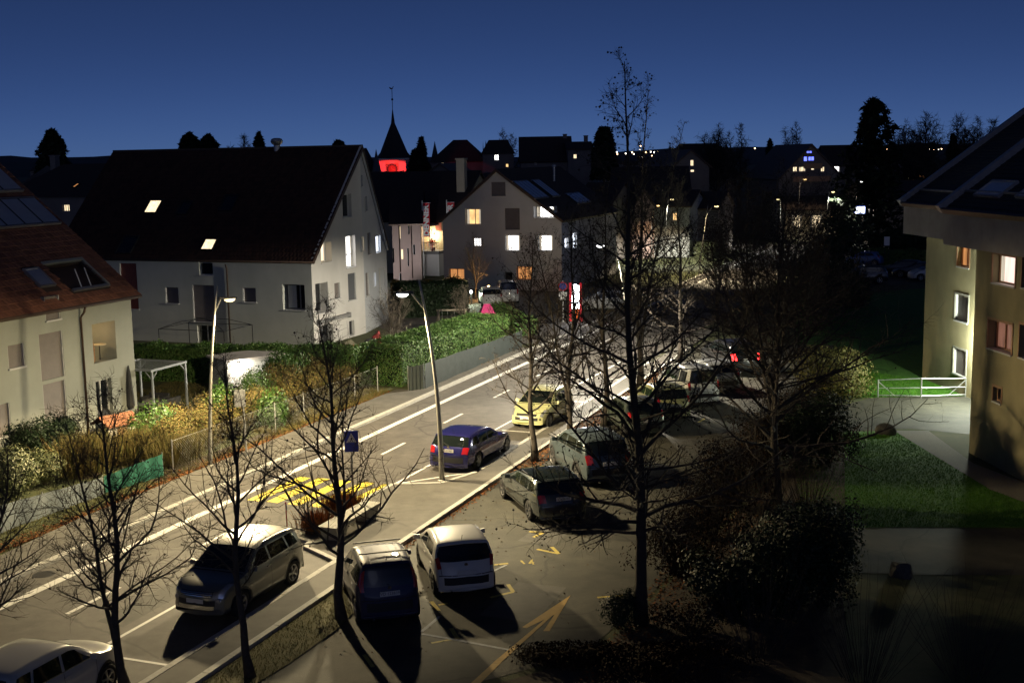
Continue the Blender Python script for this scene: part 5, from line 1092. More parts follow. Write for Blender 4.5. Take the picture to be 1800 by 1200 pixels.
a0, a1 = V(778,588,YP-3), V(815,566,YP-3); q0 = np.array([a0[0]-V(795,592,YP-3)[0],0,max(.15,a0[2])]); q1 = np.array([a1[0]-V(795,592,YP-3)[0],0.3,a1[2]])
sl__ = []
for i in range(11):
    f = i/10; c_ = q0+(q1-q0)*f; c_[2] = q0[2]+(q1[2]-q0[2])*(f**1.15); sl__.append([(c_[0],c_[1]-.28,c_[2]+.16),(c_[0],c_[1]-.24,c_[2]),(c_[0],c_[1]+.24,c_[2]),(c_[0],c_[1]+.28,c_[2]+.16)])
MB().grid(sl__).build('chute', mat('slide_blue', (.02,.06,.4), .4), sd)
for p_ in (.35,1.0):
    c_ = q0+(q1-q0)*p_; MB().bar((c_[0],c_[1],0),(c_[0],c_[1],c_[2]),.03).build('support', M['steel'], sd)
tw_ = thing('play_tower', 'wooden play tower with a pink roof beside the hedge', 'play tower', tuple(V(857,592,YP)*[1,1,0]), .15); ze = V(857,550,YP)[2]; zr_ = V(857,534,YP)[2]
for x in (-.5,.5):
    for y in (-.5,.5): MB().box(x-.05,x+.05,y-.05,y+.05,0,ze).build('post', M['frame_wood'], tw_)
MB().box(-.56,.56,-.56,.56,ze-1.05,ze-.98).build('platform', M['frame_wood'], tw_)
for k in range(7): MB().box(-.55+k*.16,-.42+k*.16,-.6,-.565,ze-1.6,ze-.55).build('plank', M['frame_wood'], tw_)
pk = mat('pink_cloth', (.42,.03,.14), .7); 
rt = MB()
for s_ in (-1,1): rt.quad((-.5,s_*.55,ze),(.5,s_*.55,ze),(.2,0,zr_),(-.2,0,zr_))
rt.tri((-.5,-.55,ze),(-.5,.55,ze),(-.2,0,zr_)); rt.tri((.5,-.55,ze),(.5,.55,ze),(.2,0,zr_)); rt.build('roof', pk, tw_)
# ================================================================ CARS
M['tyre'] = mat('tyre', (.012,.012,.012), .85); M['rim'] = mat('rim', (.42,.42,.43), .35, .9); M['rim_dark'] = mat('rim_dark', (.05,.05,.05), .4, .7)
M['car_glass'] = mat('car_glass', (.008,.011,.010), .03, spec=.9); M['car_black'] = mat('car_black_trim', (.012,.012,.013), .6); M['arch'] = mat('wheel_arch', (.004,.004,.004), 1)
M['tail'] = mat('tail_lamp', (.36,.01,.012), .12, coat=1); M['tail_on'] = mat('tail_lamp_on', (.4,.01,.01), .2, emit=(1,.02,.02), estr=14); M['head'] = mat('head_lamp', (.5,.52,.55), .08, .6, coat=1)
M['plate'] = mat('number_plate', (.62,.6,.56), .6); M['chrome'] = mat('chrome', (.6,.6,.6), .15, 1); M['plate_ink'] = mat('plate_ink', (.01,.01,.01), .6)
def paint(name, col, rough=.32, metal=.25, coat=.8): return mat(name, col, rough, metal, coat=coat, var=.04, scale=40)

PROF = {   # side silhouettes, metres from the front bumper: (x, height); then belt line, wheel centres, window posts
 'hatch': dict(L=3.95, W=1.72, prof=[(0,.34),(.03,.56),(.12,.70),(.42,.83),(.98,.96),(1.5,1.27),(1.85,1.42),(2.35,1.485),(2.95,1.46),(3.36,1.385),(3.62,1.12),(3.80,.94),(3.91,.72),(3.945,.5),(3.95,.32)], ws=(4.1,6.0), rw=(9.15,10.7), belt=(.93,1.03), wh=(.80,3.28), R=.315, win=[(1.22,2.25,1.85,2.22),(2.33,3.22,2.30,2.98)], tl=(10.15,11.5), pl=(11.6,12.3)),
 'mini': dict(L=3.75, W=1.66, prof=[(0,.36),(.03,.60),(.12,.78),(.45,.90),(.95,1.00),(1.38,1.34),(1.62,1.52),(2.1,1.60),(2.9,1.60),(3.40,1.55),(3.56,1.30),(3.66,1.02),(3.72,.78),(3.745,.52),(3.75,.34)], ws=(4.1,6.0), rw=(9.15,10.9), belt=(.98,1.03), wh=(.72,3.10), R=.315, win=[(1.12,1.95,1.6,1.93),(2.03,2.78,2.0,2.76),(2.87,3.38,2.85,3.28)], tl=(9.4,11.4), pl=(11.2,12.0)),
 'suv': dict(L=4.3, W=1.80, prof=[(0,.40),(.03,.66),(.10,.86),(.40,.98),(1.05,1.08),(1.55,1.42),(1.85,1.57),(2.35,1.64),(3.2,1.62),(3.78,1.55),(4.02,1.30),(4.16,1.05),(4.26,.80),(4.295,.55),(4.3,.38)], ws=(4.1,6.0), rw=(9.15,10.8), belt=(1.05,1.12), wh=(.86,3.42), R=.35, win=[(1.25,2.25,1.8,2.22),(2.34,3.22,2.3,3.1),(3.3,3.85,3.18,3.6)], tl=(10.7,11.9), pl=(11.5,12.2)),
 'estate': dict(L=4.6, W=1.82, prof=[(0,.32),(.03,.52),(.14,.66),(.55,.80),(1.35,.93),(1.95,1.24),(2.3,1.38),(2.8,1.445),(3.5,1.43),(4.05,1.36),(4.30,1.12),(4.45,.94),(4.56,.72),(4.595,.5),(4.6,.30)], ws=(4.1,6.0), rw=(9.15,10.7), belt=(.91,.98), wh=(.86,3.62), R=.325, win=[(1.62,2.62,2.2,2.6),(2.72,3.45,2.68,3.42),(3.54,4.1,3.5,3.88)], tl=(10.8,11.9), pl=(11.1,11.8)),
 'van': dict(L=4.4, W=1.80, prof=[(0,.40),(.03,.66),(.10,.84),(.40,.96),(.85,1.10),(1.45,1.55),(1.75,1.74),(2.3,1.82),(3.3,1.82),(4.10,1.78),(4.24,1.50),(4.32,1.12),(4.37,.80),(4.395,.55),(4.4,.38)], ws=(4.1,6.0), rw=(9.1,10.8), belt=(1.10,1.14), wh=(.85,3.5), R=.32, win=[(1.1,2.05,1.65,2.02),(2.14,3.1,2.1,3.08),(3.2,4.0,3.18,3.95)], tl=(10.6,11.8), pl=(11.3,12.0)),
}
def crom(P, s):
    P = np.asarray(P, float); n = len(P); s = min(max(s, 0), n-1-1e-9); i = int(s); f = s - i
    p0, p1, p2, p3 = P[max(i-1,0)], P[i], P[min(i+1,n-1)], P[min(i+2,n-1)]
    m1, m2 = (p2-p0)*.42, (p3-p1)*.42
    return (2*f**3-3*f**2+1)*p1 + (f**3-2*f**2+f)*m1 + (-2*f**3+3*f**2)*p2 + (f**3-f**2)*m2
class Shell:
    def __init__(s, sp):
        s.sp = sp; s.L, s.W = sp['L'], sp['W']; s.P = np.array(sp['prof'])
        d = np.array([crom(s.P, k) for k in np.linspace(0, len(s.P)-1, 400)]); o = np.argsort(d[:,0]); s.tx, s.tz = d[o,0], d[o,1]; s.H = d[:,1].max()
    def sec(s, x, zt):
        xi = (x/s.L)*2-1; hw = s.W/2; w_ = hw*(1-.17*max(0,-xi)**5-.13*max(0,xi)**6)
        b0, b1 = s.sp['belt']; zb_ = b0+(b1-b0)*x/s.L; zB = min(zb_, zt-.03)
        g = .20 + .06*abs(xi)**4; g = min(g, zt-.1)
        up = max(0, zt - zB); r = min(.13, up*.45+.015)
        ws = .955*w_ - .30*max(0, zt-r-zB); 
        zm = min(.50, zB-.05); zm2 = min(.72, zB-.03)
        return [(0,g),(.86*w_,g),(.965*w_,g+.09*min(1,(zt-g))),(w_,max(zm,g+.1*min(1,zt-g))),(.992*w_,max(zm2,g+.11*min(1,zt-g))),(.955*w_,max(zB,g+.12*min(1,zt-g))),(ws,max(zt-r,zB+.001)),(ws-.07,zt-r*.28),(.55*ws,zt-.012),(0,zt)]
    def surf(s, st, t):
        x, zt = crom(s.P, st); S_ = s.sec(x, zt); sg = 1 if t >= 0 else -1; t = abs(t); t = min(t, 9-1e-9); i = int(t); f = t-i
        y = S_[i][0]*(1-f)+S_[i+1][0]*f; z = S_[i][1]*(1-f)+S_[i+1][1]*f
        return Vector((s.L/2-s.bow(x, y), sg*y, z))
    def bow(s, x, y):                         # nose and tail are rounded in plan
        xi = (x/s.L)*2-1; q = min(1, abs(y)/(s.W/2))
        sm = lambda v: (lambda c: c*c*(3-2*c))(min(1, max(0, v)))
        return x + .34*q**2.6*sm((-xi-.55)/.45) - .24*q**2.8*sm((xi-.62)/.38)
    def side(s, x, z, sg, off=0.0):
        zt = float(np.interp(x, s.tx, s.tz)); S_ = s.sec(x, zt); z = min(z, S_[6][1]+.01)
        zz = [p[1] for p in S_[1:8]]; yy = [p[0] for p in S_[1:8]]; y = float(np.interp(z, zz, yy)); return Vector((s.L/2-s.bow(x, y), sg*(y+off), z))
    def patch(s, s0, s1, ts, off, nu=8):
        P = [[s.surf(s0+(s1-s0)*i/nu, t) for t in ts] for i in range(nu+1)]
        c = Vector((0,0,.7)); Q = []
        for i in range(nu+1):
            row = []
            for j in range(len(ts)):
                a = P[min(i+1,nu)][j]-P[max(i-1,0)][j]; b = P[i][min(j+1,len(ts)-1)]-P[i][max(j-1,0)]; n_ = a.cross(b)
                if n_.length < 1e-9: n_ = P[i][j]-c
                n_.normalize()
                if n_.dot(P[i][j]-c) < 0: n_ = -n_
                row.append(P[i][j]+n_*off)
            Q.append(row)
        return MB().grid(Q)
def ts_full(a, b=9.0, n=6):
    r = [-(a+(b-a)*i/n) for i in range(n+1)]; return r + [-q for q in reversed(r[:-1])]
_BODY = {}
def body_mesh(kind):
    if kind in _BODY: return _BODY[kind]
    sp = PROF[kind]; sh_ = Shell(sp); n = len(sp['prof']); st = np.linspace(0, n-1, 57); tt = [0,1,1.5,2,2.5,3,3.5,4,4.5,5,5.4,5.8,6,6.35,6.7,7,7.5,8,8.5,9]
    full = [-t for t in reversed(tt[1:-1])]
    rows = []
    for q in st:
        right = [sh_.surf(q, t) for t in tt]; left = [sh_.surf(q, -t) for t in reversed(tt[1:-1])]; rows.append(right+left)
    mb = MB(); m = len(rows[0]); base = 0
    for r_ in rows: mb.v += [tuple(p) for p in r_]
    for i in range(len(rows)-1):
        for j in range(m): a = i*m+j; b = i*m+(j+1) % m; mb.f.append((a, b, b+m, a+m))
    mb.f.append(tuple(reversed(range(m)))); mb.f.append(tuple((len(rows)-1)*m+j for j in range(m)))
    me = bpy.data.meshes.new('car_body'); me.from_pydata(mb.v, [], mb.f)
    bm = bmesh.new(); bm.from_mesh(me); bmesh.ops.remove_doubles(bm, verts=bm.verts, dist=.0015); bmesh.ops.recalc_face_normals(bm, faces=bm.faces); bm.to_mesh(me); bm.free()
    me.materials.append(M['car_black']); me.materials.append(M['arch'])
    cut = MB()
    for xw in sp['wh']:
        for sg in (-1, 1):
            y0, y1 = sorted((sg*(sp['W']/2-.30), sg*(sp['W']/2+.2))); k = len(cut.v); N = 28; Rr = sp['R']+.055
            for y in (y0, y1): cut.v += [(sp['L']/2-xw+Rr*math.cos(2*math.pi*i/N), y, sp['R']+Rr*math.sin(2*math.pi*i/N)) for i in range(N)]
            for i in range(N): j = (i+1) % N; cut.f.append((k+i, k+j, k+N+j, k+N+i))
            cut.f.append(tuple(k+i for i in reversed(range(N)))); cut.f.append(tuple(k+N+i for i in range(N)))
    cme = cut.mesh('cut', M['arch']); bm = bmesh.new(); bm.from_mesh(cme); bmesh.ops.recalc_face_normals(bm, faces=bm.faces); bm.to_mesh(cme); bm.free()
    cme.materials.clear(); cme.materials.append(M['car_black']); cme.materials.append(M['arch'])
    for p in cme.polygons: p.material_index = 1
    o = bpy.data.objects.new('tmp', me); COL.objects.link(o); c = bpy.data.objects.new('tmpc', cme); COL.objects.link(c)
    md = o.modifiers.new('b', 'BOOLEAN'); md.object = c; md.operation = 'DIFFERENCE'; md.solver = 'EXACT'
    dg = bpy.context.evaluated_depsgraph_get(); res = bpy.data.meshes.new_from_object(o.evaluated_get(dg))
    bpy.data.objects.remove(o); bpy.data.objects.remove(c)
    # smooth the skin, keep the wheel arches hard
    for p in res.polygons: p.use_smooth = p.material_index == 0
    _BODY[kind] = (res, sh_); return _BODY[kind]
_W = {}
def wheel_meshes(Rw, dark=False):
    key = (Rw, dark)
    if key in _W: return _W[key]
    ty = MB().lathe([(Rw*.68,-.1),(Rw*.9,-.105),(Rw*.985,-.085),(Rw,-.04),(Rw,.04),(Rw*.985,.085),(Rw*.9,.105),(Rw*.68,.1)], 28, axis='y').mesh('tyre', M['tyre'], True)
    rm = MB(); rmt = M['rim_dark'] if dark else M['rim']
    rm.lathe([(Rw*.69,.09),(Rw*.66,.094),(Rw*.60,.082),(Rw*.585,.03)], 28, axis='y'); rm.lathe([(.001,.092),(Rw*.15,.09),(Rw*.17,.06)], 12, axis='y')
    for k in range(5):
        for dk in (-.13,.13):
            a = 2*math.pi*k/5; c1, s1 = math.cos(a+dk*.4), math.sin(a+dk*.4); c2_, s2_ = math.cos(a+dk), math.sin(a+dk)
            rm.beam((Rw*.1*c1,.078,Rw*.1*s1),(Rw*.63*c2_,.078,Rw*.63*s2_),.035,.022)
    hub = MB().lathe([(.001,.03),(Rw*.62,.03),(Rw*.62,-.06),(.001,-.06)], 20, axis='y').mesh('hub', M['arch'])
    _W[key] = (ty, rm.mesh('rim', rmt), hub); return _W[key]
def car(name, label, kind, yaw, wheel_px=None, which='RL', body=None, loc=None, scale=1.0, dark_rim=False, rails=False, plate_txt=None, lights_on=False, roof=None, cat='car', group='cars', lamp_guard=False, detail=True, bars=False, cladding=False):
    """which: the wheel (R/F axle, L/R side) whose contact point is given in the picture"""
    sp = PROF[kind]; me, S_ = body_mesh(kind); L, W = sp['L'], sp['W']; c, s = math.cos(yaw), math.sin(yaw)
    if loc is None:
        g = G(*wheel_px); xw = L/2-(sp['wh'][1] if which[0] == 'R' else sp['wh'][0]); yw = (1 if which[1] == 'L' else -1)*(W/2-.1)
        loc = (g[0]-(c*xw-s*yw)*scale, g[1]-(s*xw+c*yw)*scale, .006)
    t = thing(name, label, cat, loc, yaw, group); t.scale = (scale,)*3
    bme = me.copy(); bme.materials.clear(); bme.materials.append(body); bme.materials.append(M['arch']); b = link('body', bme, t)
    a0, a1 = sp['ws']; S_.patch(a0+.06, a1-.15, ts_full(6.75), .006).build('windscreen', M['car_glass'], t, True)
    r0, r1 = sp['rw']; S_.patch(r0, r1, ts_full(6.75), .006).build('rear_window', M['car_glass'], t, True)
    if roof is not None: S_.patch(a1-.1, r0-.05, ts_full(6.6), .005, 12).build('roof_panel', roof, t, True)
    for sg in (-1, 1):
        for (x0,x1,x0t,x1t) in sp['win']:
            b0, b1 = sp['belt']; P = []
            for v in range(5):
                row = []
                for u in range(7):
                    x = (x0+(x1-x0)*u/6)*(1-v/4)+(x0t+(x1t-x0t)*u/6)*v/4; zl = b0+(b1-b0)*x/L+.025; zu = min(S_.H-.17, float(np.interp(x, S_.tx, S_.tz))-.13); zu = max(zu, zl+.02)
                    row.append(S_.side(x, zl+(zu-zl)*v/4, sg, .006))
                P.append(row)
            MB().grid(P).build('side_window', M['car_glass'], t, True)
        tl0, tl1 = sp['tl']; S_.patch(tl0, tl1, [sg*q for q in ((5.05,5.5,6,6.4,6.8,7.1) if kind in ('mini','van','hatch') else (5.05,5.5,6,6.5,7,7.5))], .012, 5).build('tail_light', M['tail_on'] if lights_on else M['tail'], t, True)
        S_.patch(1.25, 3.05, [sg*q for q in (5.2,5.7,6.2,6.8,7.15)], .012, 5).build('headlight', M['head'], t, True)
        for xw in sp['wh']:
            ty, rm, hb = wheel_meshes(sp['R'], dark_rim); wo = link('wheel', hb, t); wo.location = (L/2-xw, sg*(W/2-.125), sp['R'])
            if sg < 0: wo.rotation_euler = (0,0,math.pi)
            link('tyre', ty, wo); link('rim', rm, wo)
        if detail:
            xm = sp['win'][0][0]+.12; zmr = sp['belt'][0]+.06; mp = S_.side(xm, zmr, sg); m_ = MB()
            m_.hexa([(mp.x-.06,mp.y+sg*.03,zmr-.04),(mp.x+.05,mp.y+sg*.03,zmr-.04),(mp.x+.03,mp.y+sg*.21,zmr-.02),(mp.x-.06,mp.y+sg*.21,zmr-.02),(mp.x-.06,mp.y+sg*.03,zmr+.08),(mp.x+.03,mp.y+sg*.03,zmr+.08),(mp.x+.0,mp.y+sg*.2,zmr+.10),(mp.x-.06,mp.y+sg*.2,zmr+.10)]).build('mirror', body, t)
            for (x0,x1,*_) in sp['win'][:2]:
                hp = S_.side(x1-.05, sp['belt'][0]-.09, sg, .012); MB().box(hp.x-.09,hp.x+.09,hp.y-.012,hp.y+.012,hp.z-.012,hp.z+.012).build('door_handle', body, t)
            # door gaps
            for xg in [sp['win'][0][0]-.02] + [q[1]+.045 for q in sp['win'][:2]]:
                P = [[S_.side(xg-.006, z, sg, .0025), S_.side(xg+.006, z, sg, .0025)] for z in np.linspace(.30, sp['belt'][0]+.02, 9)]; MB().grid(P).build('door_gap', M['car_black'], t)
        P = [[S_.side(x, z, sg, .012) for x in np.linspace(sp['wh'][0]+sp['R']+.08, sp['wh'][1]-sp['R']-.08, 9)] for z in (.20,.27,.33)]; MB().grid(P).build('side_skirt', M['car_black'] if (cladding or kind == 'suv') else body, t, True)
        if cladding or kind == 'suv':
            for xw in sp['wh']:
                P = []
                for k in range(17):
                    a = math.pi*(k/16); P.append([S_.side(xw+r_*math.cos(a), sp['R']+r_*math.sin(a), sg, .012) for r_ in (sp['R']+.05, sp['R']+.11)])
                MB().grid(P).build('arch_trim', M['car_black'], t)
        if rails or bars:
            P = [S_.side(x, 9, sg, -.03)+Vector((0,0,.07 if 0 < i < 9 else .0)) for i, x in enumerate(np.linspace(sp['win'][0][2]+.25, sp['prof'][9][0]-.15, 10))]; MB().tube(P, [.018]*10, 6).build('roof_rail', M['chrome'] if rails else M['car_black'], t)
    if bars:
        for x in (1.75, 2.85): zt = float(np.interp(x, S_.tx, S_.tz)); MB().box(L/2-x-.025,L/2-x+.025,-W/2+.2,W/2-.2,zt+.05,zt+.08).build('roof_bar', M['car_black'], t)
        for k in range(5): y = -.4+k*.2; P = [[S_.surf(q, 9)+Vector((0,y-.012,.004)), S_.surf(q, 9)+Vector((0,y+.012,.004))] for q in np.linspace(6.3,8.9,8)]; MB().grid(P).build('roof_rib', body, t)
    if detail:
        p0, p1 = sp['pl']; c_ = S_.surf((p0+p1)/2, 9); xr = c_.x-.02; zp = c_.z
        pl_ = MB().box(xr-.012,xr,-.25,.25,zp-.06,zp+.06).build('number_plate', M['plate'], t)
        if plate_txt: text_mesh(plate_txt, .105, M['plate_ink'], 'plate_lettering', pl_, Matrix.Translation((xr-.0145,0,zp)) @ Matrix.Rotation(R(-90),4,'Z') @ Matrix.Rotation(R(90),4,'X'))
        cf = S_.surf(1.05, 9); MB().box(cf.x+.01,cf.x+.022,-.25,.25,cf.z-.10,cf.z+.01).build('number_plate', M['plate'], t)
        S_.patch(.45, 1.0, ts_full(7.4), .008, 4).build('lower_grille', M['car_black'], t, True); S_.patch(1.35, 2.05, ts_full(7.7), .008, 4).build('grille', M['car_black'], t, True)
        n = len(sp['prof']); S_.patch(n-2.55, n-1.6, ts_full(7.2), .008, 4).build('rear_diffuser', M['car_black'], t, True)
        n_ = len(sp['prof'])
        S_.patch(n_-2.80, n_-2.70, ts_full(5.2), .003, 1).build('bumper_gap', M['car_black'], t); S_.patch(a0-.10, a0-.02, ts_full(6.9), .003, 1).build('bonnet_gap', M['car_black'], t)
        for sg in (-1, 1):
            S_.patch(r1+.05, n_-2.75, [sg*6.98, sg*7.04], .003, 6).build('tailgate_gap', M['car_black'], t); S_.patch(2.3, a0-.1, [sg*6.95, sg*7.01], .003, 6).build('bonnet_gap', M['car_black'], t)
            P = [S_.side(x, sp['belt'][0]+(sp['belt'][1]-sp['belt'][0])*x/L+.018, sg, .009) for x in np.linspace(sp['win'][0][0]-.02, sp['win'][-1][1]+.03, 14)]; MB().tube(P, [.011]*14, 4).build('window_trim', M['chrome'] if kind == 'estate' else M['car_black'], t)
        bd = S_.surf((r1+p0)/2, 9); MB().lathe([(.001,-.012),(.045,-.01),(.05,.0)], 12, (bd.x,0,bd.z), 'x').build('badge', M['chrome'], t)
        if kind == 'suv':
            S_.patch(.12, .5, ts_full(7.5), .012, 3).build('skid_plate', M['chrome'], t, True)
            for sg in (-1, 1):
                q_ = S_.surf(.95, sg*7.05); f_o = MB().lathe([(.001,.03),(.05,.03),(.07,.0)], 12, (q_.x,q_.y,q_.z), 'x').build('fog_light', M['head'], t)
            for k_ in range(3): S_.patch(1.42+k_*.2, 1.5+k_*.2, ts_full(7.75), .016, 1).build('grille_bar', M['chrome'], t, True)
        wp = S_.surf(a0+.1, 9); 
        for y0, y1 in ((.62,.05),(.02,-.55)): MB().bar(tuple(S_.surf(a0+.08, 7.2 if y0 > .5 else 9)*1.0+Vector((0,0 if y0 > .5 else y0,.02))), (wp.x-.05,y1,wp.z+.045), .008, 4).build('wiper', M['car_black'], t)
        b_ = S_.surf(r1-.12, 9); MB().bar((b_.x-.015,.0,b_.z),(b_.x+.1,.32,b_.z+.1),.008,4).build('wiper', M['car_black'], t)
        S_.patch(r0-.28, r0+.04, ts_full(6.7), .02, 3).build('spoiler', body, t, True)
        an = S_.surf(r0-.5, 9); MB().bar((an.x,0,an.z),(an.x-.12,0,an.z+.16),.006,4).build('aerial', M['car_black'], t)
        ex = S_.surf(n-1.05, 9); MB().bar((ex.x+.1,.42,.24),(ex.x-.01,.42,.24),.03,8).build('exhaust', M['chrome'], t)
    return t
AD = YAW_ROAD + R(36)                 # angled bays
pw_, pg_ = paint('paint_white', (.58,.57,.54), .4, 0), paint('paint_beige_grey', (.14,.142,.12), .35, .3)
CARS = [
 car('compact_suv', 'beige grey compact suv with pale roof facing the camera in a roadside bay', 'suv', YAW_ROAD+math.pi, (513,1026.5), 'RL', pg_, roof=paint('paint_cream_roof', (.4,.39,.33), .35, .1), scale=.98, plate_txt='VD 48205', group='cars parked along the road', rails=True),
 car('compact_suv', 'white crossover cut off by the lower left corner', 'suv', YAW_ROAD, (188,1216), 'FR', paint('paint_white2', (.5,.49,.46), .35, .1), scale=.93, group='cars parked along the road'),
 car('estate_car', 'dark blue estate car parked behind the leaning street lamp', 'estate', YAW_ROAD-R(2), (839,823.5), 'RR', paint('paint_blue', (.018,.018,.11), .25, .4), scale=.98, plate_txt='VD 31967', group='cars parked along the road', rails=False),
 car('hatchback', 'pale yellow green hatchback facing the camera beyond the blue estate', 'hatch', YAW_ROAD+math.pi-R(3), (965,752), 'FL', paint('paint_lime', (.50,.50,.26), .35, .0), scale=1.0, group='cars parked along the road'),
 car('small_car', 'boxy dark blue small car with roof bars beside the tree trunk', 'mini', AD, (630,1092), 'RL', paint('paint_navy', (.012,.016,.06), .5, .1, .35), bars=True, plate_txt='VD 123839', group='cars in the angled bays'),
 car('hatchback', 'white hatchback with black rear window in the angled bay', 'hatch', AD-R(2), (765,1043), 'RL', pw_, dark_rim=True, group='cars in the angled bays'),
 car('estate_car', 'dark grey estate with glass roof panel in the angled bay', 'estate', AD+R(3), (932.5,913), 'RL', paint('paint_dark_grey', (.07,.085,.085), .25, .5), roof=M['car_glass'], rails=True, plate_txt='VD 26183', group='cars in the angled bays'),
 car('suv', 'blue grey suv beside the dark estate in the angled bay', 'suv', AD+R(2), (1018,851), 'RL', paint('paint_blue_grey', (.09,.115,.125), .28, .4), scale=1.06, group='cars in the angled bays'),
 car('hatchback', 'grey green hatchback behind the thick tree trunk', 'hatch', AD, (1100,767), 'RL', paint('paint_grey_green', (.10,.12,.10), .3, .4), group='cars in the angled bays'),
]
p0 = np.array(SN(1100,767))
specs = [('hatchback','yellow green hatchback next to the white car under the trees','hatch',paint('paint_olive', (.38,.38,.18), .35, .1),1.0,False), ('white_van','white high roofed car in the middle of the angled row','van',paint('paint_white3', (.6,.6,.58), .35, 0),.98,False), ('estate_car','silver estate beyond the white high roofed car','estate',paint('paint_silver', (.3,.3,.29), .3, .5),1.0,False), ('suv','dark suv with a glowing red tail lamp at the far end of the row','suv',paint('paint_black', (.02,.02,.022), .25, .3),1.05,True)]
for i, (nm, lb, kd, pt, sc, on) in enumerate(specs):
    s_, n_ = [(52.0,-12.65),(55.6,-12.2),(59.3,-12.0),(64.2,-11.8)][i]; g = RP(s_, n_, .006); sp = PROF[kd]; 
    CARS.append(car(nm, lb, kd, AD, body=pt, loc=(g[0]+math.cos(AD)*1.0, g[1]+math.sin(AD)*1.0, .006), scale=sc, lights_on=on, group='cars in the angled bays', rails=(kd == 'estate')))
# cars at the shop and in the far car park
far = [('hatchback','white hatchback on the left of the pair by the orange post lamp','hatch',pw_,G(862,535),R(96)), ('white_van','white high roofed car on the right of the pair by the orange lamp','van',pw_,G(892,530),R(93)), ('hatchback','white car behind the shop totem','hatch',pw_,G(1058,545),R(175)),
 ('hatchback','blue car at the edge of the far car park','hatch',paint('paint_bright_blue', (.05,.11,.32), .3, .3),G(1518,466),R(150)), ('suv','dark car in front of the blue one in the far car park','suv',paint('paint_black2', (.02,.02,.024), .3, .3),G(1517,498),R(175)),
 ('estate_car','dark car in the middle of the far car park row','estate',paint('paint_black3', (.025,.025,.03), .3, .3),G(1582,483),R(160)), ('estate_car','dark estate nearest the apartment block in the far car park','estate',paint('paint_black4', (.02,.024,.03), .3, .3),G(1612,487),R(160)), ('hatchback','white car nose peeping out behind the apartment block','hatch',pw_,G(1634,492),R(185)), ('white_van','pale car under the street lamp behind the bushes','van',pw_,V(1465,408,135)*[1,1,0],R(170))]
for nm, lb, kd, pt, g, yw in far: CARS.append(car(nm, lb, kd, yw, body=pt, loc=(g[0], g[1], .006), group='far parked cars', detail=False))
# ================================================================ VEGETATION
def leaf_quads(C, N, size, rng, aspect=.5, flat=.35, droop=0.0):
    """pointed leaf blades: C centres, N outward hints"""
    n = len(C); N = N + rng.normal(0, flat, (n,3)); N /= np.linalg.norm(N, axis=1)[:,None]+1e-9
    t = rng.normal(0, 1, (n,3)); t[:,2] -= droop; t -= (t*N).sum(1)[:,None]*N; t /= np.linalg.norm(t, axis=1)[:,None]+1e-9
    b = np.cross(N, t); s = (size*rng.uniform(.6,1.35,n))[:,None]
    out = np.empty((n,4,3)); out[:,0] = C-t*s*.5; out[:,1] = C+b*s*aspect*.5+N*s*.05; out[:,2] = C+t*s*.5; out[:,3] = C-b*s*aspect*.5+N*s*.05
    return out.reshape(-1,3)
def stems_mb(n, rad, h, rng, r=.012, lean=.35, top=True):
    mb = MB()
    for i in range(n):
        a = rng.uniform(0, 2*math.pi); q = rad*math.sqrt(rng.uniform(0,1)); x, y = q*math.cos(a), q*math.sin(a); hh = h*rng.uniform(.6,1.05)
        p1 = (x*.35, y*.35, 0); p2 = (x*.8+rng.normal(0,.05), y*.8+rng.normal(0,.05), hh*.55); p3 = (x*(1+lean)+rng.normal(0,.1), y*(1+lean)+rng.normal(0,.1), hh)
        mb.tube([p1,p2,p3],[r,r*.7,r*.25],4,False)
    return mb
def shrub(label, loc, rx, ry, h, m, n, size, seed, name='shrub', twigs=14, cat='shrub', group=None, lumps=5, aspect=.5, base=.0, rz=0.0, tm=None, wild=.55):
    rng = np.random.default_rng(seed); t = thing(name, label, cat, (loc[0], loc[1], 0), rz, group)
    L = [(0,0,.5*h,rx*.9,ry*.9,h*.5)] + [(rng.uniform(-wild,wild)*rx, rng.uniform(-wild,wild)*ry, h*rng.uniform(.15,.8), rx*rng.uniform(.35,.6), ry*rng.uniform(.35,.6), h*rng.uniform(.22,.4)) for _ in range(lumps)]
    cs, ns = [], []
    for k, (x,y,z,a,b,c) in enumerate(L):
        q = int(n*(.4 if k == 0 else .6/lumps)); d = rng.normal(0,1,(q,3)); d /= np.linalg.norm(d,axis=1)[:,None]; rr = rng.uniform(.62,1.06,q)[:,None]
        p = d*rr*np.array([a,b,c])+np.array([x,y,z]); cs.append(p); ns.append(d)
    C = np.concatenate(cs); Nn = np.concatenate(ns); k = C[:,2] > base; C, Nn = C[k], Nn[k]; C[:,2] = np.maximum(C[:,2], .02)
    np_mesh('foliage', leaf_quads(C, Nn, size, rng, aspect), 4, m, t)
    if twigs: stems_mb(twigs, max(rx,ry)*.6, h*.95, rng).build('stems', tm or M['bark'], t)
    return t
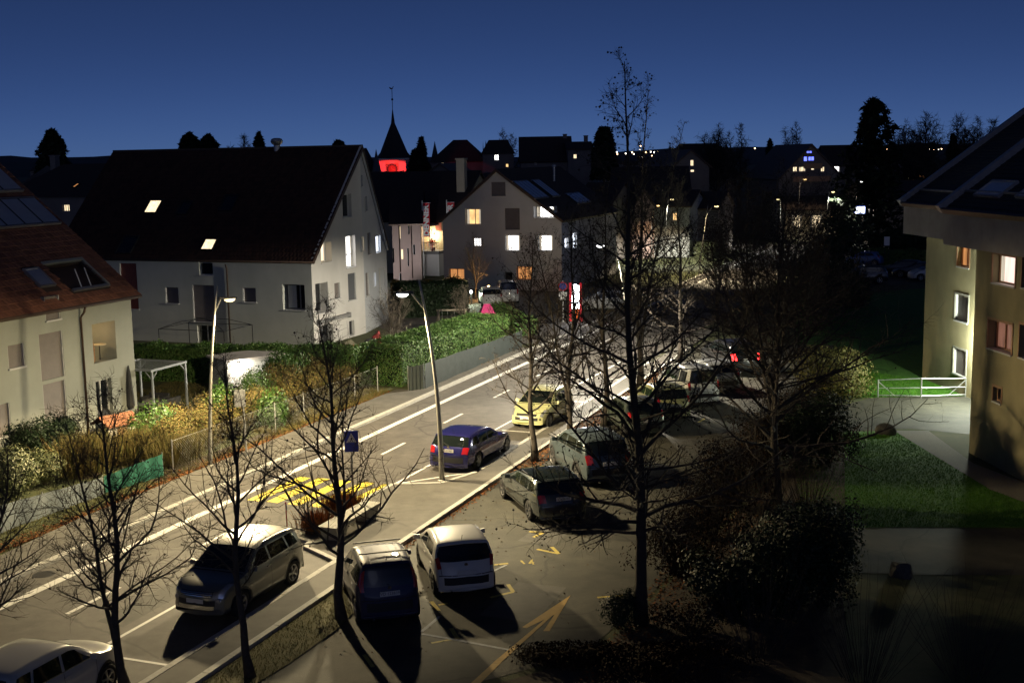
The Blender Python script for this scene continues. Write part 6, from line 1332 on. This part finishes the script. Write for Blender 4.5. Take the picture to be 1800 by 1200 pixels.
def hedge(label, P0, P1, wd, h0, h1, m, n, size, seed, name='hedge', group=None, round_=.25, glint=False):
    rng = np.random.default_rng(seed); P0, P1 = np.array(P0[:2],float), np.array(P1[:2],float); d = P1-P0; L = np.linalg.norm(d); t = thing(name, label, 'hedge', (P0[0],P0[1],0), math.atan2(d[1],d[0]), group)
    core = MB(); k = max(4,int(L/1.2)); R_ = []
    for i in range(k+1):
        x = .3+(L-.6)*i/k; h = h0+(h1-h0)*i/k; wv = .12*math.sin(i*2.1+seed)
        R_.append([(x,-wd/2+.2,0),(x,-wd/2+.22,h*.6+wv*.3),(x,-wd/2+.38,h-.22+wv*.4),(x,wd/2-.38,h-.22+wv*.4),(x,wd/2-.22,h*.6),(x,wd/2-.2,0)])
    core.grid(R_); core.poly(R_[0]); core.poly(list(reversed(R_[-1]))); core.build('stems', M['needle'], t)  # dark solid core added inside the foliage to block light
    x = rng.uniform(0,L,n); hh = h0+(h1-h0)*x/L; face = rng.uniform(0,1,n)
    ar_ = [L*wd, L*(h0+h1)/2, wd*(h0+h1)]; tot = ar_[0]+2*ar_[1]+ar_[2]; ftop = ar_[0]/tot; fs1 = ar_[1]/tot; C = np.zeros((n,3)); Nn = np.zeros((n,3))
    bump = .10*np.sin(x*1.9+seed)+.07*np.sin(x*4.3+1)
    top = face < ftop; s1 = (face >= ftop) & (face < ftop+fs1); s2 = (face >= ftop+fs1) & (face < ftop+2*fs1); en = face >= ftop+2*fs1
    u = rng.uniform(0,1,n); jit = rng.normal(0,.06,n)
    C[:,0] = x; yy = (u-.5)*wd; C[top,1] = yy[top]; C[top,2] = (hh+bump-round_*np.abs(yy/wd*2)**4+jit)[top]; Nn[top] = (0,0,1)
    C[s1,1] = (-wd/2-bump*.5+jit)[s1]; C[s1,2] = (u*hh)[s1]; Nn[s1] = (0,-1,.25); C[s2,1] = (wd/2+bump*.5+jit)[s2]; C[s2,2] = (u*hh)[s2]; Nn[s2] = (0,1,.25)
    e0 = en & (rng.uniform(0,1,n) < .5); e1 = en & ~e0; v = rng.uniform(-.5,.5,n)*wd
    C[e0,0] = jit[e0]; C[e0,1] = v[e0]; C[e0,2] = (u*h0)[e0]; Nn[e0] = (-1,0,.25); C[e1,0] = L+jit[e1]; C[e1,1] = v[e1]; C[e1,2] = (u*h1)[e1]; Nn[e1] = (1,0,.25)
    C[:,2] = np.maximum(C[:,2], .03); np_mesh('foliage', leaf_quads(C, Nn, size, rng, .5, .55), 4, m, t); return t
def grass_tuft(label, loc, rx, ry, h, m, n, seed, name='ornamental_grass', group=None, rz=0.0, wdt=.016, cat='grass clump'):
    rng = np.random.default_rng(seed); t = thing(name, label, cat, (loc[0],loc[1],0), rz, group); b = rng.normal(0,.42,(n,2))*[rx,ry]; a = rng.uniform(0,2*math.pi,n); hh = h*rng.uniform(.45,1.1,n); ln = rng.uniform(.1,.55,n)*hh
    d = np.stack([np.cos(a),np.sin(a)],1)*.6 + b/np.array([rx,ry])*.7; base = np.c_[b,np.zeros(n)]; mid = np.c_[b+d*ln[:,None]*.35, hh*.62]; tip = np.c_[b+d*ln[:,None], hh]; s = np.c_[-np.sin(a),np.cos(a),np.zeros(n)]*wdt*.5
    q = np.stack([base-s, mid-s, tip, mid+s*1.0],1); np_mesh('blades', q.reshape(-1,3), 4, m, t); MB().lathe([(.01,.04),(rx*.4,.03),(rx*.5,0)], 9).build('crown_base', M['soil'], t); return t
def bare_tree(label, base, h, r, seed, limbs=24, spread=.34, clear=.22, subs=8, twigs=4, balls=0, lean=(0,0), fork=0, elev=(12,38), curve=38, m=None, name='bare_tree', leaves=None, nleaf=0, lsize=.09, group='bare trees', droop=0.0, twl=.38, trunk_sides=10, tr=1.0, leafkeep=.35, tap=.75, dens=1.0, tk=1.0):
    rng = random.Random(seed); t = thing(name, label, 'tree', (base[0],base[1],0), 0, group); m = m or M['bark']
    leaders = []
    def leader(x0, z0, x1, z1, r0, r1, amp):
        P, Q = [], []
        for i in range(13):
            f = i/12; P.append(Vector((x0[0]+(x1[0]-x0[0])*f+amp*math.sin(f*5+seed)+amp*.6*math.sin(f*13+seed*3), x0[1]+(x1[1]-x0[1])*f+amp*math.cos(f*4.3+seed*2)+amp*.5*math.cos(f*11+seed), z0+(z1-z0)*f))); Q.append(r0+(r1-r0)*f**.8)
        return P, Q
    mb = MB(); P, Q = leader((0,0), 0, lean, h, r, .010, .09); P[0] = Vector((0,0,0)); leaders.append((P,Q,clear,1.0)); mb.tube(P, [Q[0]*1.35]+Q[1:], trunk_sides)
    for k in range(fork):
        f0 = .2+.06*k; p = P[int(f0*12)]; a = rng.uniform(0,6.28); ex = (p.x+math.cos(a)*h*.14, p.y+math.sin(a)*h*.14); P2, Q2 = leader((p.x,p.y), p.z, ex, h*rng.uniform(.82,.97), Q[int(f0*12)]*.72, .009, .04); mb.tube(P2, Q2, 8); leaders.append((P2,Q2,.15,.75))
    mb.build('trunk', m, t, smooth=True)
    br = MB(); ends = []
    def path(p, d, L, n, up, wob):
        pts = [p]; d = d.normalized()
        for i in range(n):
            d = (d + Vector((rng.gauss(0,wob), rng.gauss(0,wob), up + rng.gauss(0,wob)))).normalized(); pts.append(pts[-1]+d*(L/n))
        return pts
    gz = rng.uniform(0,6.28)
    for (P,Q,cl,sc) in leaders:
        nl = int(limbs*sc)
        for i in range(nl):
            f = cl+(0.985-cl)*((i+rng.uniform(.2,.8))/nl)**dens; x = f*12; k = min(11,int(x)); g = x-k; p = P[k].lerp(P[k+1], g); rr = Q[k]*(1-g)+Q[k+1]*g
            az = gz+i*2.4+rng.uniform(-.5,.5); shape = (1-f)**tap+.06; lowcut = min(1, .8+1.5*(f-cl)); L = spread*h*shape*rng.uniform(.5,1.3)*tr*lowcut; el = R(rng.uniform(*elev)+f*(28 if tap < 1 else 46)); d = Vector((math.cos(az)*math.cos(el), math.sin(az)*math.cos(el), math.sin(el)))
            n = 7; pts = path(p, d, L, n, R(curve)/n*.9-droop, .13); r0 = min(rr*.5, .008+L*.0112); rad = [r0*(1-.88*q/n)+.003 for q in range(n+1)]; br.tube(pts, rad, 5, False)
            ns = max(2,int(subs*min(1,L/(spread*h*.6)+.2)))
            for j in range(ns):
                fj = .18+.8*(j+rng.uniform(0,.8))/ns; xx = fj*n; kk = min(n-1,int(xx)); q = pts[kk].lerp(pts[kk+1], xx-kk); tdir = (pts[kk+1]-pts[kk]).normalized()
                side = tdir.orthogonal(); side.rotate(Matrix.Rotation(rng.uniform(0,6.28),3,tdir)); dd = tdir*rng.uniform(.5,.9)+side*rng.uniform(.5,.9)+Vector((0,0,.15)); L2 = (.18+.34*L*(1-.6*fj))*rng.uniform(.6,1.2); sp_ = path(q, dd, L2, 4, .04-droop*.5, .14); br.tube(sp_, [(max(.0035,rad[kk]*.5)*(1-.75*z/4)+.0012)*tk for z in range(5)], 4, False); ends.append((sp_[-1], sp_[-1]-sp_[-2]))
                for w_ in range(twigs):
                    xi = rng.uniform(.2,1)*4; ki = min(3,int(xi)); qq = sp_[ki].lerp(sp_[ki+1], xi-ki); td = (sp_[ki+1]-sp_[ki]).normalized(); sd_ = td.orthogonal(); sd_.rotate(Matrix.Rotation(rng.uniform(0,6.28),3,td)); L3 = twl*rng.uniform(.4,1.1)*min(1,L2+.3); tp = path(qq, td*.6+sd_*.8, L3, 2, .05-droop, .2); br.tube(tp, [.0042*tk,.003*tk,.0016*tk], 3, False); ends.append((tp[-1], tp[-1]-tp[-2]))
    br.build('branches', m, t)
    if balls:
        bb = MB(); pick = rng.sample(ends, min(balls,len(ends)))
        for e, dd in pick:
            c = e+Vector((rng.gauss(0,.03),rng.gauss(0,.03),-rng.uniform(0,.06))); s = rng.uniform(.018,.032); k = len(bb.v); bb.v += [tuple(c+Vector(q)*s) for q in ((1,0,0),(-1,0,0),(0,1,0),(0,-1,0),(0,0,1.1),(0,0,-1.1))]; bb.f += [(k,k+2,k+4),(k+2,k+1,k+4),(k+1,k+3,k+4),(k+3,k,k+4),(k+2,k,k+5),(k+1,k+2,k+5),(k+3,k+1,k+5),(k,k+3,k+5)]
        bb.build('seed_balls', M['seed'], t, kind='stuff')
    if leaves is not None and nleaf:
        rg = np.random.default_rng(seed); E = np.array([tuple(e) for e, _ in ends]); idx = rg.integers(0,len(E),nleaf); C = E[idx]+rg.normal(0,.16,(nleaf,3)); C = C[C[:,2] > h*leafkeep*.3]; np_mesh('crown', leaf_quads(C, rg.normal(0,1,C.shape), lsize, rg, .6, .5, .5), 4, leaves, t)
    return t
def conifer(label, px, ptop, pbase, wpx, Y, seed, p=.8, n=2600, size=.9, name='conifer', ground=0.0, group='evergreens on the skyline', m=None, ragged=.3, cyp=False):
    b = V(px, pbase, Y); top = V(px, ptop, Y)[2]; w_ = wpx/F*Y/2; z0 = max(0.3, b[2]); t = thing(name, label, 'tree', (b[0],Y,ground), 0, group); rng = np.random.default_rng(seed); hh = top-z0
    f = rng.uniform(0,1,n)**1.25; lay = .5+.5*np.sin(f*hh*2.6+rng.normal(0,.3,n)) if not cyp else 1; prof = ((1-f)**p if not cyp else np.sqrt(np.maximum(0,1-(f*.96)**2.2)))
    a = rng.uniform(0,2*math.pi,n); lob = 1+ragged*np.sin(a*3+f*9+seed)*.6+ragged*np.sin(a*5-f*17)*.4; R_ = w_*prof*lob*(.72+.28*lay)+.08; u = rng.uniform(.35,1.05,n)**.5
    C = np.stack([np.cos(a)*R_*u, np.sin(a)*R_*u, z0+f*hh-.22*R_*u],1); Nn = np.stack([np.cos(a)*.4,np.sin(a)*.4,np.full(n,.8)],1)
    C = C[C[:,2] > .3]; Nn = Nn[:len(C)]; np_mesh('crown', leaf_quads(C, Nn, size, rng, .38, .45, .2), 4, m or M['needle'], t); MB().bar((0,0,0),(0,0,top-hh*.05),.28 if hh > 8 else .18,8,.03).build('trunk', M['bark_dark'], t); return t

# ---- near bare trees
bare_tree('bare twin stemmed tree in front of the white crossover, lower left', G(222,1215), 6.75, .115, 11, 30, .44, .22, 11, 8, 120, (-.25,.1), 1)
bare_tree('slim bare tree before the beige suv, in the grass strip', G(440,1190), 7.35, .105, 23, 28, .42, .26, 11, 8, 60, (-.3,.1), 0)
bare_tree('straight bare tree beside the boxy dark blue car', G(600,1088), 8.0, .125, 37, 34, .46, .20, 12, 8, 160, (-.15,.1), 0)
bare_tree('bare tree cut off by the left edge above the white crossover', V(-45,1150,25)*[1,1,0], 5.6, .10, 41, 26, .5, .3, 10, 6, 30, (.9,.3), 1)
bare_tree('bare tree between the blue estate and the dark grey estate', G(940,812), 8.4, .13, 53, 32, .44, .2, 11, 5, 520, (-.1,0), 0, name='bare_tree', m=M['bark_dark'])
bare_tree('bare tree behind the blue grey suv, second from the leaning lamp', G(1003,775), 9.4, .13, 61, 30, .38, .2, 10, 5, 420, (.1,0), 1, m=M['bark_dark'])
bare_tree('bare tree left of the grey green hatchback, third in the bed', G(1062,748), 10.4, .14, 71, 30, .36, .18, 10, 5, 400, (.2,0), 1, m=M['bark_dark'])
bare_tree('tall thick trunked bare tree in the foreground hung with seed balls', G(1125,1097), 13.7, .165, 83, 56, .38, .17, 15, 8, 1500, (-.25,.3), 0, elev=(-8,26), curve=6, m=M['bark_dark'], tr=1.15, tap=1.15, dens=1.3, droop=.008)
bare_tree('wide many stemmed bare tree behind the ivy hedge on the right', G(1365,885), 10.8, .16, 97, 40, .6, .10, 14, 7, 300, (.1,.4), 4, elev=(0,34), curve=16, m=M['bark_dark'])
bare_tree('tall bare tree at the far end of the parked row, its top above the roofs', RP(57.5,-15.4), 14.6, .17, 103, 42, .30, .16, 11, 5, 700, (.3,0), 1, m=M['bark_dark'], tap=1.1, dens=1.2, tk=1.6)
bare_tree('bare tree behind the row of parked cars, nearest the totem', RP(66,-15.4), 10.5, .15, 107, 34, .36, .15, 11, 5, 300, (0,0), 1, m=M['bark_dark'])
bare_tree('bare sapling in the lawn of the playground', V(818,596,77)*[1,1,0], 3.6, .07, 109, 18, .5, .2, 7, 4, 0, (0,0), 2)
bare_tree('small bare spreading tree before the steep gable', V(688,606,68)*[1,1,0], 4.4, .07, 113, 22, .5, .12, 7, 4, 0, (0,0), 3)
bare_tree('thin bare tree before the left wall of the middle house', V(835,520,101)*[1,1,0], 5.4, .08, 127, 20, .36, .2, 7, 4, 0, (0,0), 2)
# leafy remnants right of the road
for i, (px, py, h, sd) in enumerate(((1262,560,7.0,131),(1310,566,10.2,137),(1368,556,9.0,139),(1420,590,7.6,149))):
    bare_tree(['low twiggy tree with dry leaves at the roadside, left of four','tall twiggy tree with dry leaves at the roadside, second of four','twiggy tree with dry leaves at the roadside, third of four','twiggy tree with dry leaves nearest the evergreen bush'][i], G(px,py), h, .13, sd, 26, .34, .12, 8, 4, 0, (0,0), 3, m=M['bark_dark'], leaves=M['bed_leaf'], nleaf=1500, lsize=.15, group='twiggy trees right of the road', leafkeep=.4)
shrub('big dark evergreen bush between the road and the far car park', G(1442,556), 3.1, 2.4, 5.6, M['ivy'], 9000, .24, 151, 'evergreen_bush', 8, lumps=9)
shrub('lower dark evergreen bush right of the big one', G(1498,540), 1.5, 1.5, 3.0, M['ivy'], 3500, .22, 152, 'evergreen_bush', 6)

# ---- hedges and shrubs on the left
hedge('clipped pale green hedge above the dark screen along the pavement', RP(55.6,-28.6), RP(69.6,-28.1), 2.5, 2.15, 2.05, M['laurel'], 46000, .095, 161)
hedge('long dark laurel hedge in front of the steep house', V(232,668,66)*[1,1,0], RP(55.2,-29.6), 1.7, 1.75, 2.05, M['laurel'], 42000, .11, 162)
hedge('dark hedge closing the playground at the back', V(700,560,90)*[1,1,0], V(815,556,92)*[1,1,0], 2.2, 2.4, 2.4, M['ivy'], 9000, .2, 163)
hedge('low hedge between the playground and the shop cars', V(872,575,86)*[1,1,0], V(925,583,79)*[1,1,0], 1.4, 1.3, 1.1, M['laurel'], 7000, .15, 164)
hedge('brown hedge along the wall of the white lower storey', V(690,520,104)*[1,1,0], V(800,512,104)*[1,1,0], 1.6, 1.2, 1.0, M['dry_leaf'], 5000, .2, 165)
shrub('bright green rounded bush right of the lit garden hut', G(498,700), 1.35, 1.1, 2.3, M['green_leaf'], 7000, .13, 171, 'round_bush', 6)
shrub('green ivy shrub behind the tall lamp mast', G(400,760), 1.0, .9, 2.1, M['green_leaf'], 5200, .12, 172, 'garden_shrub', 8)
shrub('green shrub right of the road sign back', G(478,752), .9, .8, 1.7, M['green_leaf'], 3600, .12, 173, 'garden_shrub', 8)
rng0 = random.Random(9); k = 0
desc = ['at the lamp mast','left of the road sign','right of the road sign','below the round bush','in the middle of the fence','right of the middle of the fence','near the far end of the fence','at the far corner of the fence']
for i in range(8):
    s_ = 39.5+i*1.95
    shrub('dry ochre shrub row behind the fence, '+desc[i], RP(s_, -29.2-rng0.uniform(0,.5)), 1.25, .85, rng0.uniform(1.5,2.0), M['dry_leaf'], 4600, .085, 180+i, 'dry_shrub', 40, group='dry shrubs behind the fence', rz=YAW_ROAD)
    shrub('taller russet shrub of the second row, '+desc[i], RP(s_+.8, -31.0-rng0.uniform(0,.6)), 1.3, 1.0, rng0.uniform(1.5,2.2), M['dry_leaf'] if i % 4 else M['green_leaf'], 3800, .1, 200+i, 'dry_shrub', 36, group='dry shrubs behind the fence', rz=YAW_ROAD)
shrub('pale variegated shrub at the left edge behind the grey screen', G(20,872), 1.5, 1.0, 1.75, M['variegated'], 7000, .1, 221, 'variegated_shrub', 10, rz=YAW_ROAD)
shrub('second pale variegated shrub behind the grey screen', G(80,852), .9, .8, 1.3, M['variegated'], 3500, .1, 222, 'variegated_shrub', 10)
shrub('dark green shrub below the blinds of the left house', G(88,800), 1.7, 1.0, 1.7, M['ivy'], 6500, .11, 223, 'dark_shrub', 24, rz=YAW_ROAD)
shrub('dark green shrub at the left edge below the house wall', G(20,800), 1.3, 1.0, 1.6, M['ivy'], 4500, .11, 224, 'dark_shrub', 30)
grass_tuft('big clump of dry ochre grass left of the garden shed', G(150,835), 1.2, .9, 1.6, M['dry_leaf'], 2600, 231, rz=YAW_ROAD); grass_tuft('clump of dry ochre grass behind the green screen', G(235,812), 1.3, .9, 1.3, M['dry_leaf'], 2600, 232, rz=YAW_ROAD); grass_tuft('dry grass clump right of the green screen', G(310,815), 1.2, .9, 1.25, M['grass_dry'], 2400, 233, rz=YAW_ROAD)
grass_tuft('low dry grass below the pergola', G(255,775), 1.6, 1.0, .9, M['grass_dry'], 2600, 234, rz=YAW_ROAD); grass_tuft('dry grass before the lamp mast', G(340,790), 1.3, .8, 1.0, M['grass_dry'], 2200, 235, rz=YAW_ROAD)
grass_tuft('russet grass clump at the near end of the bench', G(558,938), .5, .45, .75, M['russet'], 1300, 241, wdt=.02); grass_tuft('russet grass clump behind the bench by the sign', G(604,905), .7, .5, .8, M['russet'], 1500, 242, wdt=.02)
shrub('leafless brown shrub by the orange post lamp', V(800,520,98)*[1,1,0], 1.8, 1.2, 2.4, M['dry_leaf'], 1500, .14, 243, 'bare_shrub', 50)
# ---- right side
for i, (px, py, rx, h) in enumerate(((1405,822,1.1,2.5),(1450,816,1.0,2.75))):
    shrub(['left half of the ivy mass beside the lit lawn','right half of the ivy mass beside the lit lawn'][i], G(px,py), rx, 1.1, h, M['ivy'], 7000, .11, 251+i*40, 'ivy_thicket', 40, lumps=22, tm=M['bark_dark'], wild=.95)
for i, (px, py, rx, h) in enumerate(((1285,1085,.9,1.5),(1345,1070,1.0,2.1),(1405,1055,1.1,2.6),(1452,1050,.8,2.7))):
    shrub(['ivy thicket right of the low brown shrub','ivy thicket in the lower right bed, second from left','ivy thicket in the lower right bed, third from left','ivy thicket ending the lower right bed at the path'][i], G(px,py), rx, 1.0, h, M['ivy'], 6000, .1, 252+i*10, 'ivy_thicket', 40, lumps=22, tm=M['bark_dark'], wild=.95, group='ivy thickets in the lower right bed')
shrub('yellow green shrub lit beside the railing', G(1462,702), 2.2, 1.6, 2.5, M['yellow_shrub'], 9000, .12, 253, 'lit_shrub', 120, tm=M['steel'] if False else M['bark'])
shrub('low box shrub at the foot of the thick trunk', G(1090,1102), .62, .5, .95, M['ivy'], 3200, .07, 254, 'box_shrub', 4)
shrub('dark ground covering plants at the arrow end of the bed', G(1010,1160), 1.7, .9, .3, M['bed_leaf'], 5200, .07, 255, 'ground_cover', 0); shrub('dark ground covering plants at the bottom of the bed', G(1190,1180), 2.2, 1.3, .4, M['bed_leaf'], 6200, .07, 256, 'ground_cover', 0); shrub('low brown shrub right of the thick trunk', G(1215,1110), 1.2, .8, .8, M['bed_leaf'], 2600, .07, 257, 'low_shrub', 40)
for i, (px, py) in enumerate(((1230,980),(1290,950),(1345,905),(1420,890),(1330,1150),(1520,1190),(1700,1185))):
    p = G(px,py); sh_ = thing('stem_thicket', ['thicket of thin bare stems right of the thick trunk','thicket of thin bare stems left of the many stemmed tree','thicket of thin bare stems at the many stemmed tree','thicket of thin bare stems behind the dark hedge','thicket of thin bare stems at the bottom edge, left','thicket of thin bare stems at the bottom edge, middle','thicket of thin bare stems at the bottom edge, right'][i], 'shrub', (p[0],p[1],0), 0, 'thickets of bare stems')
    stems_mb(60, 1.5, 2.4, np.random.default_rng(260+i), .007, .15).build('stems', M['bark_dark'], sh_)
for i, (px, py, h) in enumerate(((1195,1010,1.9),(1245,945,2.2),(1290,890,2.3),(1335,835,2.4),(1372,790,2.4),(1405,752,2.2))):
    shrub('dense dark twiggy shrub at the car park edge, '+['nearest the thick trunk','second from the thick trunk','third from the thick trunk','fourth from the thick trunk','fifth from the thick trunk','farthest from the thick trunk'][i], G(px,py), 1.15, 1.0, h, M['bed_leaf'], 4200, .09, 291+i, 'twiggy_shrub', 90, lumps=20, tm=M['bark_dark'], wild=1.0, group='dark shrubs along the car park')
# far hedges across the end of the road
for i, (a, b, h, m_) in enumerate((((1072,448),(1160,445),2.0,'yellow_shrub'),((1162,446),(1262,452),1.6,'variegated'),((1080,425),(1230,425),2.6,'dry_leaf'),((1500,462),(1640,466),1.4,'laurel'))):
    hedge(['lit pale hedge at the end of the road, left part','lit pale hedge at the end of the road, right part','brown hedge behind the lit ones at the cross street','long low hedge beyond the far car park'][i], G(*a), G(*b), 1.6, h, h, M[m_], 6000, .3, 270+i)
shrub('round green bush below the brightest far lamp', G(1215,440), 2.2, 1.6, 3.0, M['green_leaf'], 2500, .35, 281, 'far_bush', 0); shrub('ochre bush left of the brightest far lamp', G(1110,440), 3.0, 1.8, 3.6, M['yellow_shrub'], 3000, .35, 282, 'far_bush', 0)
shrub('tall dark bush behind the lit signs on the right', V(1470,400,128)*[1,1,0], 3, 2, 6, M['ivy'], 3000, .4, 283, 'far_bush', 0); shrub('dark bush row beyond the far car park', V(1580,430,132)*[1,1,0], 6, 2, 3.6, M['ivy'], 3500, .4, 284, 'far_bush', 0)
# ---- skyline trees
conifer('broad dark evergreen standing alone on the left skyline', 95, 228, 300, 66, 150, 301, .45, 3000, .8)
conifer('left of the two broad conifers above the steep roof', 335, 234, 285, 62, 165, 302, .5, 2500, .8); conifer('right of the two broad conifers above the steep roof', 368, 237, 285, 50, 168, 303, .5, 2500, .8); conifer('pointed conifer behind the roof flue', 457, 234, 285, 34, 170, 304, .8, 1800, .8); conifer('flat conifer top just over the ridge of the steep roof', 597, 247, 285, 40, 175, 305, .4, 1500, .8); conifer('pointed conifer right of the church tower', 743, 242, 330, 40, 172, 306, .75, 2400, .8); conifer('dark tree crown touching the church tower on its right', 731, 264, 330, 30, 170, 307, .4, 1800, .8)
conifer('round topped cypress beside the dark houses on the ridge', 1062, 222, 310, 44, 160, 308, .4, 4200, .7, 'cypress', cyp=True, ragged=.12)
conifer('tall ragged conifer rising above the right skyline', 1530, 174, 420, 120, 140, 309, .5, 6500, .9, ragged=.9); conifer('small conifer at the far right skyline', 1672, 236, 330, 34, 170, 310, .8, 1800, .8); conifer('low conifer beside the chalet', 1353, 246, 320, 30, 220, 311, .7, 1200, 1.0)
for i, (px, top, Y, sp_, fk, sd) in enumerate(((432,238,172,.4,2,321),(886,229,215,.45,2,322),(1262,223,205,.5,3,323),(1301,218,180,.3,1,324),(1625,200,165,.5,3,325),(1680,205,170,.5,3,326),(1716,204,172,.34,2,327),(1400,215,230,.3,2,328),(1590,215,175,.5,3,329),(1742,215,170,.5,2,330))):
    h_ = V(px,top,Y)[2]; bare_tree(['small bare tree above the steep roof','bare tree on the ridge left of the broad dark house','round bare tree on the skyline right of the treetops','bare tree with few leaves right of the round one','wide bare tree left of the right roof','wide bare tree nearest the right roof','slender upright bare tree at the right skyline','thin bare treetops above the chalet','bare tree right of the tall conifer','bare tree partly behind the right roof'][i], V(px,300,Y)*[1,1,0], h_, .35, sd, 34, sp_*.7, .35, 7, 4, 0, (0,0), fk, m=M['bark_dark'], group='bare trees on the skyline', twl=1.3, trunk_sides=6, tk=5.5)

# ---- ground cover
def blades(name, pts, n, h, m, seed, z=.0, wdt=.014, inside=None):
    rng = np.random.default_rng(seed); pts = np.array([p[:2] for p in pts]); lo, hi = pts.min(0), pts.max(0); P = rng.uniform(lo, hi, (n*3,2)); k = np.zeros(len(P), bool); j = len(pts)-1
    for i in range(len(pts)):
        c = ((pts[i,1] > P[:,1]) != (pts[j,1] > P[:,1])) & (P[:,0] < (pts[j,0]-pts[i,0])*(P[:,1]-pts[i,1])/(pts[j,1]-pts[i,1]+1e-12)+pts[i,0]); k ^= c; j = i
    P = P[k][:n]; n = len(P); a = rng.uniform(0,6.28,n); hh = h*rng.uniform(.4,1.3,n); s = np.c_[np.cos(a),np.sin(a)]*wdt*.5; ln = rng.normal(0,.45,(n,2))*hh[:,None]
    q = np.stack([np.c_[P-s,np.full(n,z)], np.c_[P+s,np.full(n,z)], np.c_[P+ln,z+hh]],1); return np_mesh(name, q.reshape(-1,3), 3, m, kind='stuff')
tag(blades('grass', [G(*p) for p in [(1400,768),(1572,759),(1740,860),(1860,905),(1860,925),(1400,928)]], 30000, .06, M['grass_blade'], 401, wdt=.02), 'short green grass of the lawn beside the right path', 'grass')
tag(blades('grass', [G(*p) for p in [(1440,640),(1620,668),(1716,696),(1530,699),(1440,700)]], 14000, .06, M['grass_blade'], 402, wdt=.025), 'bright green grass behind the railing', 'grass')
tag(blades('grass', [RP(*p) for p in [(12,-15.9),(28.2,-15.9),(26.6,-14.7),(25.4,-14.55),(12,-14.6)]], 16000, .07, M['verge_blade'], 403, z=.03, wdt=.012), 'worn yellowish grass strip under the near trees', 'grass')
tag(blades('grass', [RP(*p) for p in [(24,-26.6),(30,-27.1),(36,-27.3),(44,-27.35),(44,-28.0),(37,-28.4),(24,-29.4)]], 22000, .08, M['verge_blade'], 404, wdt=.016), 'mown roadside grass below the grey screen', 'grass')
tag(blades('grass', [RP(*p) for p in [(36,-32),(54,-32),(54,-40),(36,-40)]], 22000, .14, M['grass_dry'], 405, wdt=.02), 'rough grass in the garden by the pergola', 'grass')
tag(blades('grass', [RP(*p) for p in [(44,-27.3),(54.3,-27.3),(54.3,-29),(44,-29)]], 9000, .22, M['grass_dry'], 406, wdt=.016), 'long dry grass at the foot of the fence', 'grass')
def litter(name, label, pts_fn, n, size, seed, m=None):
    rng = np.random.default_rng(seed); C = np.array([pts_fn(rng) for _ in range(n)]); Nn = np.tile((0,0,1.0),(n,1)); return tag(np_mesh(name, leaf_quads(C, Nn, size, rng, .7, .35), 4, m or M['litter'], kind='stuff'), label, 'leaves')
litter('fallen_leaves', 'russet fallen leaves along the left pavement edge', lambda r: RP(r.uniform(24,54), (lambda s: -27.25)(0)-abs(r.normal(0,.28))+.06, .02+r.uniform(0,.05)), 5200, .09, 411)
litter('fallen_leaves', 'fallen leaves in the tree bed beside the angled bays', lambda r: RP(r.uniform(40,64), r.uniform(-15.9,-15.1), .05+r.uniform(0,.03)), 2600, .09, 412)
litter('fallen_leaves', 'scattered dark leaves on the car park asphalt', lambda r: RP(r.uniform(24,44), -15.8+abs(r.normal(0,3)), .016), 420, .075, 413, leafmat('dark_leaf', [(.03,.02,.012),(.06,.035,.02),(.08,.05,.02)], .95, .1))
litter('fallen_leaves', 'leaf litter under the shrubs at the car park edge', lambda r: RP(r.uniform(24,44), -8.0+abs(r.normal(0,1.2)), .03), 3000, .08, 414)
litter('fallen_leaves', 'leaves lying in the gutter by the angled bays', lambda r: RP(r.uniform(28,42), -15.9+abs(r.normal(0,.12)), .02), 900, .07, 415)
